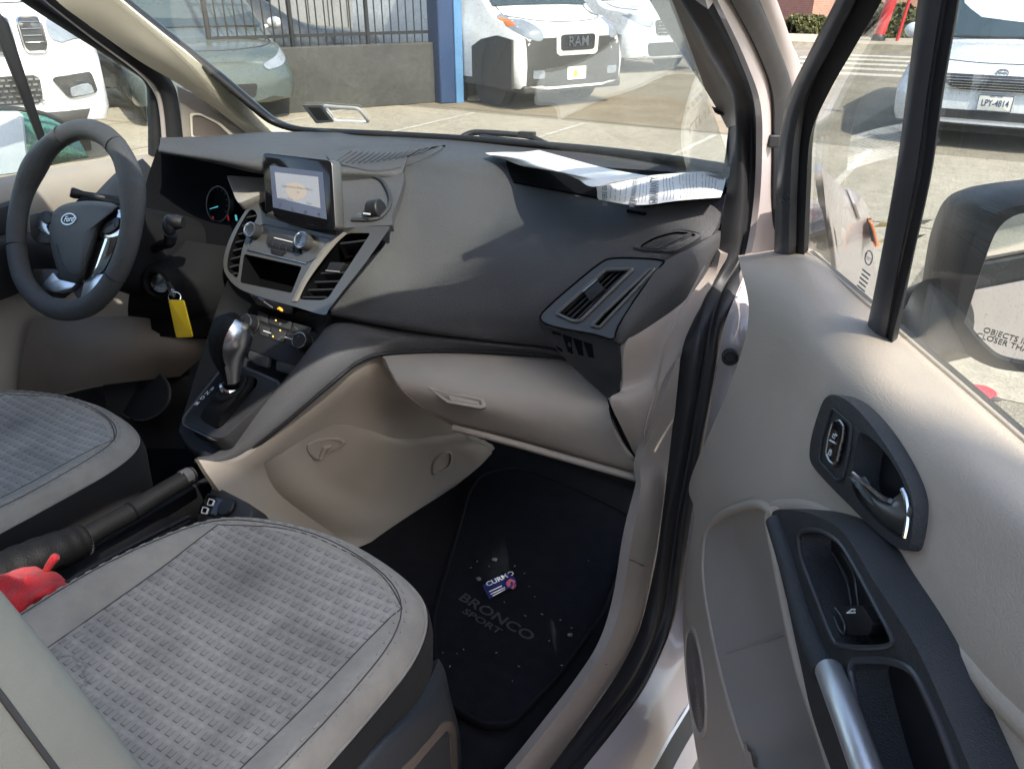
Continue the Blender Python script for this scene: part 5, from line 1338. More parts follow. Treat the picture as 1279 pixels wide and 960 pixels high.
# loudspeaker cover low on the front edge
so_ = ell2(870, 850, 11, 72, 40, -.11)
mb = MB(); mb.cavity([od(x, y, .003) for x, y in so_], [[od(x, y, .003) for x, y in shrink2(so_, .9)]], DN * -.003, 0, 0, 1, skirt=DN * -.004); mb.build('speaker_cover', ['beige_door', 'beige_grey'], door)
mb = MB()
for k in range(14):
    q = shrink2(so_, .12 + .055 * k); mb.tube([od(x, y, .002) for x, y in q], .0005, 5, closed=True)
mb.build('speaker_rings', 'seat_recess', door)
# black armrest insert
ao = sp2([(964, 648), (968, 637), (985, 636), (1012, 641), (1045, 657), (1066, 682), (1088, 720), (1118, 765), (1148, 815), (1180, 885), (1210, 955), (1245, 1040), (1200, 1075), (1090, 1075), (1066, 1040), (1043, 975), (1015, 895), (1000, 830), (985, 760), (972, 695)], 3)
a1 = sp2([(999, 672), (1005, 664), (1025, 664), (1048, 678), (1066, 705), (1090, 750), (1112, 792), (1110, 804), (1085, 807), (1052, 805), (1040, 795), (1022, 750), (1003, 700)], 3)
a2 = sp2([(1066, 832), (1075, 826), (1110, 827), (1138, 838), (1155, 865), (1175, 910), (1195, 965), (1215, 1030), (1200, 1050), (1120, 1050), (1108, 1010), (1085, 930), (1066, 850)], 3)
AR = Plane(DO + DN * .136, DN)
def AL(p, o=0): return [AR(x, y, o + .012 * 0) for x, y in p]
mb = MB(); mb.cavity(AL(ao), [AL(a1), AL(a2)], DN * -.03, 0, 0, 1, skirt=DN * -.035); arm = mb.build('door_armrest', ['dash_dark', 'dark_fine'], door, bev=.004, seg=3)
mb = MB(); mb.tube(spline([AR(x, y, .001) for x, y in [(968, 650), (985, 700), (1002, 760), (1018, 805), (1034, 838)]], 6), [.010 + .004 * i / 24 for i in range(25)], 14); mb.build('grip_roll', 'dash_dark', door, smooth=80)
mb = MB(); mb.tube(AL(shrink2(a2, 1.02), .001), .003, 8, closed=True); mb.tube(AL(shrink2(a1, 1.02), .0005), .0022, 8, closed=True); mb.build('tray_rim', 'rubber_satin', door)
mb = MB(); mb.tube(spline([AR(x, y, -.026) for x, y in [(1040, 690), (1056, 720), (1062, 745), (1064, 760)]], 4), .0012, 6); mb.tube(spline([AR(x, y, -.026) for x, y in [(1052, 690), (1066, 715), (1070, 740), (1073, 762)]], 4), .0012, 6); mb.build('recess_lines', 'rubber_satin', door)
mb = MB(); mb.tube(spline([AR(x, y, -.014) for x, y in [(968, 638), (963, 650), (972, 700), (988, 780), (1004, 845), (1024, 905), (1050, 985), (1075, 1060)]], 5), .007, 10); mb.build('armrest_edge', 'beige_door', door, smooth=80)
# window switch
WSW = Plane(AR(1065, 775, -.008), DN)
mb = MB(); mb.prism(WSW.L(rnd2([(1040, 757), (1076, 755), (1090, 777), (1086, 793), (1058, 793)], 4)), DN * -.022); sw = mb.build('window_switch', 'dark_fine', door, bev=.003)
mb = MB(); mb.tube(spline([WSW(x, y, .001) for x, y in [(1043, 759), (1050, 768), (1055, 780), (1054, 791), (1048, 785), (1042, 770)]], 4), .001, 6); mb.build('switch_edge', 'rubber_satin', door)
mb = MB(); q = [(1058, 765), (1064, 760.5), (1068, 760.5), (1068, 764.5)]; mb.tube([WSW(x, y, .001) for x, y in q], .0007, 6, closed=True); mb.build('switch_symbol', 'white_mark', door)
# silver pull bar
pb_ = spline([AR(1036, 838, .010), AR(1047, 866, .016), AR(1062, 905, .019), AR(1080, 955, .020), AR(1102, 1015, .018), AR(1125, 1075, .01)], 6)
mb = MB(); mb.tube(pb_, .0118, 24); mb.build('pull_handle', 'silver_bar', door, smooth=60)
# inner handle
HB = Plane(od(1075, 590, .004), DN + V((0, 0, .12)))
ho = sp2([(1033, 495), (1043, 493), (1062, 503), (1085, 527), (1108, 558), (1128, 592), (1139, 620), (1141, 645), (1138, 678), (1132, 687), (1118, 682), (1090, 660), (1062, 632), (1035, 605), (1014, 580), (1011, 562), (1016, 535), (1026, 505)], 3)
h1 = sp2([(1072, 545), (1078, 541), (1092, 550), (1111, 572), (1126, 598), (1132, 618), (1133, 645), (1131, 668), (1124, 672), (1100, 655), (1078, 632), (1066, 612), (1064, 590)], 3)
h2 = rnd2([(1039, 509), (1064, 530), (1061, 560), (1053, 597), (1046, 600), (1023, 575), (1026, 550)], 5)
mb = MB(); mb.cavity(HB.L(ho, .008), [HB.L(h1, .008)], HB.n * -.026, 0, 0, 1, skirt=HB.n * -.02); hbez = mb.build('handle_bezel', ['dash_dark', 'dark_fine'], door, bev=.0025, seg=3)
mb = MB(); mb.tube(HB.L(h2, .009), .0016, 8, closed=True); mb.build('bezel_step', 'dash_dark', door)
lk = rnd2([(1041, 526), (1049, 525), (1054, 532), (1053, 545), (1046, 576), (1042, 580), (1036, 576), (1032, 566), (1035, 545)], 3)
mb = MB(); mb.prism(HB.L(lk, .012), HB.n * -.004); mb.build('lock_buttons', 'black_gloss', door, bev=.001)
mb = MB(); mb.tube(HB.L(lk, .0115), .0013, 8, closed=True); mb.tube([HB(1036.5, 550, .0125), HB(1043, 553.5, .0125)], .0011, 6); mb.build('lock_trim', 'satin_chrome', door)
mb = MB()
for (x, y, op) in ((1042, 543, 1), (1037, 564, 0)):
    c = HB(x, y, .0125); ux = (HB(x + 3, y + 3.2) - HB(x, y)).normalized(); uy = HB.n.cross(ux)
    mb.tube([c + ux * a + uy * b for a, b in ((-.0022, -.003), (.0022, -.003), (.0022, 0), (-.0022, 0))], .0005, 5, closed=True)
    mb.tube([c + ux * (-.0015 + (.003 if op else 0)) + uy * 0, c + ux * (-.0015 + (.003 if op else 0)) + uy * .002, c + ux * (.0015 + (.003 if op else 0)) + uy * .002, c + ux * (.0015 + (.003 if op else 0)) + uy * (0 if not op else .001)], .0005, 5)
mb.build('lock_symbols', 'white_mark', door)
lv = [[(1066, 591, .006), (1072, 596, .010), (1068, 604, .002)],
      [(1078, 603, .006), (1084, 616, .012), (1078, 626, .002)],
      [(1092, 616, .006), (1098, 634, .013), (1092, 644, .002)],
      [(1108, 625, .006), (1116, 645, .014), (1108, 658, .002)],
      [(1120, 619, .004), (1128, 646, .013), (1119, 664, .002)],
      [(1128, 612, .006), (1136, 640, .011), (1130, 670, .004)]]
mb = MB(); mb.grid(dense([[HB(*p) for p in r] for r in lv], 5, 5), 0, .006); mb.build('inner_handle', 'stack_silver', door, smooth=80)
mb = MB(); mb.tube(spline([HB(x, y, .009) for x, y in [(1066, 591), (1076, 600), (1090, 612), (1104, 622), (1112, 625)]], 4), .0022, 8); mb.tube(spline([HB(x, y, .010) for x, y in [(1127, 611), (1132, 622), (1134, 640), (1133, 656), (1130, 671)]], 4), .0022, 8); mb.build('handle_edge', 'chrome', door)
# window frame
DNG = V((-.862, -.475, 0)).normalized()
GF = Plane(DO, DNG + V((0, 0, -.215)))
def dstrip(name, m, L, bump=.006, th=.012):
    rows = []
    for a, b in L:
        p, q = GF(*a), GF(*b); w = q - p; tow = DN
        rows.append([p, p + w * .25 + tow * bump, p + w * .75 + tow * bump, q])
    b_ = MB(); b_.grid(dense(rows, 3, 5), 0, th); return b_.build(name, m, door, smooth=80)
dstrip('window_frame', 'rubber_satin', [((1078, -60, .03), (1098, -60, .03)), ((1047, 0, .03), (1068, 0, .03)), ((1016, 60, .03), (1036, 62, .03)), ((988, 118, .03), (1006, 120, .03)), ((976, 170, .03), (992, 172, .03)), ((971, 240, .03), (987, 240, .03)), ((968, 325, .03), (985, 320, .03))], .006)
dstrip('window_seal', 'rubber', [((1096, -60, .022), (1132, -60, .01)), ((1066, 0, .022), (1102, 0, .01)), ((1035, 62, .022), (1066, 62, .01)), ((1005, 120, .022), (1032, 122, .01)), ((991, 172, .022), (1012, 172, .01)), ((986, 240, .022), (1007, 240, .01)), ((984, 322, .022), (1004, 318, .01))], .004)
dstrip('window_divider', 'rubber_satin', [((1158, -60, .012), (1184, -60, .012)), ((1150, 0, .012), (1176, 0, .012)), ((1136, 115, .012), (1158, 115, .012)), ((1121, 220, .012), (1143, 222, .012)), ((1100, 335, .012), (1120, 340, .012)), ((1088, 392, .012), (1108, 408, .012)), ((1080, 430, .012), (1100, 446, .012))], .006, .02)
dstrip('divider_seal', 'rubber', [((1183, -60, .010), (1193, -60, .006)), ((1175, 0, .010), (1186, 0, .006)), ((1157, 115, .010), (1167, 115, .006)), ((1142, 222, .010), (1152, 222, .006)), ((1119, 340, .010), (1127, 340, .006)), ((1107, 408, .010), (1112, 412, .006)), ((1099, 446, .010), (1105, 450, .006))], .003, .015)
mb = MB(); mb.tube(spline([od(x, y, .001) for x, y in [(1005, 314), (1072, 371), (1146, 435), (1222, 501), (1312, 581), (1420, 681)]], 4), .0025, 8); mb.build('sill_lip', 'beige_door', door)
mb = MB(); p0 = spline([DD(x, y, -.004) for x, y in [(1005, 314), (1110, 404), (1222, 501), (1420, 681)]], 4); mb.grid([p0, [p + V((0, 0, -.035)) - DN * .004 for p in p0]], 0, .012); mb.build('waist_seal', 'rubber', door)
# glass (leans inward at the top)
DNG = V((-.862, -.475, 0)).normalized()
GT = Plane(DO + DN * -.004, DNG + V((0, 0, -.215)))
def GTw(a, z):
    p = DO + DE * a + V((0, 0, z - DO.z)); return p + DN * ((GT.o - p).dot(GT.n) / DN.dot(GT.n))
mb = MB(); mb.prism(GT.L([(1008, 320), (1016, 160), (1068, 55), (1130, -70)]) + [GTw(.36, 1.64), GTw(.94, 1.66), GTw(.98, 1.085), GTw(.5, 1.085)], DN * -.004); mb.build('door_window', 'door_glass', door)
mb = MB(); mb.tube(spline([GF(1090, -60, .02), GTw(.27, 1.56), GTw(.42, 1.66), GTw(.70, 1.69), GTw(.94, 1.68), GTw(.98, 1.40), GTw(1.0, 1.07)], 6), .02, 10); mb.build('window_frame', 'rubber_satin', door, smooth=80)
# glass marking
mb = MB(); c = GT(1085, 322, .002); ux = (GT(1092, 326) - GT(1085, 322)).normalized(); ux = -DE * -1; uy = V((0, 0, 1))
ov_ = [c + DE * (.0085 * math.cos(a)) + uy * (.0075 * math.sin(a)) for a in [2 * math.pi * k / 28 for k in range(28)]]
mb.tube(ov_, .0007, 5, closed=True)
mb.text('Ford', c, DE, uy, .009, 0, .0004, shear=.3)
for k in range(5): mb.box(c + uy * (-.016 - .005 * k) + DE * (.002 - .001 * k), DE * (.010 - .0015 * (k % 2)), uy * .0008, DN * .0003)
mb.build('glass_marking', 'ink_soft', door, smooth=0)
# exterior mirror
MG = Plane(DD(1250, 365, -.13), V((-.08, -.985, -.03)))
mo_ = sp2([(1206, 405), (1207, 395), (1224, 342), (1243, 292), (1266, 270), (1300, 264), (1350, 262), (1362, 300), (1358, 400), (1345, 450), (1300, 456), (1255, 450), (1232, 436)], 4)
hs_ = sp2([(1188, 425), (1194, 380), (1206, 320), (1226, 275), (1256, 257), (1300, 250), (1370, 250), (1385, 300), (1378, 410), (1362, 466), (1300, 468), (1245, 462), (1212, 447)], 4)
mb = MB(); loops = []
hp_ = MG.L(hs_); cen = sum(hp_, V((0, 0, 0))) / len(hp_)
for sc, dz, of in ((.95, 0, 0), (1.0, .006, 0), (1.05, .03, 0), (1.07, .07, -.01), (.98, .115, -.022), (.75, .15, -.035), (.4, .168, -.04)):
    loops.append([cen + (p - cen) * sc - MG.n * dz * .35 - DE * dz * .8 + V((0, 0, of * .5)) for p in hp_])
mb.loft(loops, 0, False, True); mir = mb.build('mirror_housing', 'mirror_shell', door, smooth=70)
mb = MB(); mb.cavity([cen + (p - cen) * .97 + MG.n * .002 for p in hp_], [MG.L(mo_, .002)], MG.n * -.02, 0, 0, 0, skirt=MG.n * -.01); mb.build('mirror_bezel', 'dark_fine', door, smooth=40)
mb = MB(); mb.prism(MG.L(mo_, -.004), MG.n * -.004); mb.build('mirror_glass', 'mirror', door)
mb = MB(); ux = (MG(1270, 422) - MG(1230, 416)).normalized(); ux = V((.985, -.08, 0)).normalized(); ux = (ux + V((0, 0, -.10))).normalized(); uy = MG.n.cross(ux).normalized()
mb.text('OBJECTS IN MIRROR ARE', MG(1228, 412, -.0032), ux, uy, .0092, 0, .0003, align='LEFT', bold=.0)
mb.text('CLOSER THAN THEY APPEAR', MG(1219, 418.5, -.0032), ux, uy, .0092, 0, .0003, align='LEFT', bold=.0)
mb.build('mirror_lettering', 'ink', door, smooth=0)
ft = [[DD(1112, 402, -.02), DD(1130, 385, -.03), DD(1150, 352, -.06), DD(1190, 345, -.14)], [DD(1128, 420, -.02), DD(1150, 405, -.04), DD(1175, 395, -.08), DD(1205, 400, -.15)], [DD(1158, 445, -.02), DD(1175, 438, -.05), DD(1200, 440, -.09), DD(1215, 445, -.15)]]
mb = MB(); mb.grid(dense(ft, 5, 5), 0, .03); mb.build('mirror_foot', 'mirror_shell', door, smooth=70)
mat('ink_faint', (.42, .42, .42), .7)
mat('garage_sticker', (.24, .245, .23), .6)
# ================================================================= windshield, its edge, stickers, wiper
wl = LT([(120, -30, 1.66), (150, 0, 1.70), (190, 32, 1.74), (228, 62, 1.78), (276, 100, 1.84), (318, 136, 1.90), (340, 152, 1.93), (368, 161, 1.93), (400, 164, 1.90)])
wb = [PZ(x, y, z) for x, y, z in [(440, 166, 1.120), (500, 169, 1.122), (570, 173, 1.124), (640, 178.5, 1.128), (740, 187, 1.134), (830, 198, 1.142), (906, 210, 1.148)]]
edge_path = spline(wl + wb, 5)
mb = MB(); mb.tube(edge_path, .008, 10); mb.build('windshield_seal', 'rubber', van, smooth=80)
mb = MB(); mb.tube([p + V((0, .018, -.004)) for p in edge_path], .008, 8); mb.build('windshield_border', 'black_gloss', van)
# glass: from the base line to the header, as a curved sheet
base = [V((-.60, 1.42, 1.06)), V((-.35, 1.475, 1.075)), V((.0, 1.475, 1.09)), V((.35, 1.42, 1.10)), V((.60, 1.335, 1.115)), V((.755, 1.265, 1.13))]
mid = [V((-.57, 1.08, 1.43)), V((-.33, 1.11, 1.46)), V((.0, 1.11, 1.475)), V((.33, 1.065, 1.465)), V((.57, .995, 1.445)), V((.735, .93, 1.41))]
head = [V((-.56, .62, 1.72)), V((-.33, .61, 1.76)), V((.0, .60, 1.77)), V((.33, .59, 1.77)), V((.56, .56, 1.75)), V((.72, .50, 1.71))]
mb = MB(); ws = dense([base, mid, head], 5, 6); mb.grid(ws, 0, .004); ws_bvh = bvh_of(mb); mb.build('windshield', 'windshield_glass', van, smooth=80)
def onw(x, y, o=.001): return on(ws_bvh, x, y, o, 1.9)
mb = MB()
mb.cavity([onw(x, y) for x, y in rnd2([(377, 131), (402, 131), (418, 152), (395, 154)], 2)], [[onw(x, y) for x, y in rnd2([(384, 134), (400, 134), (412, 150), (397, 151)], 1.5)]], V((0, .0005, .0005)), 0, 0, 1)
mb.build('inspection_sticker', ['white_mark', 'garage_sticker'], van, label='small grey inspection sticker with white border low on the windshield')
mb = MB()
mb.tube(spline([onw(x, y) for x, y in [(405, 132), (425, 134), (443, 135), (450, 138), (460, 151), (455, 152)]], 4), .0042, 6, flat=.3); mb.tube(spline([onw(x, y) for x, y in [(406, 133), (414, 142), (420, 150), (440, 151), (458, 152)]], 4), .003, 6, flat=.3)
mb.build('sticker_residue', 'white_mark', van, label='torn white outline of a removed sticker beside the inspection sticker')
# wiper
mb = MB(); wp = LT([(574, 173, 1.80), (590, 166, 1.80), (612, 166, 1.79), (640, 168, 1.78), (662, 171, 1.76), (690, 184, 1.72)])
mb.tube(spline(wp, 5), .007, 8); mb.tube(spline(LT([(600, 172, 1.77), (640, 177, 1.74), (700, 183, 1.70)]), 4), .008, 8)
mb.box(PT(658, 168, 1.75), V((.018, .004, 0)), V((0, .006, 0)), V((0, 0, .006))); mb.build('wiper', 'rubber', van, smooth=60)
# cowl + hood + wing outside
mb = MB()
mb.grid(dense([[V((-.62, 1.44, 1.05)), V((.07, 1.53, 1.06)), V((.74, 1.29, 1.10))], [V((-.66, 1.58, 1.03)), V((.07, 1.66, 1.05)), V((.80, 1.45, 1.06))]], 5, 4), 0, .01, see=V((0, 1.5, 4))); mb.build('cowl', 'rubber', van)
mb = MB()
mb.grid(dense([[V((-.70, 1.56, 1.02)), V((.07, 1.64, 1.04)), V((.76, 1.42, 1.055)), V((.86, 1.25, 1.06))], [V((-.70, 1.9, .97)), V((.07, 1.95, .985)), V((.76, 1.8, .99)), V((.885, 1.75, .975))], [V((-.66, 2.25, .88)), V((.07, 2.32, .90)), V((.72, 2.15, .90)), V((.87, 2.02, .90))], [V((-.62, 2.38, .74)), V((.07, 2.46, .76)), V((.66, 2.35, .74)), V((.80, 2.2, .74))]], 6, 6), 0, .01, see=V((0, 1.5, 4))); mb.build('hood', 'van_paint', van, smooth=60)
fd = [
    [(1024, 204, .885), (1030, 212, .88), (1045, 228, .86), (1060, 240, .86), (1080, 252, .86)],
    [(1028, 225, .90), (1036, 240, .90), (1045, 250, .90), (1064, 262, .89), (1086, 272, .885)],
    [(1034, 290, .91), (1042, 300, .92), (1050, 308, .92), (1072, 315, .905), (1094, 320, .885)],
    [(1040, 370, .92), (1050, 375, .93), (1060, 378, .93), (1080, 380, .91), (1100, 382, .885)],
    [(1040, 470, .92), (1052, 470, .93), (1065, 470, .93), (1085, 470, .91), (1104, 468, .885)],
]
mb = MB(); mb.grid(dense(gridX(fd), 6, 6), 0, .01); fd_bvh = bvh_of(mb); mb.build('front_wing', 'van_paint', van, smooth=60)
mb = MB(); mb.prism([on(fd_bvh, x, y, .008, 1.7) for x, y in rnd2([(1056, 238), (1074, 242), (1083, 266), (1070, 275), (1064, 258)], 2)], V((-.006, 0, 0))); mb.build('wing_panel', 'van_paint', van, bev=.002)
mb = MB(); mb.prism([on(fd_bvh, x, y, .006, 1.7) for x, y in sp2([(1083, 273), (1090, 280), (1095, 295), (1097, 308), (1090, 298), (1085, 284)], 3)], V((-.006, 0, 0))); mb.build('turn_signal', 'lamp_orange', van, bev=.002)

# driver's exterior mirror, beyond the far window
ml = [[(-60, 140, 1.95), (0, 138, 1.95), (25, 140, 1.95), (60, 146, 1.98), (85, 158, 2.02)],
      [(-60, 165, 1.90), (0, 165, 1.90), (30, 166, 1.90), (72, 170, 1.95), (100, 178, 2.0)],
      [(-60, 195, 1.90), (0, 195, 1.90), (33, 194, 1.90), (80, 192, 1.95), (108, 192, 2.0)],
      [(-60, 224, 1.93), (0, 219, 1.93), (35, 214, 1.93), (80, 203, 1.97), (112, 197, 2.01)]]
mb = MB(); mb.grid(dense(gridT(ml), 5, 5), 0, .05); mb.build('far_mirror_housing', 'green_shell', van, smooth=60)
mb = MB(); mb.prism(LT([(-60, 141, 1.885), (20, 140, 1.885), (27, 146, 1.885), (33, 200, 1.885), (33, 214, 1.885), (-60, 226, 1.885)]), V((-.01, .01, 0))); mb.build('far_mirror_glass', 'white_mark', van)  # painted white in place of a bright reflection in the mirror
mb = MB(); mb.tube(spline(LT([(-60, 136, 1.90), (0, 135, 1.90), (28, 137, 1.90), (60, 144, 1.94), (88, 158, 1.99)]), 4), .006, 8); mb.build('far_mirror_rim', 'rubber', van)

# ================================================================= sheets lying on the dash
p1 = thing('paper_sheet', 'curled white sheet with faint print lying over the tray on top of the dash', 'paper', PT(700, 208, 1.42))
g1 = [[(606, 191, 1.128), (628, 190, 1.124), (652, 190, 1.130), (673, 187.5, 1.134)],
      [(613, 194, 1.126), (646, 195, 1.136), (675, 196, 1.142), (704, 196, 1.142)],
      [(632, 200, 1.120), (668, 203, 1.142), (705, 206, 1.148), (752, 209, 1.146)],
      [(655, 208, 1.124), (690, 213, 1.146), (735, 219, 1.152), (796, 217.5, 1.152)],
      [(683, 211, 1.130), (715, 219, 1.144), (750, 226, 1.150), (812, 220, 1.152)],
      [(704, 216, 1.134), (722, 224, 1.142), (742, 233, 1.144), (790, 224, 1.148)]]
gp1 = dense([[PZ(*p) for p in r] for r in g1], 6, 5)
mb = MB(); mb.grid(gp1, 0, .0006); p1_bvh = bvh_of(mb); mb.build('sheet', 'paper', p1, smooth=80)
mb = MB()
def P1(s, t, o=.0012):
    i = (1 - s) * (len(gp1) - 1); j = t * (len(gp1[0]) - 1)
    i0, j0 = min(int(i), len(gp1) - 2), min(int(j), len(gp1[0]) - 2); a, b = i - i0, j - j0
    return gp1[i0][j0].lerp(gp1[i0][j0 + 1], b).lerp(gp1[i0 + 1][j0].lerp(gp1[i0 + 1][j0 + 1], b), a) + V((0, 0, o))
for s_, tx in ((.12, 'NOT INCLUDED'), (.25, 'SELLING PRICE'), (.38, 'OPERATION RANGE'), (.51, 'DEPENDING'), (.64, 'GVW WEIGHT'), (.77, 'SURATION')):
    a, b = P1(s_, .15), P1(s_, .8); mb.text(tx, a.lerp(b, .5) + V((0, 0, .002)), (b - a), (P1(s_ - .08, .4) - P1(s_ + .02, .4)), .011, 0, .0004)
mb.build('print', 'ink_faint', p1, smooth=0)
p2 = thing('paper_sheet', 'printed WARRANTY form with tick boxes lying on the dash by the near pillar', 'paper', PT(820, 240, 1.35))
g2 = [[(745, 234, 1.120), (800, 221, 1.130), (850, 216, 1.134), (908, 212, 1.137)],
      [(746, 240, 1.114), (798, 231, 1.124), (850, 228, 1.128), (906, 226, 1.132)],
      [(746, 246, 1.110), (797, 244, 1.120), (852, 241, 1.124), (903, 238, 1.127)],
      [(748, 249, 1.108), (795, 256, 1.114), (850, 250, 1.120), (900, 246, 1.124)]]
gp2 = dense([[PZ(*p) for p in r] for r in g2], 6, 5)
mb = MB(); mb.grid(gp2, 0, .0006); p2_bvh = bvh_of(mb); mb.build('sheet', 'paper', p2, smooth=80)
mb = MB()
def P2(s, t, o=.0012):
    """s along the sheet (left to right in the photo), t from its near edge up"""
    i = t * (len(gp2) - 1); j = s * (len(gp2[0]) - 1); i = (len(gp2) - 1) - i
    i0, j0 = min(int(i), len(gp2) - 2), min(int(j), len(gp2[0]) - 2); a, b = i - i0, j - j0
    p = gp2[i0][j0].lerp(gp2[i0][j0 + 1], b).lerp(gp2[i0 + 1][j0].lerp(gp2[i0 + 1][j0 + 1], b), a)
    return p + V((0, 0, o))
def ptext(txt, s, t0, t1, size, bold=0.0):
    a, b = P2(s, t0), P2(s, t1); xd = (b - a).normalized(); yd = (P2(max(0, s - .05), t0) - a).normalized()
    nn = xd.cross(yd)
    mb.text(txt, a.lerp(b, .5), xd, yd, size, 0, .0004, bold=bold)
ptext('WARRANTY', .46, .18, .82, .020, .02); ptext('IMPLIED WARRANTIES ONLY', .30, .1, .95, .012, .015); ptext('BUYERS GUIDE', .06, .1, .9, .014, .02)
for s in (.30, .46):
    c = P2(s, .06); xd = (P2(s, .2) - c).normalized(); yd = (P2(s - .04, .06) - c).normalized()
    mb.tube([c + xd * .006 + yd * .006, c - xd * .006 + yd * .006, c - xd * .006 - yd * .006, c + xd * .006 - yd * .006], .0006, 5, closed=True)
    if s > .4: mb.tube([c + yd * .002 - xd * .004, c - yd * .003, c + xd * .008 + yd * .004], .0007, 5)
lines = [.11, .15, .19, .235, .345, .37, .395, .53, .555, .58, .605, .66, .685, .71, .735, .76, .785, .83, .855, .88, .905, .93, .955]
for s in lines:
    t = .08
    while t < .9:
        w = rnd.uniform(.04, .12)
        if rnd.random() > .12: mb.tube([P2(s, t, .0009), P2(s, min(.93, t + w), .0009)], .00036, 4)
        t += w + .02
mb.build('print', 'ink_soft', p2, smooth=0)

# ================================================================= roof, rear body: shut the cabin like the real van
mb = MB()
roof = [[p + V((0, -.0, .015)) for p in [V((-.62, .60, 1.72)), V((-.33, .60, 1.765)), V((.0, .59, 1.775)), V((.33, .58, 1.775)), V((.58, .55, 1.755)), V((.74, .48, 1.715))]],
        [V((-.62, .2, 1.76)), V((-.33, .2, 1.80)), V((0, .2, 1.81)), V((.33, .2, 1.80)), V((.58, .15, 1.78)), V((.76, .1, 1.73))],
        [V((-.62, -2.2, 1.76)), V((-.33, -2.2, 1.80)), V((0, -2.2, 1.81)), V((.33, -2.2, 1.80)), V((.58, -2.2, 1.78)), V((.76, -2.2, 1.73))]]
mb.grid(dense(roof, 4, 4), 0, .03, see=V((0, 0, 5))); mb.build('roof', ['van_paint'], van, smooth=60)
mb = MB()
rl = [[V((.745, .90, 1.43)), V((.765, .91, 1.43)), V((.80, .92, 1.41))], [V((.715, .72, 1.57)), V((.745, .72, 1.59)), V((.80, .71, 1.555))], [V((.715, .5, 1.70)), V((.75, .5, 1.725)), V((.80, .46, 1.655))], [V((.715, .1, 1.70)), V((.75, .1, 1.74)), V((.81, .06, 1.68))], [V((.715, -.4, 1.70)), V((.75, -.4, 1.74)), V((.81, -.4, 1.68))]]
mb.grid(dense(rl, 5, 4), 0, .02, see=V((3, 0, 2))); mb.build('roof_rail', 'van_paint', van)
mb = MB()
mb.grid(dense([[V((.80, -.42, 1.70)), V((.83, -.42, 1.1)), V((.84, -.42, .4))], [V((.80, -.62, 1.70)), V((.84, -.62, 1.1)), V((.85, -.62, .4))], [V((.79, -2.2, 1.70)), V((.84, -2.2, 1.1)), V((.85, -2.2, .4))]], 4, 4), 0, .06, see=V((3, -1, 1)))
mb.build('side_panel', 'van_paint', van)
mb = MB(); mb.grid(dense([[V((-.72, -.42, 1.74)), V((-.74, -.42, 1.1)), V((-.74, -.42, .4))], [V((-.72, -2.2, 1.74)), V((-.74, -2.2, 1.1)), V((-.74, -2.2, .4))]], 4, 4), 0, .04, see=V((-3, -1, 1))); mb.build('side_panel', 'van_paint', van)
mb = MB(); mb.grid(dense([[V((-.72, -2.2, 1.74)), V((.8, -2.2, 1.72))], [V((-.74, -2.25, .4)), V((.84, -2.25, .4))]], 4, 4), 0, .04, see=V((0, -5, 1))); mb.build('tailgate', 'van_paint', van)
mb = MB(); mb.grid(dense([[V((-.70, .95, 1.45)), V((-.68, .6, 1.62)), V((-.70, .1, 1.72)), V((-.70, -.45, 1.72))], [V((-.62, .93, 1.47)), V((-.60, .6, 1.70)), V((-.60, .1, 1.76)), V((-.60, -.45, 1.76))]], 4, 4), 0, .02, see=V((-3, 0, 1))); mb.build('roof_rail', 'van_paint', van)
mb = MB(); mb.grid(dense([[V((-.72, -.2, 1.72)), V((-.72, -.45, 1.72))], [V((-.74, -.15, .4)), V((-.74, -.45, .4))]], 3, 3), 0, .03, see=V((-3, 0, 1))); mb.build('far_pillar', 'van_paint', van)
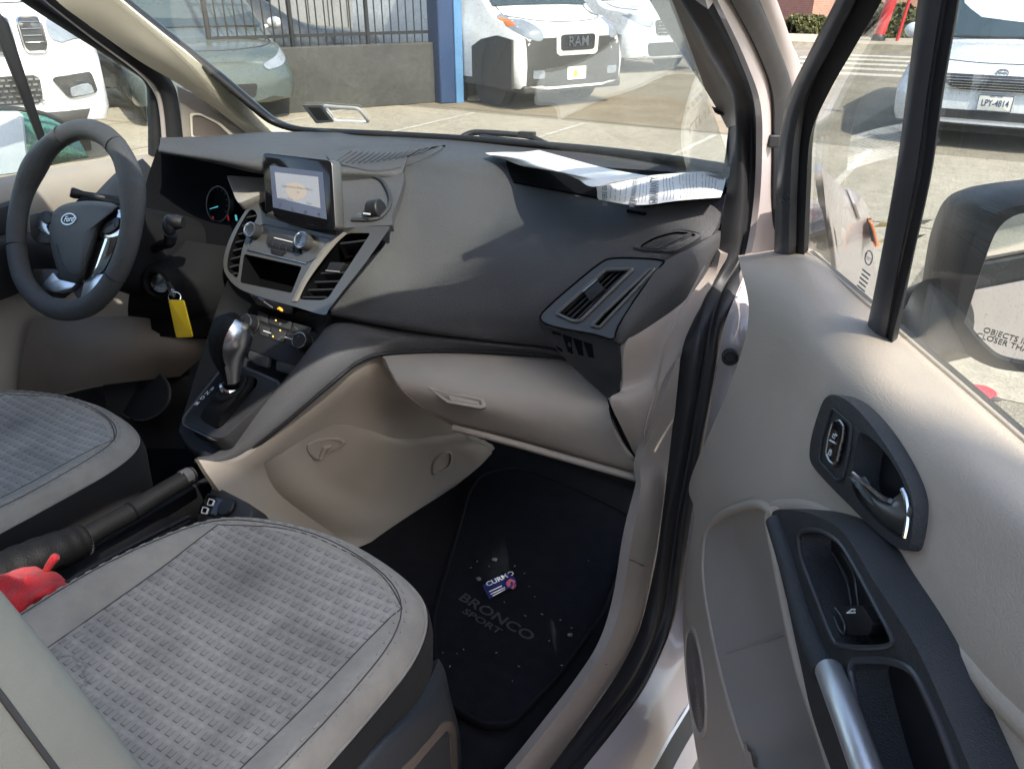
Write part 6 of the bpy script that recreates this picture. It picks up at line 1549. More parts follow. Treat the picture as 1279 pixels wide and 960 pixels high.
# ================================================================= outside
def ground_mat(name, c1, c2, scale, speck, bump=.4, patch=None):
    m = bpy.data.materials.new(name); m.use_nodes = True; nt = m.node_tree; p = nt.nodes['Principled BSDF']; M[name] = m
    tc = nd(nt, 'ShaderNodeTexCoord')
    ns = []
    for s, d, r in ((scale, 8, .7), (scale * 12, 4, .6), (scale * 110, 2, .5)):
        n = nd(nt, 'ShaderNodeTexNoise'); n.inputs['Scale'].default_value = s; n.inputs['Detail'].default_value = d; n.inputs['Roughness'].default_value = r
        nt.links.new(tc.outputs['Object'], n.inputs['Vector']); ns.append(n)
    r1 = nd(nt, 'ShaderNodeMapRange'); r1.inputs[1].default_value = .35; r1.inputs[2].default_value = .65; nt.links.new(ns[0].outputs['Fac'], r1.inputs[0])
    mx = nd(nt, 'ShaderNodeMix', data_type='RGBA'); mx.inputs[6].default_value = (*c1, 1); mx.inputs[7].default_value = (*c2, 1); nt.links.new(r1.outputs[0], mx.inputs[0])
    r2 = nd(nt, 'ShaderNodeMapRange'); r2.inputs[1].default_value = .3; r2.inputs[2].default_value = .7; r2.inputs[3].default_value = 1 - speck; r2.inputs[4].default_value = 1 + speck; nt.links.new(ns[2].outputs['Fac'], r2.inputs[0])
    m2 = nd(nt, 'ShaderNodeMix', data_type='RGBA', blend_type='MULTIPLY'); m2.inputs[0].default_value = 1; nt.links.new(mx.outputs[2], m2.inputs[6]); nt.links.new(r2.outputs[0], m2.inputs[7])
    r3 = nd(nt, 'ShaderNodeMapRange'); r3.inputs[1].default_value = .3; r3.inputs[2].default_value = .7; r3.inputs[3].default_value = .85; r3.inputs[4].default_value = 1.12; nt.links.new(ns[1].outputs['Fac'], r3.inputs[0])
    m3 = nd(nt, 'ShaderNodeMix', data_type='RGBA', blend_type='MULTIPLY'); m3.inputs[0].default_value = 1; nt.links.new(m2.outputs[2], m3.inputs[6]); nt.links.new(r3.outputs[0], m3.inputs[7])
    nt.links.new(m3.outputs[2], p.inputs['Base Color']); p.inputs['Roughness'].default_value = .9; p.inputs['Specular IOR Level'].default_value = .2
    b = nd(nt, 'ShaderNodeBump'); b.inputs['Strength'].default_value = bump; b.inputs['Distance'].default_value = .01; nt.links.new(ns[2].outputs['Fac'], b.inputs['Height']); nt.links.new(b.outputs[0], p.inputs['Normal'])
ground_mat('asphalt', (.20, .175, .132), (.265, .233, .178), .9, .45)
ground_mat('asphalt_patch', (.17, .15, .12), (.23, .20, .155), 1.4, .5)
ground_mat('concrete', (.30, .262, .20), (.37, .325, .25), .8, .22, .2)
ground_mat('sand_strip', (.20, .162, .112), (.27, .222, .155), 1.6, .35)
mat('pebble_grey', (.12, .115, .105), .85, var=.3, vscale=60)
ground_mat('road_paint', (.40, .365, .29), (.52, .48, .40), 2.5, .25)
ground_mat('wall_concrete', (.062, .0615, .058), (.088, .086, .079), 1.5, .15, .2)
ground_mat('yellow_paint', (.30, .20, .05), (.22, .16, .06), 5, .35)
mat('iron_black', (.012, .012, .013), .5)
mat('post_blue', (.022, .05, .125), .45, bump=.2, bscale=60, dirt=.25, dcol=(.03, .05, .1))
mat('post_blue_side', (.10, .235, .43), .45, dirt=.25, dcol=(.05, .12, .25))
mat('garage_grey', (.26, .26, .255), .6)
mat('window_dark', (.015, .018, .02), .1)
mat('car_white', (.72, .71, .69), .28, coat=.5, var=.03)
mat('car_silver', (.58, .60, .63), .28, metal=.12, coat=.5, var=.03)
mat('car_sage', (.09, .11, .105), .3, metal=.2, coat=.5, var=.04)
mat('car_dark', (.03, .035, .04), .25, coat=.5)
mat('trim_black', (.02, .02, .022), .5, dirt=.1)
mat('bumper_grey', (.05, .048, .045), .6, dirt=.2, dcol=(.12, .1, .08))
mat('grille_mesh', (.05, .05, .052), .4, metal=.5)
mat('tyre', (.02, .02, .02), .8)
mat('alloy', (.4, .4, .42), .35, metal=.8)
mat('car_glass', (.035, .05, .055), .05, spec=.6)
mat('plate_white', (.66, .65, .58), .5)
mat('plate_blue', (.03, .05, .14), .5)
mat('red_paint', (.50, .03, .035), .45)
mat('hedge_leaf', (.055, .06, .018), .8, var=.5, vscale=3)
mat('hedge_leaf_light', (.11, .105, .03), .8, var=.4, vscale=3)
mat('bark', (.06, .045, .03), .9)
mat('window_frame_pale', (.35, .30, .27), .6)
def brick(name, c1, c2, mortar):
    m = bpy.data.materials.new(name); m.use_nodes = True; nt = m.node_tree; p = nt.nodes['Principled BSDF']; M[name] = m
    tc = nd(nt, 'ShaderNodeTexCoord'); mp = nd(nt, 'ShaderNodeMapping'); nt.links.new(tc.outputs['UV'], mp.inputs[0])
    b = nd(nt, 'ShaderNodeTexBrick'); b.inputs['Color1'].default_value = (*c1, 1); b.inputs['Color2'].default_value = (*c2, 1); b.inputs['Mortar'].default_value = (*mortar, 1)
    b.inputs['Scale'].default_value = 4; b.inputs['Mortar Size'].default_value = .012; nt.links.new(mp.outputs[0], b.inputs['Vector'])
    nt.links.new(b.outputs['Color'], p.inputs['Base Color']); p.inputs['Roughness'].default_value = .85
brick('brick_red', (.30, .12, .085), (.24, .09, .065), (.30, .24, .2))
brick('brick_light', (.42, .21, .14), (.36, .17, .11), (.40, .32, .25))

def G(px, py, z=0): return PZ(px, py, z)
def sheet(name, pts, z, m, label=None):
    mb = MB(); mb.add([V((p[0], p[1], z)) for p in pts], [list(range(len(pts)))], 0); o = mb.build(name, m, None, smooth=0); struct(o, label); return o
sheet('ground', [(-150, -100), (150, -100), (150, 200), (-150, 200)], 0, 'asphalt', 'warm grey asphalt lot around the van')
# pavement of concrete slabs in front of the van
mb = MB()
xs = [-9 + 1.52 * k for k in range(9)]
for i in range(8):
    for (ya, yb) in ((3.2, 5.6), (5.62, 8.35)):
        mb.add([V((xs[i] + .02, ya, .004)), V((xs[i + 1], ya, .004)), V((xs[i + 1], yb, .004)), V((xs[i] + .02, yb, .004))], [[0, 1, 2, 3]], 0)
o = mb.build('pavement', 'concrete', None, smooth=0); struct(o, 'pale concrete slabs in front of the windshield')
mb = MB()
for i in range(1, 8): mb.add([V((xs[i] - .03, 5.7, .008)), V((xs[i] + .035, 5.7, .008)), V((xs[i] + .03, 8.3, .008)), V((xs[i] - .03, 8.3, .008))], [[0, 1, 2, 3]], 0)
o = mb.build('pavement_joint', 'road_paint', None, smooth=0); struct(o, 'pale joint lines between the slabs')
a = sheet('apron', [(-8, 8.6), (-1.2, 8.45), (-.9, 10.4), (-3.2, 11.0), (-8, 11.2)], .004, 'sand_strip', 'rough sandy brown strip beyond the slabs')
sheet('asphalt_patch', [(.9, 4.2), (2.2, 4.1), (2.4, 5.5), (1.0, 5.55)], .008, 'asphalt_patch', 'darker repair patch in the asphalt')
mb = MB()
for (x0, y0, x1, y1) in ((1095, 281, 1160, 277), (1100, 300, 1150, 296)):
    p, q = G(x0, y0, .004), G(x1, y1, .004); w = V((.02, .08, 0)); mb.add([p - w, q - w, q + w, p + w], [[0, 1, 2, 3]], 0)
o = mb.build('road_marking', 'yellow_paint', None, smooth=0); struct(o, 'worn yellow paint marks on the asphalt')
# street with crosswalk further off
sheet('road', [(-60, 14.5), (60, 14.5), (60, 21.6), (-60, 21.6)], .004, 'asphalt_patch', 'street crossing behind the silver minivan')
mb = MB()
for k in range(5):
    y = 15.3 + k * 1.05; mb.add([V((-3.6 + .25 * k, y, .008)), V((4.5, y + .1, .008)), V((4.5, y + .55, .008)), V((-3.6 + .25 * k, y + .45, .008))], [[0, 1, 2, 3]], 0)
o = mb.build('crosswalk', 'road_paint', None, smooth=0); struct(o, 'worn white crosswalk stripes on the street')
mb = MB(); mb.box(V((0, 23.4, .06)), 60, 1.7, .07); o = mb.build('far_pavement', 'concrete', None, smooth=0); struct(o, 'pavement with kerb on the far side of the street')
# beer-cap sized red thing
mb = MB(); c = G(1224, 491, .0); mb.lathe(c, (0, 0, 1), [(.0, .004), (.045, .006), (.055, .012), (.06, .002), (.058, 0)], 20); o = mb.build('bottle_cap', 'packet_red', None); tag(o, 'flat red disc lying on the sunlit asphalt outside the door', 'litter')
mb = MB(); c = G(1244, 500, .0); mb.ell(c + V((0, 0, .006)), V((.02, .004, 0)), V((0, .015, 0)), V((0, 0, .008)), 8, 5); o = mb.build('pebble', 'ink', None); tag(o, 'small dark stone beside the red disc on the asphalt', 'pebble')

# ---- low wall with iron railing, blue gate post
W0, W1 = V((-6.75, 6.40, 0)), G(545, 128.5); wd = (W1 - W0).normalized(); wn = V((wd.y, -wd.x, 0))
W0 = W1 - wd * 2.75
mb = MB(); wall_h = .74
mb.box((W0 + W1) / 2 - wn * .12 + V((0, 0, wall_h / 2)), wd * (W1 - W0).length / 2, wn * .12, V((0, 0, wall_h / 2)))
o = mb.build('boundary_wall', 'wall_concrete', None, bev=.01); tag(o, 'low grey concrete wall left of the blue post', 'wall')
mb = MB(); L = (W1 - W0).length
mb.box((W0 + W1) / 2 - wn * .12 + V((0, 0, wall_h + .12)), wd * L / 2, wn * .015, V((0, 0, .018)))
mb.box((W0 + W1) / 2 - wn * .12 + V((0, 0, wall_h + 1.25)), wd * L / 2, wn * .015, V((0, 0, .018)))
n = 26
for k in range(n + 1):
    p = W0 + wd * (L * k / n) - wn * .12
    r = .03 if k % 9 == 0 else .009
    mb.tube([p + V((0, 0, wall_h)), p + V((0, 0, wall_h + 1.4))], r, 6)
o = mb.build('iron_railing', 'iron_black', None); tag(o, 'black iron bar railing on top of the low grey wall', 'fence')
o = thing('gate_post', 'square blue painted gate post at the end of the wall', 'post', W1 + wd * .2)
pc = W1 + wd * .22
mb = MB(); mb.box(pc + wd * -.115 + V((0, 0, 1.4)), wd * .115, wn * .17, V((0, 0, 1.4))); mb.build('post_shaft', 'post_blue', o, bev=.02)
mb = MB(); mb.box(pc + wd * .045 + V((0, 0, 1.4)), wd * .055, wn * .19, V((0, 0, 1.4))); mb.build('post_plate', 'post_blue_side', o, bev=.005)
o = thing('gate', 'black iron gate leaf with white upright beside the blue post', 'gate', pc + wd * .6)
mb = MB()
for k in range(5): 
    p = pc + wd * (.22 + .19 * k) - wn * (.03 + .02 * k); mb.tube([p, p + V((0, 0, 2.4))], .03 if k % 2 else .05, 8)
mb.build('gate_bars', 'iron_black', o)
mb = MB(); p = G(607, 124); mb.tube([p, p + V((0, 0, 2.2))], .028, 10); mb.build('upright', 'plate_white', o)
mb = MB(); c = p + V((0, 0, 1.02)) - wn * -.03; mb.box(c, wd * .05, wn * .004, V((0, 0, .09))); mb.build('reflector', 'yellow_tag', o)
mb = MB()
for i in range(26):
    t = rnd.random(); c = G(590 + 45 * t, 126 - 2 * t + rnd.uniform(-2, 2)); mb.ell(c + V((0, 0, .03)), V((rnd.uniform(.03, .14), .02, .0)), V((0, rnd.uniform(.02, .06), 0)), V((0, 0, rnd.uniform(.02, .05))), 7, 5)
o = mb.build('debris', 'sand_strip', None); o['kind'] = 'stuff'; o['label'] = 'dry rubble at the foot of the gate'
# garage behind the railing
gq = thing('garage', 'pale grey garage with dark openings behind the railing', 'building', W0 - wn * 4)
gb = W0 - wn * 5.2 - wd * .6
mb = MB(); mb.box(gb + wd * 5.0 - wn * 2 + V((0, 0, 2.0)), wd * 7, wn * 2, V((0, 0, 2.0))); mb.build('wall', 'garage_grey', gq)
mb = MB(); mb.box(gb + wd * .7 + V((0, 0, 1.35)), wd * 1.9, wn * .03, V((0, 0, 1.3))); mb.build('door', 'window_dark', gq)
mb = MB()
for k in range(14): mb.box(gb + wd * (2.9 + .36 * k) + wn * .02 + V((0, 0, 1.5)), wd * .006, wn * .012, V((0, 0, 1.5)))
mb.build('cladding_seam', 'wall_concrete', gq)
mb = MB()
for k in range(5):
    for j in range(3): mb.box(gb + wd * (-.6 + .3 * k) + wn * .045 + V((0, 0, 1.75 + .22 * j)), wd * .11, wn * .01, V((0, 0, .07)))
mb.build('lattice', 'garage_grey', gq)

# ---- vehicles
def vehicle(name, label, front, h, st, paint, L=4.4, group=None, wheel=(.33, .95, 3.5, .8), low='trim_black', wind=None):
    """local axes: +y is forward from the nose at y=0, stations st = (y, z0, half0, zb, halfb, zt, halft)"""
    rz = math.atan2(h[1], h[0]) - math.pi / 2
    root = thing(name, label, 'car' if 'van' not in name else 'van', V((front[0], front[1], 0)), group, False, rz)
    mb = MB(); rings = []
    for (y, z0, h0, zb, hb, zt, ht) in st:
        half = [V((0, y, z0)), V((h0 * .7, y, z0)), V((h0 * .96, y, z0 + .04)), V((h0, y, z0 + .12)), V((hb, y, zb)), V((hb * .985, y, zb + .03)), V(((ht + hb) / 2, y, (zb + zt) / 2 + .02)), V((ht, y, zt - .05)), V((ht * .9, y, zt - .01)), V((ht * .5, y, zt + .01)), V((0, y, zt + .015))]
        rings.append(half + [V((-p.x, p.y, p.z)) for p in half[-2:0:-1]])
    n = len(rings[0]); cols = [spline([r[k] for r in rings], 4) for k in range(n)]
    rr = [[cols[k][i] for k in range(n)] for i in range(len(cols[0]))]
    mb.loft(rr, 0); b = mb.build('body', paint, root, smooth=35); BV[root.name] = bvh_of(mb)
    r, wf, wr, hx = wheel
    for y in (-wf, -wr):
        for s in (-1, 1):
            m2 = MB(); m2.lathe(V((s * (hx - .2), y, r)), V((s, 0, 0)), [(0, 0), (r, 0), (r, .2), (r * .93, .225), (r * .68, .21)], 28); w = m2.build('wheel', 'tyre', root)
            m3 = MB(); m3.lathe(V((s * hx, y, r)), V((s, 0, 0)), [(r * .68, .012), (r * .6, .0), (r * .2, .02), (0, .025)], 20); m3.build('rim', 'alloy', w)
            m4 = MB(); m4.lathe(V((s * (hx + .012), y, r)), V((s, 0, 0)), [(r * 1.14, -.1), (r * 1.14, .012), (r * 1.02, .012)], 28); m4.build('wheel_arch', low, root)
    return root
BV = {}
def nose(root, x, z, off=.012):
    loc, n, i, dd = BV[root.name].ray_cast(V((x, 3, z)), V((0, -1, 0)))
    return V((x, loc.y + off, z)) if loc is not None else V((x, -.3, z))
def topz(root, x, y, off=.006):
    loc, n, i, dd = BV[root.name].ray_cast(V((x, y, 5)), V((0, 0, -1)))
    return V((x, y, loc.z + off)) if loc is not None else V((x, y, 1))
def shut(root, pts, kind='top', r=.006):
    f = topz if kind == 'top' else nose
    P_ = [V((a, b, 0)) for a, b in pts]; P_ = resample(spline(P_, 4), 30)
    mb = MB(); mb.tube([f(root, p.x, p.y, .001) for p in P_], r, 5); return mb.build('shut_line', 'trim_black', root)
def dens(pts, n=4):
    out = []
    for i in range(len(pts)):
        a, b = V(pts[i]), V(pts[(i + 1) % len(pts)])
        for k in range(n): q = a.lerp(b, k / n); out.append((q.x, q.y))
    return out
def fp(name, pts, y, m, root, d=.02, bev=.004, tilt=0.0):
    """panel on the nose: pts are (x, z); y = station, tilt = lean of the panel per metre of z; y may be a function of (x, z)"""
    f = y if callable(y) else (lambda x, z: y + tilt * (z - .6))
    off = .010 + .5 * LAY.get(name, 0)
    # sheet that follows the nose: rows across the outline
    zs = [p[1] for p in pts]; z0, z1 = min(zs), max(zs); rows = []
    N_ = 10
    for k in range(N_ + 1):
        z = z0 + (z1 - z0) * (.004 + .992 * k / N_); xs_ = []
        for i in range(len(pts)):
            (xa, za), (xb, zb) = pts[i], pts[(i + 1) % len(pts)]
            if (za > z) != (zb > z): xs_.append(xa + (xb - xa) * (z - za) / (zb - za))
        if len(xs_) < 2: continue
        a, b = min(xs_), max(xs_)
        rows.append([nose(root, a + (b - a) * j / 12, z, off) for j in range(13)])
    mb = MB(); mb.grid(rows, 0, d, see=V((0, 9, .6))); return mb.build(name, m, root, smooth=40)
LAY = {'bumper': -.004, 'grille_bar': .02, 'plate_mark': .02, 'number_plate': .012, 'lamp_insert': .03, 'turn_signal': .014, 'grille': .03, 'fog_lamp': .012, 'grille_surround': .012}

# silver minivan on the right
mv_f = (1.02, 8.75); mv_h = V((-.05, -1, 0)).normalized()
st = [(.0, .24, .62, .46, .66, .66, .50), (-.10, .20, .84, .50, .86, .76, .70), (-.30, .18, .92, .56, .93, .83, .82), (-.9, .18, .95, .70, .95, .93, .88), (-1.15, .18, .96, .80, .96, .96, .90), (-1.9, .18, .96, .92, .96, 1.42, .72), (-2.2, .18, .96, .94, .96, 1.52, .70), (-4.4, .18, .96, .95, .96, 1.52, .70), (-4.8, .25, .9, .95, .9, 1.45, .66)]
mv = vehicle('minivan', 'silver minivan with slatted grille and New York plate LPY-4814', mv_f, mv_h, st, 'car_silver', wheel=(.33, .95, 3.8, .76))
mv.scale = (.94, .94, .94)
ny_ = lambda x, z: .005 - .14 * (abs(x) / .62) ** 3 - (.0 if z < .52 else (z - .52) * .45)
gr_p = [(-.52, .715), (-.30, .70), (0, .665), (.30, .70), (.52, .715), (.50, .65), (.40, .60), (.30, .575), (-.30, .575), (-.40, .60), (-.50, .65)]
fp('grille', gr_p, lambda x, z: ny_(x, z) + .02, 'trim_black', mv, .03)
mb = MB()
for k in range(5):
    z = .592 + .024 * k; w = .36 + .028 * k
    mb.tube([nose(mv, x, z, .032) for x in [w * (-1 + i / 5) for i in range(11)]], .005, 6)
mb.build('grille_bar', 'satin_chrome', mv)
mb = MB(); mb.tube([nose(mv, x, z, .032) for x, z in [(-.52, .60), (-.40, .572), (0, .565), (.40, .572), (.52, .60)]], .008, 6); mb.build('grille_trim', 'satin_chrome', mv)
for s in (-1, 1):
    fp('headlight', sp2([(s * .56, .70), (s * .66, .74), (s * .80, .80), (s * .86, .80), (s * .85, .70), (s * .78, .62), (s * .62, .62)], 3), lambda x, z: -.055 - .42 * max(0, abs(x) - .56) ** 1.2 - (z - .6) * .55 + .03, 'lamp_clear', mv, .04)
    fp('fog_lamp', rnd2([(s * .60, .40), (s * .76, .42), (s * .78, .36), (s * .62, .34)], .02), lambda x, z: ny_(x, z) + .03, 'trim_black', mv, .04)
    mb = MB(); mb.ell(V((s * 1.10, -1.75, 1.02)), V((.11, 0, 0)), V((0, .07, 0)), V((0, 0, .085)), 14, 10); mb.tube([V((s * .95, -1.75, .96)), V((s * 1.05, -1.75, .98))], .03, 8); mb.build('side_mirror', 'car_silver', mv, smooth=60)
fp('bumper_intake', rnd2([(-.50, .385), (.50, .385), (.52, .36), (.48, .30), (-.48, .30), (-.52, .36)], .03), lambda x, z: ny_(x, z) + .012, 'trim_black', mv, .03)
fp('lower_bumper', [(-.72, .255), (.72, .255), (.70, .13), (-.70, .13)], lambda x, z: ny_(x, z) + .012, 'trim_black', mv, .05)
mb = MB(); c = nose(mv, -.02, .735, .012)
mb.tube([c + V((.052 * math.cos(a), -.0, .034 * math.sin(a))) for a in [2 * math.pi * k / 28 for k in range(28)]], .006, 6, closed=True)
mb.tube([c + V((.020 * math.cos(a), 0, .032 * math.sin(a))) for a in [2 * math.pi * k / 20 for k in range(20)]], .004, 6, closed=True)
mb.tube([c + V((.040 * math.cos(a), 0, .013 + .010 * math.sin(a))) for a in [2 * math.pi * k / 20 for k in range(20)]], .004, 6, closed=True); mb.build('emblem', 'satin_chrome', mv)
PLY = nose(mv, -.03, .465, .03).y
mb = MB(); mb.prism([V((x - .03, PLY, z + .465)) for x, z in rect2(-.155, -.078, .155, .078, .012)], V((0, -.015, 0))); mb.build('number_plate', 'plate_white', mv, bev=.002)
mb = MB(); mb.text('LPY-4814', V((-.03, PLY + .002, .462)), V((-1, 0, 0)), V((0, 0, 1)), .085, 0, .001, bold=.012)
mb.v = [V((-.03 + (p.x + .03) * .72, p.y, .462 + (p.z - .462) * 1.0)) for p in mb.v]
mb.text('NEW YORK', V((-.03, PLY + .002, .527)), V((-1, 0, 0)), V((0, 0, 1)), .022, 0, .001, bold=.02)
mb.tube([V((x - .03, PLY + .001, z + .465)) for x, z in rect2(-.15, -.073, .15, .073, .012)], .0035, 5, closed=True)
mb.build('plate_lettering', 'plate_blue', mv, smooth=0)
mb = MB(); mb.add([V((-.80, -1.20, .985)), V((.80, -1.20, .985)), V((.66, -2.02, 1.45)), V((-.66, -2.02, 1.45))], [[0, 1, 2, 3]], 0); mb.v = [p + V((0, .02, .015)) for p in mb.v]; mb.build('windscreen', 'car_glass', mv, smooth=0)
mb = MB(); mb.tube([V((.72, -1.14, .99)), V((0, -1.17, .995)), V((-.72, -1.14, .99))], .014, 6); mb.build('wiper', 'trim_black', mv)

# white cargo van near the blue post
cv_h = V((.92, -.39, 0)).normalized()
st = [(0, .26, .66, .50, .70, .92, .52), (-.08, .24, .86, .60, .88, 1.0, .74), (-.35, .24, .93, .7, .93, 1.10, .84), (-.75, .24, .94, .85, .94, 1.20, .88), (-1.5, .24, .95, 1.05, .95, 1.85, .78), (-1.9, .24, .95, 1.05, .95, 1.95, .80), (-4.7, .24, .95, 1.05, .95, 1.95, .80)]
cv = vehicle('cargo_van', 'white cargo van with dark lower bumper parked beside the blue post', (-3.60, 9.38), cv_h, st, 'car_white', wheel=(.34, .85, 3.7, .78), low='bumper_grey')
cv.scale = (.95, .95, .95)
cy = lambda x, z: .01 - .16 * (abs(x) / .66) ** 3 - max(0, z - .75) * .3
fp('bumper', [(-.79, .88), (-.5, .80), (.5, .80), (.79, .88), (.80, .25), (-.80, .25)], lambda x, z: .02 - .13 * (abs(x) / .66) ** 3, 'bumper_grey', cv, .3, .02)
fp('grille_surround', rnd2([(-.36, .97), (.36, .97), (.35, .66), (-.35, .66)], .06), lambda x, z: .06 - .1 * x * x, 'car_white', cv, .06, .012)
fp('grille', rnd2([(-.29, .91), (.29, .91), (.285, .72), (-.285, .72)], .04), lambda x, z: .065 - .1 * x * x, 'grille_mesh', cv, .02)
mb = MB(); mb.text('RAM', nose(cv, 0, .82, .034), V((-1, 0, 0)), V((0, 0, 1)), .17, 0, .002, bold=.01); mb.build('lettering', 'satin_chrome', cv, smooth=0)
mb = MB(); mb.box(V((0, -.30, .27)), .84, .28, .05); mb.build('air_dam', 'bumper_grey', cv, bev=.03)
for s in (-1, 1):
    fp('headlight', sp2([(s * .56, .86), (s * .60, 1.02), (s * .74, 1.14), (s * .84, 1.12), (s * .86, .98), (s * .74, .86)], 3), lambda x, z: .02 - .5 * max(0, abs(x) - .5) - .25 * (z - .9), 'lamp_clear', cv, .06)
    fp('turn_signal', rnd2([(s * .80, 1.11), (s * .86, 1.10), (s * .87, 1.0), (s * .82, 1.02)], .01), lambda x, z: .035 - .5 * max(0, abs(x) - .5) - .25 * (z - .9), 'lamp_orange', cv, .04)
    fp('fog_lamp', rnd2([(s * .54, .50), (s * .72, .50), (s * .72, .40), (s * .54, .40)], .02), lambda x, z: .04 - .13 * (abs(x) / .66) ** 3, 'lamp_clear', cv, .04)
for s in (-1, 1):
    mb = MB(); L_ = [V((s * .945, y, z)) for y, z in [(-.16, .27), (-.16, .86), (-.50, .90), (-.85, .84), (-1.18, .70), (-1.34, .48), (-1.38, .27)]]
    mb.prism(L_, V((s * -.03, 0, 0))); mb.build('wheel_arch', 'bumper_grey', cv)
fp('number_plate', rect2(-.16, .36, .16, .52, .01), .045, 'plate_white', cv, .02)
fp('plate_mark', sp2([(-.01, .40), (.05, .40), (.06, .45), (.03, .48), (-.0, .46)], 3), .049, 'yellow_tag', cv, .002, 0)
mb = MB(); mb.add([V((-.80, -.80, 1.22)), V((.80, -.80, 1.22)), V((.72, -1.52, 1.82)), V((-.72, -1.52, 1.82))], [[0, 1, 2, 3]], 0); mb.v = [p + V((0, .03, .02)) for p in mb.v]; mb.build('windscreen', 'car_glass', cv, smooth=0)
# silver suv behind it
st = [(0, .26, .62, .5, .68, .86, .52), (-.10, .22, .86, .56, .88, .95, .74), (-.35, .22, .92, .66, .92, 1.02, .84), (-1.0, .22, .93, .85, .93, 1.12, .88), (-1.8, .22, .94, 1.0, .94, 1.62, .74), (-4.3, .22, .94, 1.0, .94, 1.62, .74)]
sv = vehicle('suv', 'silver grey suv with black grille behind the white cargo van', (-4.15, 14.2), V((.88, -.47, 0)).normalized(), st, 'car_silver', wheel=(.35, .9, 3.6, .76))
sy = lambda x, z: .03 - .16 * (abs(x) / .62) ** 3 - max(0, z - .7) * .3
fp('grille', rnd2([(-.42, .86), (.42, .86), (.36, .62), (-.36, .62)], .05), sy, 'grille_mesh', sv, .04)
mb = MB()
for k in range(4): z = .66 + .055 * k; mb.tube([nose(sv, x, z, .036) for x in [-.36 + .06 * i for i in range(13)]], .008, 6)
mb.build('grille_bar', 'satin_chrome', sv)
fp('bumper_intake', rnd2([(-.55, .50), (.55, .50), (.50, .28), (-.50, .28)], .05), lambda x, z: .035 - .14 * (abs(x) / .62) ** 3, 'trim_black', sv, .06)
for s in (-1, 1): fp('headlight', sp2([(s * .46, .84), (s * .60, .90), (s * .80, .96), (s * .86, .92), (s * .74, .80), (s * .5, .74)], 3), lambda x, z: .03 - .42 * max(0, abs(x) - .45) - max(0, z - .7) * .3, 'lamp_clear', sv, .06)
mb = MB(); mb.add([V((-.80, -1.05, 1.14)), V((.80, -1.05, 1.14)), V((.68, -1.80, 1.58)), V((-.68, -1.80, 1.58))], [[0, 1, 2, 3]], 0); mb.v = [p + V((0, .03, .02)) for p in mb.v]; mb.build('windscreen', 'car_glass', sv, smooth=0)

# white suv with slotted grille, seen through the driver's window
st = [(0, .32, .64, .55, .70, .96, .60), (-.10, .28, .86, .62, .88, 1.02, .78), (-.35, .26, .94, .75, .94, 1.08, .86), (-1.1, .26, .95, .9, .95, 1.16, .9), (-1.9, .26, .95, 1.05, .95, 1.72, .76), (-4.6, .26, .95, 1.05, .95, 1.72, .76)]
jp_h = V((.90, -.44, 0)).normalized()
jp = vehicle('suv', 'white suv with chrome ringed grille slots seen through the far side window', (-5.87, 3.18), jp_h, st, 'car_white', wheel=(.37, .95, 3.7, .76))
jp.scale = (1.2, 1.2, 1.2)
jy = lambda x, z: .03 - .15 * (abs(x) / .64) ** 3 - max(0, z - .85) * .2
for k in range(7):
    x = -.54 + .18 * k
    q = rnd2([(x - .068, .99), (x + .068, .99), (x + .066, .82), (x + .05, .78), (x - .05, .78), (x - .066, .82)], .035)
    fp('grille_slot', q, lambda a, b: jy(a, b) + .012, 'grille_mesh', jp, .03)
    mb = MB(); mb.tube([nose(jp, a, b, .016) for a, b in q], .008, 6, closed=True)
    for zz in (.84, .88, .92, .96): mb.tube([nose(jp, x - .055, zz, .018), nose(jp, x + .055, zz, .018)], .003, 4)
    mb.build('slot_ring', 'chrome', jp)
for s in (-1, 1):
    fp('headlight', sp2([(s * .64, .97), (s * .74, 1.0), (s * .90, 1.02), (s * .92, .92), (s * .82, .85), (s * .66, .84)], 3), lambda x, z: .0 - .42 * max(0, abs(x) - .6) - max(0, z - .85) * .2 - .02, 'lamp_clear', jp, .06)
    fp('fog_lamp', rnd2([(s * .58, .62), (s * .84, .64), (s * .86, .50), (s * .66, .48)], .02), lambda x, z: .03 - .36 * max(0, abs(x) - .55), 'trim_black', jp, .05)
    fp('lamp_insert', rnd2([(s * .68, .55), (s * .82, .56), (s * .83, .50), (s * .68, .49)], .01), lambda x, z: .036 - .36 * max(0, abs(x) - .55), 'lamp_clear', jp, .02)
fp('lower_grille', rnd2([(-.52, .64), (.52, .64), (.50, .46), (-.50, .46)], .04), lambda x, z: jy(x, z) + .006, 'grille_mesh', jp, .04)
mb = MB()
for k in range(5):
    for j in range(26): z = .48 + .034 * k; x = -.5 + .04 * j + (.02 if k % 2 else 0); mb.box(nose(jp, x, z, .022), .013, .004, .006)
mb.build('grille_studs', 'satin_chrome', jp)
fp('lower_bumper', [(-.78, .40), (.78, .40), (.70, .26), (-.70, .26)], lambda x, z: .015 - .15 * (abs(x) / .64) ** 3, 'bumper_grey', jp, .1, .01)
mb = MB(); mb.add([V((-.82, -1.12, 1.19)), V((.82, -1.12, 1.19)), V((.70, -1.90, 1.68)), V((-.70, -1.90, 1.68))], [[0, 1, 2, 3]], 0); mb.v = [p + V((0, .03, .02)) for p in mb.v]; mb.build('windscreen', 'car_glass', jp, smooth=0)

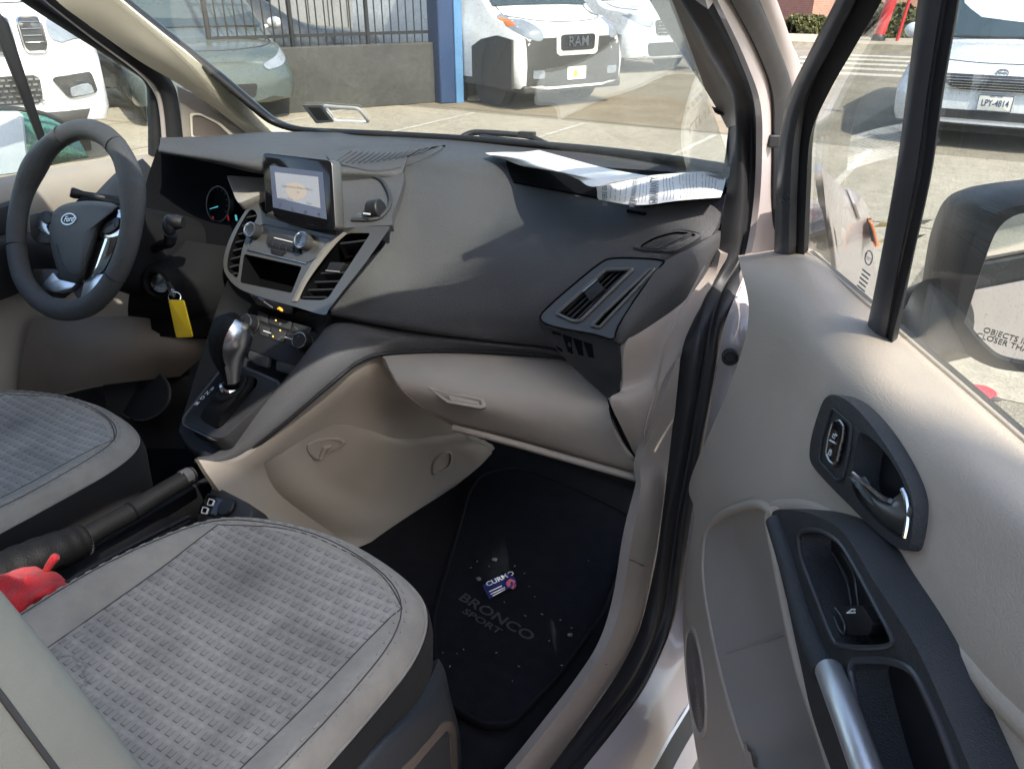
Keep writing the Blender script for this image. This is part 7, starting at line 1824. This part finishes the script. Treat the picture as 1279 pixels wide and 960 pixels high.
# pale sage hatchback between the suv and the wall
st = [(0, .24, .60, .42, .66, .64, .54), (-.10, .20, .82, .46, .84, .72, .72), (-.35, .18, .88, .52, .89, .80, .80), (-.95, .18, .90, .7, .90, .92, .84), (-1.9, .18, .90, .88, .90, 1.42, .66), (-3.9, .18, .90, .88, .90, 1.42, .66)]
hb_ = vehicle('hatchback', 'pale sage grey hatchback parked between the white suv and the low wall', (-6.35, 6.1), V((.86, -.51, 0)).normalized(), st, 'car_sage', wheel=(.31, .85, 3.2, .74))
hy = lambda x, z: .02 - .15 * (abs(x) / .6) ** 3 - max(0, z - .55) * .4
fp('bumper_intake', rnd2([(-.42, .42), (.42, .42), (.38, .28), (-.38, .28)], .03), hy, 'trim_black', hb_, .05)
for s in (-1, 1): fp('headlight', sp2([(s * .52, .62), (s * .66, .68), (s * .80, .76), (s * .84, .70), (s * .74, .60), (s * .56, .56)], 3), lambda x, z: .03 - .42 * max(0, abs(x) - .5) - max(0, z - .55) * .4, 'lamp_clear', hb_, .05)
for s in (-1, 1): mb = MB(); mb.ell(V((s * 1.0, -1.35, .98)), V((.10, 0, 0)), V((0, .06, 0)), V((0, 0, .07)), 12, 8); mb.tube([V((s * .86, -1.38, .93)), V((s * .96, -1.36, .95))], .025, 6); mb.build('side_mirror', 'car_white', hb_, smooth=60)
mb = MB(); mb.add([V((-.76, -1.02, .95)), V((.76, -1.02, .95)), V((.60, -1.85, 1.38)), V((-.60, -1.85, 1.38))], [[0, 1, 2, 3]], 0); mb.v = [p + V((0, .03, .02)) for p in mb.v]; mb.build('windscreen', 'car_glass', hb_, smooth=0)
# dark saloon behind the railing
st = [(0, .3, .6, .5, .64, .72, .5), (-.12, .2, .84, .52, .86, .80, .72), (-1.1, .2, .9, .7, .9, .95, .8), (-1.9, .2, .9, .88, .9, 1.38, .64), (-3.2, .2, .9, .9, .9, 1.36, .64), (-4.2, .3, .85, .85, .85, 1.0, .7)]
ds = vehicle('saloon', 'dark saloon car parked behind the railing in front of the garage', W1 - wn * 2.2 - wd * .15, wd, st, 'car_dark', wheel=(.32, .9, 3.2, .72))

for rt, zt in ((mv, 1), (cv, 0), (sv, 1), (jp, 1), (hb_, 1)):
    shut(rt, [(-.74, -1.0), (-.72, -.45), (-.45, -.22), (0, -.16), (.45, -.22), (.72, -.45), (.74, -1.0)])
# ---- brick building, hedge, red post across the street
def brickbox(name, P, ux, uy, lx, ly, hz, mats, root):
    mb = MB(); ux, uy = V(ux), V(uy)
    for (o, d, l, mi) in ((P, ux, lx, 0), (P, uy, ly, 1), (P + ux * lx, uy, ly, 1), (P + uy * ly, ux, lx, 0)):
        b = len(mb.v); mb.add([o, o + d * l, o + d * l + V((0, 0, hz)), o + V((0, 0, hz))], [[0, 1, 2, 3]], mi)
        for i, uv in enumerate([(0, 0), (l, 0), (l, hz), (0, hz)]): mb.uv[b + i] = uv
    mb.add([P + V((0, 0, hz)), P + ux * lx + V((0, 0, hz)), P + ux * lx + uy * ly + V((0, 0, hz)), P + uy * ly + V((0, 0, hz))], [[0, 1, 2, 3]], 0)
    return mb.build(name, mats, root, smooth=0)
bc = G(990, 46); bc = V((bc.x, bc.y + 2.2, 0))
bb = thing('brick_building', 'red brick building across the street with tall narrow windows', 'building', bc)
bx = V((.97, .24, 0)).normalized(); by = V((-.24, .97, 0)).normalized()
brickbox('wall', bc, bx, V((-.80, .60, 0)), 14, 12, 7, ['brick_light', 'brick_red'], bb)
for k in range(5):
    w0 = bc + bx * (1.5 + 1.05 * k if k else 1.2) - by * .02
    if k: w0 = bc + bx * (2.6 + 1.15 * k) - by * .02
    mb = MB(); mb.box(w0 + V((0, 0, 2.2)), bx * .30, by * .05, V((0, 0, 1.25))); wf = mb.build('window', 'window_frame_pale', bb, bev=.01)
    mb = MB(); mb.box(w0 - by * .05 + V((0, 0, 2.62)), bx * .21, by * .012, V((0, 0, .72))); mb.box(w0 - by * .05 + V((0, 0, 1.42)), bx * .21, by * .012, V((0, 0, .36))); mb.build('pane', 'window_dark', wf)
def hedge(name, label, p0, p1, w, hgt, nleaf):
    root = thing(name, label, 'hedge', (p0 + p1) / 2)
    d = (p1 - p0); L = d.length; d.normalize(); nn = V((-d.y, d.x, 0))
    mbs = [MB(), MB()]
    for i in range(nleaf):
        t = rnd.random(); a = rnd.uniform(0, math.pi); rr_ = rnd.uniform(.78, 1.06) * (1 + .12 * math.sin(t * L * 3.1) + .06 * math.sin(t * L * 9))
        p = p0 + d * (t * L) + nn * (w * math.cos(a) * rr_) + V((0, 0, max(.03, hgt * math.sin(a) ** .7 * rr_)))
        s = rnd.uniform(.04, .10); u = V((rnd.uniform(-1, 1), rnd.uniform(-1, 1), rnd.uniform(-1, 1))).normalized(); v = u.cross(V((rnd.uniform(-1, 1), rnd.uniform(-1, 1), rnd.uniform(-1, 1)))).normalized()
        mbs[i % 3 == 0].add([p - u * s, p + v * s * .6, p + u * s, p - v * s * .6], [[0, 1, 2, 3]])
    mbs[0].build('leaves', 'hedge_leaf', root, smooth=0); mbs[1].build('leaves', 'hedge_leaf_light', root, smooth=0)
    mb = MB()
    for k in range(int(L * 2) + 1): q = p0 + d * (k / (L * 2 + .01) * L); mb.tube([q, q + V((.05, .03, hgt * .6)), q + V((-.05, .1, hgt * .85))], [.03, .02, .008], 6)
    mb.build('stem', 'bark', root)
hedge('hedge', 'clipped olive hedge in front of the left half of the brick building', G(985, 47), G(1040, 46), .5, .5, 4500)
hedge('hedge', 'looser hedge beside the red post across the street', G(1082, 52), G(1148, 52), .7, .8, 4500)
o = thing('red_post', 'leaning red post with black base at the street corner', 'post', G(1095, 58))
rb = G(1095, 58); mb = MB(); mb.tube([rb + V((0, 0, .25)), rb + V((.12, 0, 1.0)), rb + V((.30, 0, 2.2))], [.13, .13, .12], 14); mb.build('post_shaft', 'red_paint', o)
mb = MB(); mb.lathe(rb, (0, 0, 1), [(.17, 0), (.17, .22), (.13, .28), (0, .28)], 16); mb.build('post_base', 'iron_black', o)
mb = MB(); mb.tube([rb + V((.42, .1, .0)), rb + V((.62, .1, 2.2))], .04, 8); mb.build('post_stay', 'red_paint', o)

# unseen building, added behind the photographer to keep the cabin in shade
wb_ = thing('brick_building', 'unseen brick building added behind the van on its right for shade', 'building', V((9, -7, 0)))
def BY(Y, x=5.2): return Y - .5 * x
ux_ = V((.894, -.447, 0))
brickbox('wall', V((5.2, BY(1.22), 0)), ux_, V((0, -1, 0)), 9, 12, 7.0, ['brick_red', 'brick_red'], wb_)
brickbox('shade_cornice', V((5.19, BY(1.53, 5.19), 6.41 - .035)), ux_, V((0, -1, 0)), .13, 12.5, .355, ['concrete', 'concrete'], wb_)  # this ledge and the two above are shaped to trim sunlight in the cabin
brickbox('shade_attic', V((5.185, BY(1.45, 5.185), 6.731)), ux_, V((0, -1, 0)), .13, 12.5, .14, ['brick_red', 'brick_red'], wb_)
brickbox('shade_parapet', V((5.18, BY(1.38, 5.18), 6.872)), ux_, V((0, -1, 0)), .13, 12.4, .075, ['brick_red', 'brick_red'], wb_)
# ================================================================= camera, light
cd = bpy.data.cameras.new('camera'); cam = bpy.data.objects.new('camera', cd); COL.objects.link(cam); scene.camera = cam
cd.sensor_fit = 'HORIZONTAL'; cd.sensor_width = 36; cd.lens = 36 * F / 1279; cd.clip_start = .02; cd.clip_end = 600
cam.matrix_world = Matrix(((_r.x, _u.x, -_f.x, CAM.x), (_r.y, _u.y, -_f.y, CAM.y), (_r.z, _u.z, -_f.z, CAM.z), (0, 0, 0, 1)))
SUN = V((.60, -.30, .74)).normalized()
el = math.asin(SUN.z); az = math.atan2(SUN.x, SUN.y)
w = bpy.data.worlds.new('World'); scene.world = w; w.use_nodes = True; nt = w.node_tree
sky = nt.nodes.new('ShaderNodeTexSky'); sky.sky_type = 'NISHITA'; sky.sun_disc = False; sky.sun_elevation = el; sky.sun_rotation = az
sky.air_density = 1.2; sky.dust_density = 2.0
bg = nt.nodes['Background']; bg.inputs[1].default_value = .15; nt.links.new(sky.outputs[0], bg.inputs[0])
ld = bpy.data.lights.new('sun', 'SUN'); ld.energy = 2.7; ld.angle = R(.53); ld.color = (1.0, .945, .86)
lo_ = bpy.data.objects.new('sun', ld); COL.objects.link(lo_); lo_.rotation_euler = SUN.to_track_quat('Z', 'Y').to_euler()
vs = scene.view_settings; vs.view_transform = 'Standard'; vs.look = 'None'; vs.exposure = 1.74; vs.gamma = 1; vs.use_curve_mapping = False
c = scene.cycles; c.use_denoising = True; c.max_bounces = 12; c.diffuse_bounces = 6; c.glossy_bounces = 5; c.transparent_max_bounces = 16; c.transmission_bounces = 6
c.sample_clamp_indirect = 6; c.caustics_reflective = False; c.caustics_refractive = False
try: c.denoiser = 'OPENIMAGEDENOISE'
except Exception: pass
